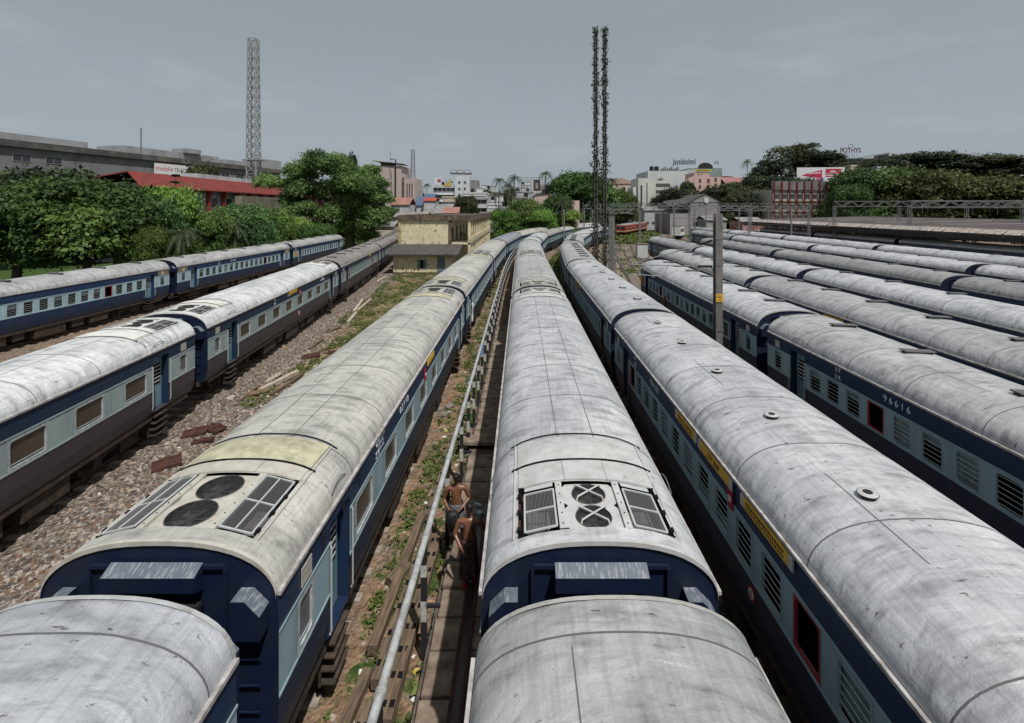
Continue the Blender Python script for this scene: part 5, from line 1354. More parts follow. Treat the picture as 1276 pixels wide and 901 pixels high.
# small lineside hut and cabinets
mb = MB(); mb.box(-.9,.9,-.7,.7,0,2.6); mb.box(-1.0,1.0,-.8,.8,2.6,2.72,1); o = mb.build('relay_cabinet',[mat('cabinet_grey',(.45,.46,.46),.6),CONC],loc=(gx(803,84),86,0)); tag(o,'pale grey relay cabinet at the far end of the third row','cabinet')
mb = MB(); mb.box(-3,3,-1.2,1.2,1.2,3.9); mb.box(-3.05,3.05,-1.25,1.25,3.9,4.0,1)
for k in range(5): mb.box(-2.7+1.1*k,-2.0+1.1*k,-1.22,-1.2,2.2,3.2,2)
mb.box(-2.8,2.8,-1,1,.4,1.2,2); o = mb.build('white_brake_van',[mat('van_white',(.55,.55,.53),.6),GALV,DARK],loc=(gx(848,140),142,0)); o.rotation_euler=(0,0,R(60)); tag(o,'small white van body on the track left of the far grey coach','rail van')
# ------------------------------------------------------------------ buildings
def wallmat(name, c, dirt=None, s=.35, lo=.45, hi=.75, bump=.1, streak=True):
    dirt = dirt or tuple(v*.55 for v in c)
    return mat(name, c, .85, c2=dirt, scale=s, detail=10, lo=lo, hi=hi, stretch=(1,1,.45) if streak else (1,1,1), c3=tuple(v*.42 for v in c), scale3=s*2.2, lo3=.60, hi3=.74, bump=bump, bscale=4)
WINM = mat('window_dark_glass', (.020,.024,.030), .2, spec=.6, c2=(.05,.055,.06), scale=.9)
WFR = mat('window_frame_grey', (.30,.30,.29), .6); BLUSH = mat('blue_shutter_paint', (.115,.16,.20), .6, c2=(.07,.10,.13), scale=5, stretch=(6,6,1))
def winmesh(w_, h, d=.10, muntin=True, fr=WFR, gl=WINM, chajja=0):
    mb = MB(); t = .07
    mb.box(-w_/2,w_/2,-.02,.0,0,h,1)
    for x in (-w_/2, w_/2-t): mb.box(x,x+t,-d,-.02,0,h,0)
    for z in (0,h-t): mb.box(-w_/2+t,w_/2-t,-d,-.02,z,z+t,0)
    if muntin: mb.box(-t/3,t/3,-d*.7,-.02,t,h-t,0)
    if chajja: mb.box(-w_/2-.2,w_/2+.2,-chajja,-.0,h+.08,h+.18,0)
    return mb.mesh('window', [fr, gl])
def add_windows(root, me, pts, rz_=0):
    for p in pts: inst('window', me, root, p, rz_)
def box_part(root, name, x0,x1,y0,y1,z0,z1, m):
    mb = MB(); mb.box(x0,x1,y0,y1,z0,z1); return mb.build(name, m, root)
def block(x0p, x1p, ytop, Z, depth, m, label, cat='building', floors=4, cols=5, ww=1.3, wh=1.3, ground=0, roofm=None, parapet=.5, side=False, chajja=0, muntin=True, name='town_building', rot=0, group=None, skip=None, gl=WINM):
    """a town building whose front is anchored at photo columns x0p..x1p and roof row ytop at distance Z"""
    x0, x1, zt = gx(x0p,Z), gx(x1p,Z), gz(ytop,Z); root = empty(name, ((x0+x1)/2, Z, 0), R(rot)); w_ = x1-x0
    tag(root, label, cat, group); mb = MB(); mb.box(-w_/2,w_/2,0,depth,ground,zt); mb.build('wall', m, root)
    if parapet:
        mb = MB(); q = .18
        for a in ((-w_/2-q,w_/2+q,-q,.12),(-w_/2-q,w_/2+q,depth-.12,depth+q),(-w_/2-q,-w_/2+.12,.12,depth-.12),(w_/2-.12,w_/2+q,.12,depth-.12)): mb.box(*a[:4] if False else (a[0],a[1],a[2],a[3]),zt-.15,zt+parapet)
        mb.build('parapet', roofm or m, root)
    rq = random.Random(int(x0p*7+ytop)); H_ = zt+.01
    if floors and w_ > 5:
        a = rq.uniform(-.3,.2)*w_; mb = MB(); mb.box(a,a+2.6,2,5,H_,H_+2.3); mb.box(a-.2,a+2.8,1.8,5.2,H_+2.3,H_+2.45); mb.build('stair_room', m, root)
        b_ = a+3.6 if a < 0 else a-1.8; mb = MB(); mb.tube([(b_,2.5,H_+.5),(b_,2.5,H_+1.9),(b_,2.5,H_+2.2)],[.75,.75,.3],12); mb.box(b_-.6,b_+.6,1.9,3.1,H_,H_+.5); mb.build('water_tank', BLACKISH, root)
        mb = MB(); q_ = rq.uniform(-.45,.45)*w_; mb.bar((q_,1,H_),(q_,1,H_+rq.uniform(2.5,4)),.07,.07); mb.bar((q_-.6,1,H_+2.2),(q_+.6,1,H_+2.2),.05,.05); mb.build('antenna', BLACKISH, root)
    if cols and floors:
        me = winmesh(ww, wh, chajja=chajja, muntin=muntin, gl=gl); H = zt/floors if ground == 0 else (zt-ground)/floors
        for f in range(floors):
            z = ground+H*f+H*.34
            for c in range(cols):
                if skip and skip(f, c): continue
                inst('window', me, root, (-w_/2+w_*(c+.5)/cols, -.001, z))
            if side:
                n = max(1, int(depth/4)); sx = side
                for c in range(n): inst('window', me, root, (sx*w_/2, depth*(c+.5)/n, z), R(90)*sx)
    return root, w_, zt
# ---- the yellow stained two storey building
YW = mat('cream_yellow_plaster', (.60,.54,.36), .85, c2=(.50,.45,.30), scale=.8, c3=(.17,.14,.085), scale3=2.2, lo3=.54, hi3=.62, bump=.12, bscale=5)
YWD = mat('stained_yellow_plaster', (.50,.41,.19), .9, c2=(.16,.13,.075), scale=1.1, lo=.38, hi=.62, stretch=(1,1,.6))
DKS = mat('blackened_concrete', (.075,.06,.045), .9, c2=(.19,.14,.08), scale=1.6, lo=.42, hi=.7, c3=(.025,.02,.018), scale3=2.5, lo3=.5, hi3=.65, stretch=(1,1,.5)); TARR = mat('flat_roof_tar', (.12,.11,.105), .9, c2=(.06,.055,.05), scale=.5)
SHEET = mat('old_corrugated_sheet', (.045,.043,.042), .85, c2=(.085,.08,.075), scale=1.8, c3=(.32,.31,.29), scale3=2.4, lo3=.66, hi3=.73, bump=.3)
yb = empty('yard_building', (-13, 69, 0)); tag(yb, 'stained yellow two storey yard building with an open pillared verandah on its right side', 'building')
X0,X1,XV,YB,ZT = -4.6, 2.9, 5.65, 44, 8.0      # local: solid block X0..X1, verandah X1..XV
box_part(yb,'wall',X0,X1,0,YB,0,7.25,YW)
box_part(yb,'corner_pilaster',X0-.12,X0+.32,-.12,.4,0,7.25,YWD); box_part(yb,'corner_pilaster',X1-.35,X1+.10,-.12,.3,0,7.25,DKS)
mb = MB(); mb.box(X0-.25,XV+.3,-.3,YB+.3,7.25,7.42); mb.box(X0-.2,X1+.2,-.22,.0,7.42,8.0)
mb.box(XV,XV+.2,-.2,YB,7.42,8.0); mb.box(X1+.2,XV,-.22,0,7.42,8.0); mb.box(X0-.2,X0,0,YB,7.42,8.0); mb.box(X0,XV,YB-.2,YB,7.42,8.0); mb.build('parapet',DKS,yb)
box_part(yb,'flat_roof',X0,XV,0,YB-.2,7.43,7.70,TARR)
box_part(yb,'verandah_floor',X1,XV+.1,-.1,YB,3.75,4.0,YW)
mb = MB(); mb.box(XV-.05,XV+.15,.4,YB,4.0,4.75); mb.build('verandah_parapet',YW,yb)
mb = MB()
for k in range(15): y=-.1+k*(YB-.4)/14; mb.box(XV-.30,XV+.12,y,y+.35,0,7.25) if k == 0 else (mb.box(XV-.2,XV+.08,y,y+.3,0,3.75), mb.box(XV-.2,XV+.08,y,y+.3,4.75,7.25))
mb.build('pillars',YW,yb)
mb = MB()
for k in range(30): y=1.0+k*YB/30; mb.box(XV-.12,XV+.02,y,y+.12,4.75,7.1)
mb.build('vertical_fins',YWD,yb)
for k in range(9): box_part(yb,'doorway',X1+.005,X1+.06,1+k*4.6,1.9+k*4.6,4.02,6.2,DARK)
mb = MB()
for k in range(9): x=X1+.3+k*.26; mb.box(x,x+.03,-.06,-.03,4.0,5.0)
mb.box(X1+.12,XV-.3,-.07,-.03,4.95,5.02); mb.build('balcony_railing',BLACKISH,yb)
box_part(yb,'drain_cowl',X1+.7,X1+1.5,6,7,4,5.2,YWD)
ax = empty('annex_shed', (-13.7, 65.2, 0)); tag(ax, 'low yellow annex with a blackened sheet roof and blue grey shutters', 'building')
box_part(ax,'wall',-3.75,4.3,0,3.7,0,2.72,YW); box_part(ax,'plinth',-3.85,4.4,-.12,3.6,0,.22,DKS)
mb = MB(); n = 60
for k in range(n):
    x0,x1 = -4.6+9.9*k/n,-4.6+9.9*(k+1)/n; h=.03*(k%2); mb.quad((x0,-1.0,2.72+h),(x1,-1.0,2.72+.03-h),(x1,3.75,3.78+.03-h),(x0,3.75,3.78+h)); mb.quad((x0,-1.0,2.62+h),(x1,-1.0,2.62),(x1,-1.0,2.75),(x0,-1.0,2.75))
mb.build('sheet_roof',SHEET,ax)
w1 = box_part(ax,'window',-.05,.65,-.03,.02,.75,1.9,DARK); box_part(w1,'shutter',-.42,.0,-.09,-.05,.72,1.93,BLUSH); box_part(w1,'shutter',.38,.78,-.09,-.05,.72,1.93,BLUSH)
d1 = box_part(ax,'door',2.35,3.25,-.05,.02,.25,2.15,BLUSH); mb = MB(); mb.box(2.27,2.35,-.08,0,.25,2.2); mb.box(3.25,3.33,-.08,0,.25,2.2); mb.box(2.27,3.33,-.08,0,2.2,2.28); mb.build('frame',mat('door_frame_paint',(.16,.18,.19),.6),d1)
mb = MB(); mb.box(-.95,-.75,-.04,0,.5,.68); mb.box(-.40,-.2,-.04,0,.48,.62); mb.build('vent_holes',DARK,ax)
mb = MB(); mb.tube([(-1.9,-.1,0),(-1.9,-.1,.75)],.05,8); mb.tube([(-1.9,-.1,.5),(-2.6,-.1,.12)],.02,6); mb.build('standpipe',GALV,ax)

# ---- red roofed building at the left
RR = mat('red_roof_sheet', (.21,.036,.030), .7, c2=(.15,.030,.026), scale=.8, c3=(.11,.04,.035), scale3=.5, lo3=.5, hi3=.7); RC = mat('red_column_paint_in_shade', (.24,.030,.022), .6); RCD = mat('red_column_paint_in_sun', (.11,.010,.013), .7); LW = wallmat('pale_lilac_wall', (.40,.40,.42))  # one column red: brightened for columns in shade, darkened for those in sun
rb_ = empty('red_roof_building', (-64, 80, 0)); tag(rb_, 'long building with a sloping bright red roof and red bracketed columns, behind the left bushes', 'building')
Lb = 84
box_part(rb_,'wall',-12,0,0,Lb,0,13.3,LW)
XE=1.35
mb = MB(); mb.quad((XE,-1.5,12.7),(XE,Lb+1,12.7),(-.8,Lb+1,15.2),(-.8,-1.5,15.2)); mb.quad((XE,-1.5,12.5),(XE,Lb+1,12.5),(-.8,Lb+1,15.0),(-.8,-1.5,15.0)); mb.quad((XE,-1.5,12.5),(XE,Lb+1,12.5),(XE,Lb+1,12.7),(XE,-1.5,12.7))
mb.poly([(XE,-1.5,12.5),(XE,-1.5,12.7),(-.8,-1.5,15.2),(-12,-1.5,13.2),(-12,-1.5,13.0),(-.8,-1.5,15.0)]); mb.quad((-.8,-1.5,15.2),(-.8,Lb+1,15.2),(-12,Lb+1,13.2),(-12,-1.5,13.2)); mb.build('roof',RR,rb_)
box_part(rb_,'upper_parapet',-7,-1.2,16,Lb,14.0,16.1,wallmat('pale_parapet',(.50,.50,.52)))
for k in range(17):
    y = 2+k*4.9; mb = MB(); mb.box(.25,.7,y,y+.7,0,11.2); mb.poly([(.25,y,11.2),(.7,y,11.2),(1.3,y,12.5),(.25,y,12.5)]); mb.poly([(.25,y+.7,11.2),(.7,y+.7,11.2),(1.3,y+.7,12.5),(.25,y+.7,12.5)][::-1]); mb.quad((.7,y,11.2),(.7,y+.7,11.2),(1.3,y+.7,12.5),(1.3,y,12.5)); mb.build('column',RC,rb_)
wm = winmesh(1.9,2.0)
for k in range(16):
    for z in (9.2,5.2): inst('window',wm,rb_,(.001,4.9+k*4.9,z),R(90))
mb = MB(); mb.box(1.15,1.6,0,Lb,7.6,8.3); mb.build('balcony_band',wallmat('grimy_band',(.30,.29,.27)),rb_)
sw = box_part(None,'stained_wall',-62.4,-60.8,104,122,6.8,11.8,wallmat('mossy_wall',(.20,.18,.14),(.06,.055,.045),s=.6)); 
mb = MB(); mb.box(-62.3,-60.9,104.1,121.9,0,6.8); mb.build('lower_wall', DKS, sw); tag(sw,'mossy stained water tank wall in front of the red columns, left of the big tree','wall')

# ---- grey office block behind, with sign
GO = wallmat('grey_office_concrete',(.17,.17,.175),(.11,.11,.11)); GOL = wallmat('light_office_concrete',(.28,.29,.30),(.16,.16,.16))
go = empty('grey_office_block', (-89.7, 140, 0)); tag(go, 'long dark grey office block with a white sign and cluttered roof at the upper left', 'building'); go.rotation_euler=(0,0,R(76))
box_part(go,'wall',-60,26,0,22,0,21.3,GO); box_part(go,'roof_band',-61,27,-.8,23,21.3,22.6,mat('dark_roof_band',(.06,.058,.055),.8,c2=(.12,.11,.10),scale=.4))
box_part(go,'penthouse',-22,6,5,14,22.6,25.0,GOL); box_part(go,'penthouse',7,18,4,12,22.6,24.4,GOL); box_part(go,'water_tank',20,30,3,10,22.6,26.0,GOL); box_part(go,'penthouse',-6,-1,4,9,25,26.2,GOL); box_part(go,'penthouse',-50,-30,5,14,22.6,24.6,GOL)
mb = MB(); mb.box(-.1,.1,-.1,.1,0,7); mb.build('roof_pole',GALV,go,loc=(-20,2,22.6))
wm = winmesh(3.0,1.5)
for f in range(5):
    for k in range(15): 
        if f < 4 or k > 10 or k < 4: inst('window',wm,go,(-56+5.4*k,-.001,2.5+4*f),0)
sg = box_part(go,'sign_board',-19,-8.5,-1.3,-1.0,18.0,20.7,mat('sign_white',(.62,.62,.62),.5)); 
put_text('mobile', 1.7, mat('sign_red',(.45,.03,.03),.5), sg, (-16.4,-1.31,19.4), (R(90),0,0)); put_text('TELECOM', 1.35, BLACKT, sg, (-11.3,-1.31,19.3), (R(90),0,0), sx=.85)

# ---- lattice telecom tower
def lattice_tower(x, y, base, top, h, label, name='lattice_tower', m=None, z0=0, plat=True):
    m = m or GALV; root = empty(name, (x,y,z0)); tag(root, label, 'tower'); mb = MB(); n = int(h/(base*.9)); 
    for k in range(n):
        t0, t1 = k/n, (k+1)/n; a0 = (base+(top-base)*t0)/2; a1 = (base+(top-base)*t1)/2; za, zb = h*t0, h*t1
        C0 = [(-a0,-a0),(a0,-a0),(a0,a0),(-a0,a0)]; C1 = [(-a1,-a1),(a1,-a1),(a1,a1),(-a1,a1)]
        for q in range(4):
            c0, c1, d0, d1 = C0[q], C1[q], C0[(q+1)%4], C1[(q+1)%4]; th = max(.06, base*.06)
            mb.bar((*c0,za),(*c1,zb),th*1.4,th*1.4); mb.bar((*c0,za),(*d1,zb),th*.8,th*.8); mb.bar((*d0,za),(*c1,zb),th*.8,th*.8); mb.bar((*c1,zb),(*d1,zb),th*.8,th*.8)
    mb.build('tower_lattice', m, root)
    mb = MB()
    for k in range(int(h/.9)): t=k*.9/h; a=(base+(top-base)*t)/2; mb.bar((a+.25,-.25,k*.9),(a+.25,.25,k*.9),.04,.04); mb.bar((a,0,k*.9),(a+.3,0,k*.9),.04,.04)
    mb.build('ladder', m, root)
    if plat:
        mb = MB(); zz = h*.40; a=base*.5; mb.box(-a-.2,a+1.4,-a,a,zz,zz+.12); mb.bar((a+1.4,-a,zz+1.1),(a+1.4,a,zz+1.1),.06,.06); mb.bar((a,-a,zz+1.1),(a+1.4,-a,zz+1.1),.06,.06)
        mb.bar((a+1.4,-a,zz),(a+1.4,-a,zz+1.1),.06,.06); mb.build('platform', m, root)
    return root
TWM = mat('tower_grey', (.22,.22,.23), .6)
lattice_tower(gx(316,132),132,2.9,2.0,56,'tall grey lattice telecom tower rising out of the frame at the upper left',m=TWM)
lattice_tower(gx(189,200),200,4.0,2.0,27,'small distant lattice tower at the left end of the grey office block',m=TWM)

# ---- pinkish blank building with fins
PK = wallmat('pink_grey_plaster',(.42,.35,.33),(.30,.25,.24),s=.15); REDB = wallmat('red_brick_wall',(.20,.08,.06))
pk = empty('pink_grey_building',(gx(496,175),175,0)); tag(pk,'tall windowless pink grey building with a broken roof shed and vertical fins','building')
box_part(pk,'wall',-6.6,1.2,0,14,0,25.0,PK); box_part(pk,'wall',2.0,6.1,1.0,14,0,20.4,PK); box_part(pk,'wall',-2.2,0.4,-.6,0,0,23.6,PK)
box_part(pk,'dark_slot',1.2,2.0,.6,10,0,20.6,DKS); mb = MB()
for k in range(3): mb.box(3.0+.9*k,3.3+.9*k,.8,.99,3,18.5)
mb.build('fins',DKS,pk)
mb = MB(); mb.quad((-9.2,-.8,26.8),(2.2,-.8,25.6),(2.2,9,25.6),(-9.2,9,26.8)); mb.quad((-9.2,-.8,26.5),(2.2,-.8,25.3),(2.2,-.8,25.6),(-9.2,-.8,26.8)); mb.box(-6.5,-3,0.5,8,25,26.3); mb.build('roof_shed',DKS,pk)
box_part(pk,'brick_base',-10,-5.2,-4,0,0,10.8,REDB); mb = MB(); mb.tube([(-.6,-1.2,0),(-.6,-1.2,27.2),(-2.4,-1.2,27.2)],.22,8); mb.tube([(-2.6,-1,20),(-2.6,-1,30)],.06,6); mb.build('flue_pipe',BLACKISH,pk)
lattice_tower(gx(514.5,182),182,1.6,1.0,12,'slim lattice antenna standing on the pink grey building',m=TWM,z0=19.8,plat=False)
# low houses in front of it
TER = mat('terracotta_sheet',(.30,.15,.12),.75,c2=(.20,.10,.08),scale=.6); WH = wallmat('whitewashed_wall',(.52,.52,.52),(.34,.34,.34)); WH2 = wallmat('grey_white_wall',(.42,.43,.44),(.25,.25,.26)); CREAM = wallmat('cream_wall',(.48,.43,.33)); GRYW = wallmat('dirty_grey_wall',(.26,.255,.245),(.12,.115,.11))
def house(x0p,x1p,yeave,yridge,Z,depth,m,rm,label,gable=False,floors=1,cols=2):
    x0,x1,ze,zr = gx(x0p,Z),gx(x1p,Z),gz(yeave,Z),gz(yridge,Z); root=empty('house',((x0+x1)/2,Z,0)); w_=x1-x0; tag(root,label,'house')
    box_part(root,'wall',-w_/2,w_/2,0,depth,0,ze,m); mb=MB(); o=.4
    if gable:
        mb.quad((-w_/2-o,-o,ze-.1),(0,-o,zr),(0,depth+o,zr),(-w_/2-o,depth+o,ze-.1)); mb.quad((w_/2+o,-o,ze-.1),(0,-o,zr),(0,depth+o,zr),(w_/2+o,depth+o,ze-.1))
        mb.quad((-w_/2-o,-o,ze-.25),(0,-o,zr-.15),(0,-o,zr),(-w_/2-o,-o,ze-.1)); mb.quad((w_/2+o,-o,ze-.25),(0,-o,zr-.15),(0,-o,zr),(w_/2+o,-o,ze-.1))
        g_=MB(); g_.poly([(-w_/2,.01,ze),(w_/2,.01,ze),(0,.01,zr-.1)]); g_.build('gable_wall',m,root)
    else:
        mb.quad((-w_/2-o,-o,ze),(w_/2+o,-o,ze),(w_/2+o,depth*.55,zr),(-w_/2-o,depth*.55,zr)); mb.quad((-w_/2-o,-o,ze-.15),(w_/2+o,-o,ze-.15),(w_/2+o,-o,ze),(-w_/2-o,-o,ze)); mb.quad((-w_/2-o,depth+o,ze),(w_/2+o,depth+o,ze),(w_/2+o,depth*.55,zr),(-w_/2-o,depth*.55,zr))
    mb.build('roof',rm,root); me=winmesh(1.2,1.1)
    for f in range(floors):
        for c in range(cols): inst('window',me,root,(-w_/2+w_*(c+.5)/cols,-.001,ze*(f+.35)/floors))
    return root
GSH = mat('grey_roof_sheet',(.24,.235,.23),.7,c2=(.13,.125,.12),scale=.5); BSH = mat('blue_roof_sheet',(.06,.10,.17),.6); OSH = mat('orange_red_sheet',(.32,.06,.035),.6)
house(487,509,255,246,150,9,WH2,TER,'grey house with a pale terracotta sheet roof below the pink grey building')
house(455,490,282,276,118,7,CREAM,GSH,'low cream shed with a white sheet roof by the big tree',cols=3)
house(474,486,262,255,160,6,CREAM,GSH,'small cream hut with an arched front below the pink grey building',gable=True)
house(492,530,270,264,125,8,GRYW,GSH,'long dirty grey shed roof just above the yellow building',cols=4)
house(527,556,268,260,150,8,CREAM,GSH,'cream fronted shed beyond the yellow building',cols=3)
house(529,541,246,241,190,8,WH2,BSH,'small house with a blue roof sheet left of the white hotel',cols=2,floors=2)
house(528,542,250,246,170,8,WH2,OSH,'small house with a bright orange red awning roof left of the white hotel',cols=2)
house(519,530,256,244,172,8,WH2,BSH,'narrow pale house with a dark blue roof beside the pink grey building')
house(544,562,262,254,165,8,CREAM,GSH,'brownish low house at the foot of the white hotel',cols=2)
house(553,570,268,258,140,6,GRYW,TER,'small shed with a rusty patched roof behind the yellow building')
# white hotel block
WHB = wallmat('hotel_white_wall',(.50,.52,.54),(.36,.37,.38),s=.2)
hb,w_,zt = block(540,567,232,225,16,WHB,'white stepped hotel block with balconies, a yellow gable and a roof sign, left of centre',floors=6,cols=5,ww=1.4,wh=1.5,name='hotel_building')
box_part(hb,'tower_wall',w_/2+.05,w_/2+6.9,-1.2,14,0,gz(219.5,225),WHB); box_part(hb,'tower_side',w_/2+6.9,w_/2+10.4,2,14,0,gz(224,225),wallmat('hotel_grey_side',(.20,.21,.21)))
me = winmesh(1.0,1.2)
for f in range(7): inst('window',me,hb,(w_/2+2.2,-1.201,3+3*f)); inst('window',me,hb,(w_/2+4.8,-1.201,3+3*f))
for f in range(6): box_part(hb,'balcony',-w_/2-.3,w_/2-.1,-1.1,0,3.3*f+2.6,3.3*f+2.85,WHB)
box_part(hb,'roof_billboard',-w_/2+.3,-1.2,-.3,-.1,zt+.6,zt+4.2,mat('billboard_pale',(.52,.54,.57),.6)); mb=MB(); mb.poly([(-.6,-.5,zt),(3.2,-.5,zt+3.6),(3.2,-.5,zt)]); mb.build('yellow_gable',mat('ochre_gable',(.40,.30,.08),.7),hb); box_part(hb,'red_mark',-w_/2+2.0,-w_/2+3.6,-.34,-.31,zt+1.8,zt+3.2,mat('maroon_mark',(.30,.06,.09),.6))
sgn=MB(); 
for k in range(3): a0=w_/2-.5+3.2*k; sgn.tube([(a0+1.7*math.cos(a),-.8,gz(219,225)+1.3+1.5*math.sin(a)) for a in [math.pi*j/8 for j in range(9)]],.12,5)
sgn.bar((w_/2-2,-.8,gz(219,225)+1.0),(w_/2+8,-.8,gz(219,225)+.8),.4,.8); sgn.build('roof_sign',mat('dark_sign_letters',(.10,.07,.06),.6),hb)
block(577,606,241,205,14,WH,'white two step building right of the hotel with dark window openings',floors=4,cols=5,ww=1.6,wh=1.3,chajja=.6)
block(592,607,247,195,8,WH2,'white building with stacked open balconies left of the dark palms',floors=4,cols=2,ww=2.2,wh=1.5,chajja=.8)
block(606,625,251,200,10,WH,'low white building with small square windows behind the palms',floors=3,cols=4,ww=1.3,wh=1.2)
ind,w_,zt = block(609,633,259,150,8,mat('white_painted_panel',(.55,.58,.60),.6),'white painted wall lettered INDIAN with a round red emblem',floors=0,cols=0,name='lettered_building')
put_text('INDIANOIL',1.55,BLACKT,ind,(-.2,-.03,zt-3.3),(R(90),0,0)); mb=MB(); mb.tube([(.6,-.03,zt-1.4),(.6,-.10,zt-1.4)],.75,20,0); mb.box(-.1,1.3,-.13,-.10,zt-1.55,zt-1.25,1); mb.build('round_emblem',[mat('emblem_red',(.42,.13,.10),.6),mat('emblem_navy',(.08,.10,.2),.6)],ind)
block(638,656,247,170,8,wallmat('grey_blue_wall',(.30,.32,.34)),'grey blue house behind the bushes with a dark hood over one window',floors=2,cols=2,ww=1.1,wh=1.6,roofm=GRYW)
block(643,664,240,215,8,WH2,'pale houses clustered below the empty billboard frame',floors=3,cols=4,ww=1.2,wh=1.1)
block(607,620,245,230,8,CREAM,'small building with a red pitched top behind the palms',floors=3,cols=3,ww=1.2,wh=1.1)
# pink gabled shed with blue edge roof
ps=empty('pink_shed',(gx(692,150),150,0)); tag(ps,'pale pink gabled shed with a blue edged roof above the bushes','building'); PKS=wallmat('pale_pink_plaster',(.52,.40,.36),(.44,.34,.31),s=.2)
mb=MB(); mb.poly([(-8.0,0,0),(7.2,0,0),(7.2,0,3.0),(-.6,0,13.9),(-6.2,0,13.6),(-8.0,0,8)]); mb.poly([(-8.0,12,0),(7.2,12,0),(7.2,12,3.0),(-.6,12,13.9),(-6.2,12,13.6),(-8.0,12,8)][::-1]); mb.quad((7.2,0,0),(7.2,12,0),(7.2,12,3),(7.2,0,3)); mb.quad((-8,0,0),(-8,12,0),(-8,12,8),(-8,0,8)); mb.build('wall',PKS,ps)
mb=MB(); mb.bar((7.6,-.4,2.7),(-.6,-.4,14.2),.9,.35,0); mb.quad((7.6,-.5,2.8),(7.6,12,2.8),(-.6,12,14.2),(-.6,-.5,14.2),1); mb.quad((-.6,-.5,14.2),(-.6,12,14.2),(-6.4,12,13.8),(-6.4,-.5,13.8),1); mb.quad((-6.4,-.5,13.8),(-6.4,12,13.8),(-8.2,12,8),(-8.2,-.5,8),1); mb.build('roof',[BSH,GSH],ps)
pw=box_part(None,'pink_wall',gx(706,140),gx(722,140),140,150,0,gz(250,140),PKS); tag(pw,'rounded end of a pale pink wall at the tail of the blue edged roof','wall')
# billboards
bf=empty('billboard_frame',(gx(664,210),210,0)); tag(bf,'empty billboard scaffold with one dark portrait style panel among the palms','billboard')
mb=MB()
for k in range(9): mb.bar((-5+1.3*k,0,0),(-5+1.3*k,0,gz(220,210)),.16,.16)
for k in range(7): z=gz(240,210)+k*1.1; mb.bar((-5,0,z),(5.4,0,z),.12,.12)
mb.build('scaffold',GALV,bf); mb=MB(); mb.box(.4,3.2,-.3,-.15,gz(238,210),gz(224,210),0); mb.box(3.2,6.2,-.3,-.15,gz(238,210),gz(230,210),1); mb.box(1.2,2.3,-.33,-.3,gz(235,210),gz(228,210),2); mb.build('panel',[mat('dark_panel',(.05,.04,.04),.5),mat('muddy_panel',(.12,.09,.10),.5,c2=(.3,.3,.3),scale=.8),mat('warm_grey_panel',(.28,.22,.19),.5)],bf)
# orange and peach building
ORG=mat('orange_plaster',(.52,.26,.10),.8,c2=(.42,.22,.09),scale=.3); PEA=wallmat('peach_plaster',(.50,.40,.34))
ob,w_,zt=block(765,786,241,235,12,ORG,'orange banded building with a peach upper storey beyond the red locomotives',floors=3,cols=3,ww=2.4,wh=1.8)
box_part(ob,'upper_wall',-w_/2-.8,w_/2+2.4,1,12,zt+.5,gz(229,235),PEA); mb=MB(); zz=gz(229,235); mb.poly([(-w_/2-1.6,.6,zz),(w_/2+3,.6,zz),(w_/2+3,.6,zz+.3),(0,.6,gz(221.5,235)),(-w_/2-1.6,.6,zz+1.8)]); mb.build('roof_gable',mat('tan_roof',(.36,.25,.19),.8),ob); inst('window',winmesh(1.6,1.8),ob,(1,.99,zt+1.4)); box_part(ob,'red_awning',w_/2-3.2,w_/2+.5,-2,0,gz(251,235),gz(248,235),RR)
block(784,792,233,240,9,PEA,'narrow peach building between the orange building and the white tower',floors=4,cols=2,ww=1.2,wh=1.4)
# white office tower group
OFW=wallmat('office_offwhite',(.50,.50,.47),(.38,.38,.36),s=.15); TUB=mat('tube_glass',(.05,.055,.055),.2)
ow=empty('white_office_building',(gx(812,215),215,0)); tag(ow,'off white office building with vertical slots and banded windows, right of the orange building','building')
box_part(ow,'wall',-6.1,-1.5,0,14,0,gz(222,215),OFW); box_part(ow,'wall',-1.4,9.3,1.6,14,0,gz(225,215),OFW); box_part(ow,'wall',-8.2,-6.15,1,12,0,gz(233,215),WH)
box_part(ow,'window',-5.0,-4.2,-.06,0,1,gz(231,215),TUB); box_part(ow,'window',-2.3,-1.9,-.06,0,1,gz(228,215),TUB)
for f in range(4): 
    z=gz(232.5,215)-f*3.0
    for k in range(6): box_part(ow,'window',2.4+1.1*k,3.35+1.1*k,1.5,1.6,z,z+1.5,mat('office_band_glass',(.07,.075,.075),.25) if (f,k)==(0,0) else bpy.data.materials['office_band_glass'])
gm=empty('blank_white_mall',(gx(833,250),250,0)); tag(gm,'big blank white building with round water tanks and roof letters behind the offices','building')
box_part(gm,'wall',-10.8,10.2,0,25,0,gz(213,250),wallmat('mall_white',(.47,.48,.49),(.36,.37,.38),s=.12)); box_part(gm,'wall',10.25,15,2,20,0,gz(211,250),WH2)
for k in range(2): mb=MB(); mb.tube([(-8+2.6*k,3,gz(213,250)),(-8+2.6*k,3,gz(213,250)+2.2),(-8+2.6*k,3,gz(213,250)+2.8)],[1.15,1.15,.5],14); mb.build('water_tank',BLACKISH,gm)
mb=MB(); z=gz(213,250)
for k in range(9): mb.box(-3.5+1.1*k,-2.8+1.1*k,2,2.3,z,z+1.4+.9*((k*7)%3)/2)
mb.box(-4,6,2.4,2.6,z+.4,z+.7); mb.build('roof_letters',mat('silver_letters',(.08,.085,.09),.6),gm)
box_part(gm,'poster',4.5,12,-1.4,-1.1,gz(234,250),gz(226,250),mat('pale_poster',(.50,.53,.58),.5,c2=(.30,.12,.20),scale=.35,lo=.6,hi=.7)); box_part(gm,'yellow_strip',4.5,12,-1.3,-1.1,gz(237,250),gz(234.3,250),YELL)
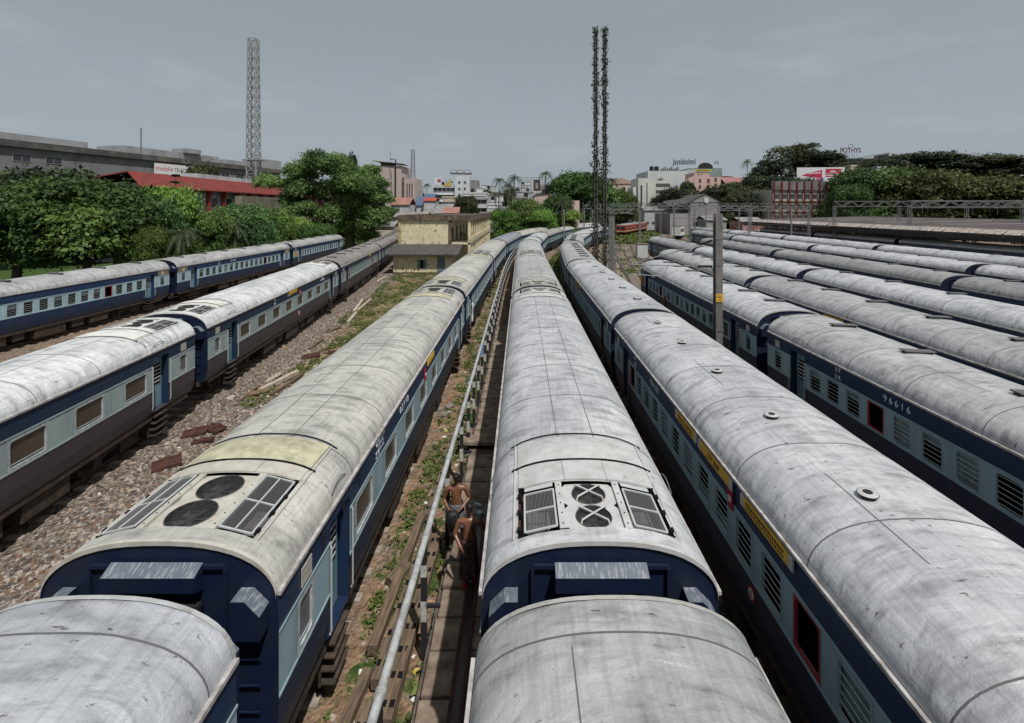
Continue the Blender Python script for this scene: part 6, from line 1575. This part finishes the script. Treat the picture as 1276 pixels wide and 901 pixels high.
GGL=mat('grey_green_cladding',(.22,.27,.27),.5,c2=(.17,.21,.21),scale=.2)
gg=empty('clad_mall',(gx(880,262),262,0)); tag(gg,'grey green clad building with a dark arched canopy and script letters on the roof','building')
box_part(gg,'wall',-9.5,8.8,0,25,0,gz(209.5,262),GGL); mb=MB(); z=gz(209.5,262); mb.poly([(-4+7.6*math.cos(a)*.55+3.5,-.2,z+3.0*math.sin(a)) for a in [math.pi*j/14 for j in range(15)]]); mb.build('arched_canopy',BLACKISH,gg)
put_text('Jayalakshmi',4.6,BLACKISH,gg,(-12.2,-.5,z+3.4),(R(90),0,0),'roof_letters',.6,bold=.02); put_text('VK',3.2,BLACKISH,gg,(5.5,-.5,z+2.8),(R(90),0,0),'roof_letters',.8)
PKT=wallmat('salmon_plaster',(.52,.36,.31),(.46,.32,.28),s=.15); pt=empty('salmon_tower',(gx(880,220),220,0)); tag(pt,'salmon pink building with a yellow shop sign along its roof','building')
box_part(pt,'wall',-5.6,1.4,0,12,0,gz(215,220),PKT); box_part(pt,'wall',1.45,7.0,.6,12,0,gz(220.5,220),PKT); mb=MB(); mb.poly([(-9.4,0,0),(-5.65,0,0),(-5.65,0,gz(219,220)),(-9.4,0,gz(224,220))]); mb.build('wing_wall',PKT,pt)
s_=box_part(pt,'sign_board',-5.2,2.4,-.4,-.1,gz(213.6,220),gz(211.2,220),mat('mustard_sign',(.42,.38,.05),.5)); mb=MB(); 
for k in range(9): mb.box(-4.4+.62*k,-4.0+.62*k,-.43,-.41,gz(213,220),gz(212,220))
mb.build('lettering',REDP,s_)
wm2=winmesh(1.1,1.8)
for x,zr in ((-2.9,(224.5,232)),(4.6,(223,230))):
    for q in zr: inst('window',wm2,pt,(x,-.001 if x<0 else .599,gz(q,220)-1.2))
rw=winmesh(1.3,1.8,gl=mat('red_curtain_glass',(.16,.02,.02),.5))
for q in (224.5,232): inst('window',rw,pt,(1.0,-.001,gz(q,220)-1.2))
for x in (-3.6,-2.1): box_part(pt,'vent',x-.3,x+.3,-.05,0,gz(218,220),gz(216.8,220),DARK)
block(897,915,225,240,10,wallmat('rose_plaster',(.40,.26,.24)),'rose coloured house with a pinkish red roof left of the lone palm',floors=3,cols=4,ww=1.2,wh=1.3,roofm=mat('rose_roof',(.34,.14,.13),.8))
house(905,930,229,220,230,12,PEA,mat('dusty_red_roof',(.26,.12,.115),.8),'pinkish red roofed house below the lone palm',cols=3)
house(928,956,230,226,210,10,WH,mat('pink_roof',(.42,.22,.22),.8),'low white house with a pink roof on the wooded slope',cols=3)
# grey gabled shed
sh=empty('grey_gabled_shed',(gx(868,168),168,0)); tag(sh,'grey gabled loco shed with a dark corrugated roof beyond the gantries','building'); SHW=wallmat('shed_grey_wall',(.24,.235,.23),(.15,.145,.14))
box_part(sh,'wall',-2.2,8.2,0,20,0,gz(252,168),SHW); mb=MB(); zz=gz(252,168); mb.poly([(-2.6,-.2,zz),(8.6,-.2,zz),(8.4,-.2,zz+.4),(3.2,-.2,zz+2.9),(-2.4,-.2,zz+.4)]); mb.build('gable_wall',SHW,sh)
mb=MB(); mb.box(-9.5,-2.3,-.5,18,0,gz(266,168)-.0); mb.build('side_wall',mat('shed_cladding',(.22,.21,.21),.7,c2=(.3,.29,.29),scale=.5,stretch=(4,4,.2)),sh)
mb=MB(); mb.quad((-10,-1,gz(256,168)),(-2.2,-1,gz(251,168)),(1,14,gz(246,168)),(-8,14,gz(250,168))); mb.quad((-10,-1.2,gz(256,168)-.3),(-2.2,-1.2,gz(251,168)-.3),(-2.2,-1,gz(251,168)),(-10,-1,gz(256,168))); mb.quad((-2.6,-.5,zz+.3),(3.2,-.5,zz+3),(3.2,20,zz+3),(-2.6,20,zz+.3)); mb.quad((8.6,-.5,zz+.3),(3.2,-.5,zz+3),(3.2,20,zz+3),(8.6,20,zz+.3)); mb.build('roof',SHEET,sh)
mb=MB(); mb.box(2.6,4.0,-.35,-.2,zz-.2,zz+1.6); mb.build('white_panel',WH,sh)
for k in range(4): mb=MB(); mb.box(-1.2+2.5*k,.4+2.5*k,-.06,0,.2,4.6); mb.build('shed_opening',DARK,sh)
RBL=mat('red_brown_low',(.25,.10,.08),.8,c2=(.40,.30,.28),scale=.4)
house(925,952,276,271,130,8,RBL,GSH,'low rusty roofed workshop row between the rows and the canopy',cols=4)
house(880,905,274,269,150,8,GRYW,GSH,'low workshop with a patch of red boards by the shed',cols=3)
house(803,840,262,257,190,8,WH2,GSH,'low white yard office behind the single poles',cols=5)
# red columned building right
RCW=wallmat('red_column_building_wall',(.40,.38,.33),(.22,.20,.18),s=.3); rc=empty('red_column_building',(gx(1001,165),165,0)); rc.rotation_euler=(0,0,R(8)); tag(rc,'old white building with dark red columns and a blackened parapet below the red billboard','building')
Wd=11.7; zt=gz(237,165); box_part(rc,'wall',-Wd,Wd,0,12,0,zt,RCW); box_part(rc,'parapet',-Wd-.3,Wd+.3,-.5,.2,zt,zt+3.0,wallmat('blackened_parapet',(.16,.155,.15),(.05,.05,.05)))
for k in range(9): x=-Wd+.3+k*(2*Wd-.6)/8; box_part(rc,'column',x-.24,x+.24,-.80,-.52,0,zt+2.9,RCD)
for f in range(4): box_part(rc,'floor_band',-Wd,Wd,-.35,0,zt-.5-3.6*f,zt-3.6*f-.1,DKS)
wm3=winmesh(1.7,1.7)
for f in range(4):
    for k in range(8): inst('window',wm3,rc,(-Wd+1.75+k*(2*Wd-.6)/8,-.001,zt-3.0-3.6*f))
# red billboard on the slope
bb=empty('red_billboard',(gx(1022,185),185,0)); bb.rotation_euler=(0,0,R(-6)); tag(bb,'wide white billboard with red panels on the wooded slope','billboard')
MRED=mat('billboard_red',(.42,.02,.06),.5); MPK=mat('billboard_pink',(.50,.08,.22),.5); zc=gz(216,185); q=185/F
mb=MB(); mb.box(-8.6,8.9,-.15,0,zc-3.3,zc+2.3); mb.build('board',mat('billboard_white',(.58,.58,.60),.5),bb); mb=MB()
mb.poly([(-7.0,-.17,zc-.9),(.6,-.17,zc-1.9),(.6,-.17,zc+1.3),(-4.5,-.17,zc+.1)]); mb.box(1.9,7.6,-.18,-.16,zc-.6,zc+1.7); mb.box(1.9,7.6,-.18,-.16,zc-1.4,zc-1.0); mb.build('red_panels',MRED,bb)
mb=MB(); mb.box(-1.6,.1,-.18,-.16,zc-3.1,zc-1.9); mb.build('pink_panel',MPK,bb); mb=MB(); mb.box(.1,.9,-.18,-.16,zc-3.1,zc-1.7); mb.build('blue_panel',mat('billboard_blue',(.05,.08,.22),.5),bb)
mb=MB(); 
for k in range(5): mb.box(-4.2+.9*k,-3.6+.9*k,-.2,-.18,zc-.3+.06*k,zc+.1+.1*k)
mb.box(3.6,5.8,-.2,-.18,zc+.4,zc+.9)
for k in range(8): mb.box(2.1+.66*k,2.6+.66*k,-.2,-.19,zc-.05-.15,zc-.02)
mb.build('white_lettering',WHITE,bb); mb=MB()
for k in range(8): mb.bar((-8+2.3*k,.3,0),(-8+2.3*k,.3,zc+2.2),.15,.15)
mb.build('scaffold',GALV,bb)
# hilltop store sign
hs_=empty('hilltop_store',(gx(1085,235),235,0)); tag(hs_,'flat roofed pale building at the hilltop right with big letters on its roof','building'); zr=gz(199,235)
box_part(hs_,'wall',-8,30,0,16,14,zr,WH2); box_part(hs_,'roof_slab',-10,32,-2,17,zr,zr+.6,GALV); mb=MB(); mb.quad((-8,-2.2,zr+.6),(8,-2.2,zr+3.4),(8,10,zr+3.4),(-8,10,zr+.6)); mb.quad((-8,-2.2,zr+.4),(8,-2.2,zr+3.0),(8,-2.2,zr+3.4),(-8,-2.2,zr+.6)); mb.build('slanted_roof',GALV,hs_); box_part(hs_,'penthouse',9,24,0,10,zr+.6,zr+3,WH2)
put_text('POTHYS',3.2,mat('roof_sign_maroon',(.07,.025,.03),.6),hs_,(gx(1054.5,235)-gx(1085,235),-3,gz(188.5,235)),(R(90),0,0),'roof_letters',.85,bold=.025)
mb=MB(); 
for k in range(6): x=gx(1046+3.6*k,235)-gx(1085,235); mb.bar((x,-2.6,zr-4),(x,-2.6,gz(191,235)),.1,.1)
mb.tube([(gx(1055,235)-gx(1085,235)+1.1*math.cos(a),-3,gz(183.5,235)+1.1*math.sin(a)) for a in [2*math.pi*j/16 for j in range(17)]],.12,5); mb.build('sign_frame',GALV,hs_)
# platform canopy
cn=empty('platform_canopy',(61,60,0)); tag(cn,'long dark platform canopy with a frayed pale fringe at the right','canopy')
CF=mat('canopy_fringe',(.58,.50,.45),.8,c2=(.14,.12,.11),scale=2.5,stretch=(1,4,.4)); CRF=mat('canopy_roof_brown',(.055,.045,.042),.9,c2=(.09,.075,.07),scale=.3)
y0,y1=-25,68
mb=MB(); mb.quad((0,y0,6.2),(0,y1,6.2),(30,y1,7.0),(30,y0,7.0)); mb.quad((0,y0,6.0),(0,y1,6.0),(30,y1,6.8),(30,y0,6.8)); mb.build('roof',CRF,cn)
mb=MB(); n=260; r=random.Random(2)
for k in range(n):
    ya=y0+(y1-y0)*k/n; yb_=y0+(y1-y0)*(k+1)/n; e0=5.55+r.uniform(-.12,.12); mb.quad((.1,ya,6.26),(.1,yb_,6.26),(-.85,yb_,e0),(-.85,ya,e0),0); h=r.uniform(.75,1.1); mb.quad((-.83,ya,5.66),(-.83,yb_,5.66),(-.83,yb_-.02,5.5-h),(-.83,ya+.02,5.5-h*.9),1)
for k in range(80):
    xa=30*k/80; mb.quad((xa,y1+.02,6.2+xa*.027),(xa+.375,y1+.02,6.2+xa*.027),(xa+.375,y1+.02,5.0+xa*.027),(xa,y1+.02,5.0+xa*.027),1)
mb.build('fringe',[CF,mat('canopy_dark_fringe',(.030,.026,.026),.9)],cn)
for k in range(9):
    mb=MB(); y=-20+k*10.5; mb.box(5.5,5.8,y,y+.3,0,6.1); mb.bar((5.65,y+.15,4.6),(.8,y+.15,6.0),.12,.12); mb.build('canopy_post',GALV,cn)
box_part(cn,'platform',5.0,28,-25,68,0,1.0,CONC)
mb=MB()
for k in range(5): mb.bar((6,2+14*k,6.45),(20,-6+14*k,6.85),.3,.12)
mb.build('roof_battens',mat('pale_batten',(.35,.33,.31),.8),cn)

# ------------------------------------------------------------------ trees and hills
def crown_mesh(clumps, n_leaf, size, seed, m, droop=0, tonebase=.5):
    r = np.random.default_rng(seed); P=[]; Nn=[]; T=[]
    for (cx,cy,cz,rx,rz_) in clumps:
        n = max(20, int(n_leaf*(rx*rx))); d = r.normal(size=(n,3)); d /= np.linalg.norm(d,axis=1,keepdims=True)
        d[:,2] = np.where(d[:,2] < -.35, -d[:,2]*.6, d[:,2])
        lump = 1+.22*np.sin(d[:,0]*5+cx*3)*np.sin(d[:,1]*5+cy*2)+.16*np.sin(d[:,2]*9+cz*4+d[:,0]*6); far_ = np.where(r.random(n) < .07, 1.30, 1.0); rad = ((.70+.38*r.random(n))*lump*far_)[:,None]*np.array([rx,rx,rz_]); p = d*rad+np.array([cx,cy,cz]); p[:,2] -= droop*r.random(n)**2*rx
        P.append(p); Nn.append(d*.9+r.normal(size=(n,3))*.55+np.array([0,0,.35])); T.append(np.clip(tonebase+r.normal()*.26+r.normal(size=n)*.20,0,1))
    P=np.concatenate(P); me=leaf_cloud(P,np.concatenate(Nn),size,np.concatenate(T),seed+5); me.materials.append(m); me.name='crown'; return me
def clumps(w_, h, z0, n, seed, top=.8, rr=(.16,.28)):
    r = random.Random(seed); C = [(0,0,z0+h*.45,w_*.30,h*.34)]
    for k in range(n):
        a = r.uniform(0,6.283); t = r.random(); z = z0+h*(.08+.92*t); e = w_/2*math.sqrt(max(.05, 1-(abs(t-.38)/.66)**2))*r.uniform(.55,.86); s = w_*r.uniform(*rr)
        C.append((e*math.cos(a), e*math.sin(a), min(z, z0+h-s*.7), s, s*.72))
    return C
BARK = mat('tree_bark',(.075,.058,.045),.9,c2=(.13,.11,.09),scale=4,stretch=(3,3,.5),bump=.5)
def trunk_mesh(h, r0, br, seed, spread, reach):
    r = random.Random(seed); mb = MB(); mb.tube([(0,0,0),(.1*r0,0,h*.3),(.2*r0,.1,h*.65),(0,.1,h)],[r0*1.3,r0,r0*.8,r0*.5],10)
    for k in range(br):
        a = 6.283*k/br+r.uniform(-.4,.4); z = h*r.uniform(.45,.95); L = spread*r.uniform(.6,1)
        mb.tube([(0,0,z),(L*.4*math.cos(a),L*.4*math.sin(a),z+reach*.35),(L*math.cos(a),L*math.sin(a),z+reach*r.uniform(.6,1))],[r0*.45,r0*.28,r0*.08],7)
    return mb.mesh('trunk',[BARK])
def make_proto(w_, h, z0, nc, leafn, size, seed, m, droop=0, tb=.5, rr=(.16,.28)):
    return (crown_mesh(clumps(w_,h-z0,z0,nc,seed,rr=rr),leafn,size,seed,m,droop,tb), trunk_mesh(z0+(h-z0)*.35,w_*.035,6,seed,w_*.35,(h-z0)*.4))
# unit-ish prototypes, scaled per tree
PR = dict(broad=make_proto(10,10,2.6,30,300,.17,1,LEAF,.1), broad2=make_proto(10,9,2.0,32,300,.16,2,LEAF,.2,.6), dark=make_proto(10,9,1.6,26,170,.22,3,LEAFD), dark2=make_proto(10,11,2.5,22,110,.28,4,LEAFD,0,.4,(.13,.22)),
          bush=make_proto(10,6.5,.2,34,330,.15,5,LEAF,.1,.65,(.11,.22)), airy=make_proto(10,10,3.5,26,38,.24,6,LEAFD,0,.45,(.10,.17)))
def tree(kind, x, y, w_, h, label, z=0, col_=(1,1,1), name='broadleaf_tree', cat='tree', group=None, rot=None):
    me, tk = PR[kind]; hh = dict(broad=10,broad2=9,dark=9,dark2=11,bush=6.5,airy=10)[kind]; s = (w_/10, w_/10, h/hh); rot = random.random()*6 if rot is None else rot
    root = empty(name, (x,y,z), rot); tag(root,label,cat,group); c = inst('crown',me,root,sc_=s); v_ = random.Random(int(x*31+y*7)); f_ = v_.uniform(.78,1.25); c.color = (col_[0]*f_*v_.uniform(.85,1.25), col_[1]*f_, col_[2]*f_*v_.uniform(.8,1.1), 1); inst('trunk',tk,root,sc_=s); return root
def ptree(kind, xp, ytop, Z, wpx, label, **k):
    base = k.pop('base',0); z = gz(ytop,Z); return tree(kind, gx(xp,Z), Z, wpx*Z/F, z-base, label, z=base, **k)
# the big rain tree on the left, built from its own clump layout
r = random.Random(8); Zb = 104; C = []
for (xp,yp,rp) in ((352,232,18),(372,212,22),(398,206,24),(425,210,22),(447,224,22),(462,240,16),(345,222,12),(380,236,20),(410,236,24),(440,250,22),(455,268,16),(420,262,20),(392,262,18),(372,262,16),(432,284,14),(462,282,15),(448,294,13),(474,246,12),(470,268,12),(422,288,15),(400,282,15),(466,226,12),(410,200,16),(366,248,14),(448,210,12)):
    for k in range(5): C.append((gx(xp+r.uniform(-7,7),Zb)-gx(410,Zb), r.uniform(-6,7), gz(yp+r.uniform(-6,6),Zb), rp*Zb/F*r.uniform(.55,.95), rp*Zb/F*r.uniform(.38,.62)))
bt = empty('rain_tree',(gx(410,Zb),Zb,0)); tag(bt,'huge spreading bright green tree at the left behind the train ends','tree'); me = crown_mesh(C,230,.20,31,LEAF,.35,.62); q_=inst('crown',me,bt); q_.color=(1.35,1.4,1.25,1)
inst('trunk',trunk_mesh(11,1.0,9,4,9,8),bt,(gx(436,Zb)-gx(410,Zb),0,0))
# left hedge of trees
for i,(k,xp,yt,Z,wp,c,lab) in enumerate((
 ('bush',206,236,58,92,(1.9,1.85,1.3),'pale yellow green flowering tree above the leftmost coach'),('broad2',184,246,54,70,(1.1,1.2,1.1),'dense green tree at the left edge behind the leftmost coach'),('bush',262,266,60,66,(1.0,1.1,.9),'dark green shrubby tree between the pale tree and the hedge'),
 ('broad2',300,256,66,66,(1.15,1.25,1.2),'grey green rounded tree left of the big tree'),('bush',335,262,72,56,(1.3,1.4,1.0),'green shrub mass below the red columned building'),('bush',362,272,84,54,(1.5,1.7,1.1),'bright green low bush at the foot of the big tree'),
 ('bush',392,284,92,40,(1.5,1.6,1.0),'small bright bush right below the big tree crown'),('broad',110,226,52,150,(1.0,1.1,.9),'large dark green tree beyond the left edge of the photo'),('broad2',20,236,50,140,(.9,1.0,.9),'wide tree at the far left behind the leftmost train'),('dark',60,214,75,120,(1.1,1.2,1.0),'tall dark tree standing behind the wide tree at far left'),
 ('dark',252,208,108,42,(1.3,1.3,1.1),'dark creeper covered tree against the grey office block'),('dark2',432,192,150,30,(1.1,1.1,1.0),'dark treetop peeping over the big green tree'),('dark2',466,214,150,36,(1.0,1.0,.9),'sparse dark tree left of the pink grey building'))):
    ptree(k,xp,yt,Z,wp,lab,col_=c)
# understory along the fence of the left bushes
for i in range(9):
    xp=190+26*i; Z=50+4.6*i; ptree('bush',xp,284-.6*i,Z,44,('low shrub filling the gap under the left trees, number tells nothing') if False else 'low undergrowth shrub beneath the left trees, behind the leftmost coaches',col_=(.8,.9,.7),group='undergrowth shrubs under the left trees',name='shrub',cat='shrub')
# middle bushes beside the bend
for (k,xp,yt,Z,wp,c,lab) in (('bush',628,262,118,46,(1.2,1.4,.9),'green bush at the right end of the yellow building'),('broad2',655,249,128,44,(1.1,1.3,.9),'taller green bush in front of the grey blue house'),('bush',672,262,126,50,(1.3,1.5,1.0),'rounded green bush beside the bend of the trains'),
 ('broad',692,244,134,40,(1.1,1.2,.9),'green tree before the pale pink shed'),('bush',705,262,132,40,(1.4,1.6,1.0),'bright bush by the pink wall end'),('dark',575,246,172,16,(1.2,1.3,1.1),'small dark round tree in front of the white two step building'),('dark',585,246,168,22,(1.3,1.4,1.2),'dark conical tree just above the yellow building roof'),
 ('broad',728,216,175,74,(.75,.85,.7),'great dark tree left of the vine covered mast'),('dark',700,228,185,50,(1.2,1.3,1.1),'dark tree behind the pale pink shed'),('broad2',772,238,185,44,(.7,.8,.6),'dark tree right of the vine covered mast'),
 ('dark',603,238,240,24,(1.2,1.3,1.1),'far dark tree behind the white two step building'),('dark',640,236,240,30,(1.1,1.2,1.0),'far dark tree under the palm group'),('bush',480,258,140,40,(.9,1.0,.8),'dark bush below the small cream hut'),('dark',520,240,230,22,(1.2,1.2,1.1),'far dark tree between pink grey building and hotel')):
    ptree(k,xp,yt,Z,wp,lab,col_=c)
# right tree belt and wooded hill
HILL = mat('wooded_hill_soil',(.030,.035,.018),.95,c2=(.06,.055,.03),scale=.08,bump=.3)
mb=MB(); hx=list(np.linspace(62,420,46)); hy=list(np.linspace(150,420,34)); 
def hillz(x,y):
    a = max(0,min(1,(x-62)/70)); b = max(0,min(1,(y-150)/70)); e = 1 if x < 330 else max(0,1-(x-330)/90); f = 1 if y < 330 else max(0,1-(y-330)/90)
    return -1+24*(a*a*(3-2*a))*(b*b*(3-2*b))*e*f+1.4*math.sin(x*.07)*math.sin(y*.06)*a*b
for y in hy:
    for x in hx: mb.v.append((x,y,hillz(x,y)))
for j in range(len(hy)-1):
    for i in range(len(hx)-1): k=j*len(hx)+i; mb.f.append((k,k+1,k+1+len(hx),k+len(hx))); mb.m.append(0)
structure(mb.build('hill',HILL,smooth=True))
DC=(1.15,1.15,1.05)
for (k,xp,yt,Z,wp,c,lab) in (('airy',985,180,215,60,(1.2,1.1,.9),'tall airy half bare tree crowning the hill'),('dark2',965,198,205,50,DC,'dark tree at the left shoulder of the hill'),('dark',1015,190,220,60,DC,'dark crown right of the half bare hilltop tree'),('airy',1000,178,222,50,(1.2,1.1,.9),'second airy tree on the hilltop, its top the highest'),
 ('dark',945,220,200,44,DC,'small dark tree at the left foot of the hill'),('dark2',1040,198,225,50,(1.2,1.15,1.0),'dark tree on the ridge left of the roof letters'),('dark',1070,204,205,60,DC,'dark tree below the hilltop building'),('dark',1100,200,195,60,DC,'dark tree in front of the hilltop building, right'),
 ('bush',1085,212,160,110,(.72,.70,.60),'broad olive green tree above the platform canopy'),('bush',1060,232,140,60,(.62,.62,.5),'lower olive tree beside the red columned building'),('dark',980,222,190,64,DC,'dark tree under the left end of the red billboard'),('dark',1010,226,182,40,DC,'dark bush under the middle of the red billboard'),
 ('bush',1150,215,150,120,(.7,.68,.55),'big olive tree beyond the right edge of the photo'),('dark',1145,192,210,90,DC,'dark hill tree past the hilltop building'),('bush',1230,222,140,120,(.7,.7,.55),'wide olive tree at the far right over the canopy'),('dark',1210,196,210,100,DC,'dark hill tree at the far right'),('dark2',1262,200,200,90,DC,'last hill tree at the right border'),('dark',1175,204,230,90,DC,'hill tree between the two far right crowns'),
 ('dark',905,232,190,60,DC,'dark tree in front of the rose house'),('dark',935,236,180,60,DC,'dark tree left of the red columned building'),('dark',880,240,200,44,DC,'dark tree behind the grey shed gable'),('dark',845,236,195,50,(1.0,1.0,.95),'dark round tree left of the grey shed'),('dark2',857,226,205,26,(1.6,1.6,.9),'yellowish thin tree before the posters'),('dark',826,246,200,36,(1.1,1.1,1.0),'low dark tree at the foot of the white offices'),
 ('dark',925,240,170,40,DC,'dark bush right of the grey shed'),('broad2',915,228,215,30,(.7,.8,.6),'flat topped tree by the pinkish roofs'),('dark',965,238,172,36,DC,'dark bush left of the first red column')):
    Zx=gx(xp,Z); ptree(k,xp,yt,Z,wp,lab,col_=c,base=max(0,hillz(Zx,Z)-1.0) if Zx>62 and Z>150 else 0)
# a small dark araucaria in front of the red roof
ar=empty('araucaria',(gx(219,72),72,0)); tag(ar,'small layered araucaria in front of the red roof','tree'); mb=MB(); mb.tube([(0,0,0),(0,0,gz(216,72))],[.2,.03],6); mb.build('trunk',BARK,ar); P=[];r=np.random.default_rng(9)
for k in range(7):
    z=gz(219,72)-k*1.0; rad=.5+.28*k
    for j in range(7):
        a=6.283*j/7+k; t=r.random(60)[:,None]; P.append(np.array([[rad*math.cos(a),rad*math.sin(a),.05]])*t+np.array([0,0,z])+r.normal(size=(60,3))*.06)
P=np.concatenate(P); me=leaf_cloud(P,r.normal(size=P.shape)+np.array([0,0,1]),.13,np.full(len(P),.3),2); me.materials.append(LEAFD); inst('crown',me,ar)
# palms
def frond_crown(n, L, seed, m, size=.5):
    r=random.Random(seed); mb=MB()
    for k in range(n):
        a=6.283*k/n+r.uniform(-.25,.25); el=r.uniform(-.35,1.15); pts=[]
        for j in range(9):
            t=j/8; d=L*t; pts.append(Vector((math.cos(a)*d*math.cos(el)*(1-.15*t), math.sin(a)*d*math.cos(el)*(1-.15*t), L*(math.sin(el)*t-1.0*t*t*(.55+.3*r.random()*0+.25*math.cos(el))))))
        u=Vector((-math.sin(a),math.cos(a),0))
        mb.tube(pts,[.05,.045,.04,.035,.03,.025,.02,.015,.01],4,0,cap=False)
        for j in range(1,9):
            p0=pts[j-1]; p1=pts[j]
            for q in range(3):
                b=p0.lerp(p1,q/3); w_=size*(1-abs(j/8-.45))*L*.30
                for s in (-1,1):
                    e=b+u*s*w_+(p1-p0)*.9+Vector((0,0,-.35*w_)); mb.quad(b,b+(p1-p0)*.16,e+Vector((0,0,-.02)),e,0)
    return mb.mesh('crown',[m])
PALML=mat('palm_leaf',(.026,.040,.020),.5,c2=(.055,.07,.03),scale=.8,rnd=True); PLM=[frond_crown(20,3.4,s,PALML) for s in (1,2,3)]; PT=MB(); PT.tube([(0,0,0),(.25,0,3),(.1,0,7),(0,0,10)],[.22,.16,.14,.13],8); PT=PT.mesh('trunk',[BARK])
def palm(xp, ytop, Z, s, label, base=0, i=0):
    z=gz(ytop,Z)-1.1*s; root=empty('coconut_palm',(gx(xp,Z),Z,base),random.random()*6); tag(root,label,'palm tree'); c=inst('crown',PLM[i%3],root,(0,0,z-base),sc_=(s,s,s)); inst('trunk',PT,root,(0,0,0),sc_=(s,s,(z-base)/10))
for i,a in enumerate(((622,220,150,1.0,'left palm of the dark palm group right of the hotel'),(633,226,146,1.1,'middle palm of the dark group, its crown the lowest'),(641,217,152,1.15,'right palm of the dark group, its crown the highest'),(680,212,185,1.3,'tall palm right of the billboard scaffold'),(692,221,188,1.25,'shorter dark palm next to the tall palm'),
  (706,222,200,1.0,'small palm at the left rim of the great dark tree'),(763,220,190,1.35,'palm right of the vine covered mast'),(931,198,215,1.05,'lone palm against the sky right of the pinkish roofs'),(532,228,230,.9,'tiny far palm left of the hotel roof'),(617,238,160,1.0,'low dark palm beside the left palm of the group'),
  (636,240,150,1.0,'low palm beneath the middle palm'),(823,221,222,.8,'small palm on the white office roof terrace'))): palm(*a[:4],a[4],i=i)
for i,a in enumerate(((228,282,52,.9,'bushy low palm above the leftmost coaches, left one'),(292,272,62,.9,'low palm with arching fronds behind the grey roofed coach'),(330,272,70,.8,'low palm left of the bright green bush'),(700,250,128,1.0,'low palm in front of the pale pink shed'))):
    Zq=a[2]; root=empty('coconut_palm',(gx(a[0],Zq),Zq,0)); tag(root,a[4],'palm tree'); zz=gz(a[1],Zq)-.8; c=inst('crown',PLM[i%3],root,(0,0,zz)); c.scale=(a[3],)*3; inst('trunk',PT,root,sc_=(.8,.8,zz/10))
# far woods closing the horizon (one uncountable mass)
r=np.random.default_rng(44); C=[]
for k in range(230):
    ang=-50+100*k/230+r.normal()*.3; D_=330+r.random()*60; x=D_*math.tan(R(ang)); C.append((x,D_,3+3*r.random(),9+5*r.random(),6+3*r.random()))
C=[(a,b,c,d,e) for a,b,c,d,e in C]
me=crown_mesh(C,1.6,1.5,77,LEAFD,0,.6); o=inst('far_woods',me); o['kind']='stuff'; o.color=(1.5,1.6,1.5,1)
# far filler houses in the town
fr=random.Random(5)
for k,(xp,yt,Z,wp,mm,lab) in enumerate(((559,246,205,14,CREAM,'cream block squeezed under the hotel balconies'),(534,252,185,12,WH2,'pale house left of the hotel foot'),(600,236,255,14,WH,'far white block right above the stacked balconies'),(613,243,215,12,WH2,'small grey white block behind the left palm'),(650,243,195,12,WH,'white house under the scaffold of the empty billboard'),(718,244,225,16,PEA,'peach house half hidden by the great dark tree'),(801,238,245,14,WH,'narrow white block between the orange building and the offices'),(1067,207,196,14,CREAM,'small cream house peeping out of the hillside trees'),(1098,209,188,12,WH2,'pale hillside house beside the olive tree'),(960,228,205,16,PEA,'peach house among the dark trees left of the red columned building'),(557,236,270,14,WH,'tall far white tower just behind the left wing of the hotel'),(611,232,275,10,WH2,'slim far grey white tower behind the left palm'),(655,231,280,12,WH,'far white tower between the palms and the billboard scaffold'),(808,233,260,10,CREAM,'narrow cream tower at the left edge of the white offices'),(715,236,270,14,WH2,'far pale block over the great dark tree edge'),(585,233,262,12,CREAM,'far cream tower block behind the white two step building'),(757,244,240,12,PEA,'peach block just right of the vine covered mast'),(668,236,245,14,WH,'far white tower behind the tall palm'),(575,250,180,12,GRYW,'grey block left of the small round tree'),(590,252,260,16,WH2,'far pale house behind the white two step building'),(672,243,250,18,CREAM,'far cream house beyond the billboard scaffold'),(748,252,250,20,WH,'far white house glimpsed behind the vine covered mast'),(795,246,260,16,WH2,'far house at the foot of the white office tower'),(120,238,150,60,GRYW,'grey house left of the red roofed building'),(30,232,170,70,WH2,'pale house at the far left horizon'))):
    block(xp-wp/2,xp+wp/2,yt,Z,10,mm,lab,floors=3,cols=4,ww=1.4,wh=1.2)
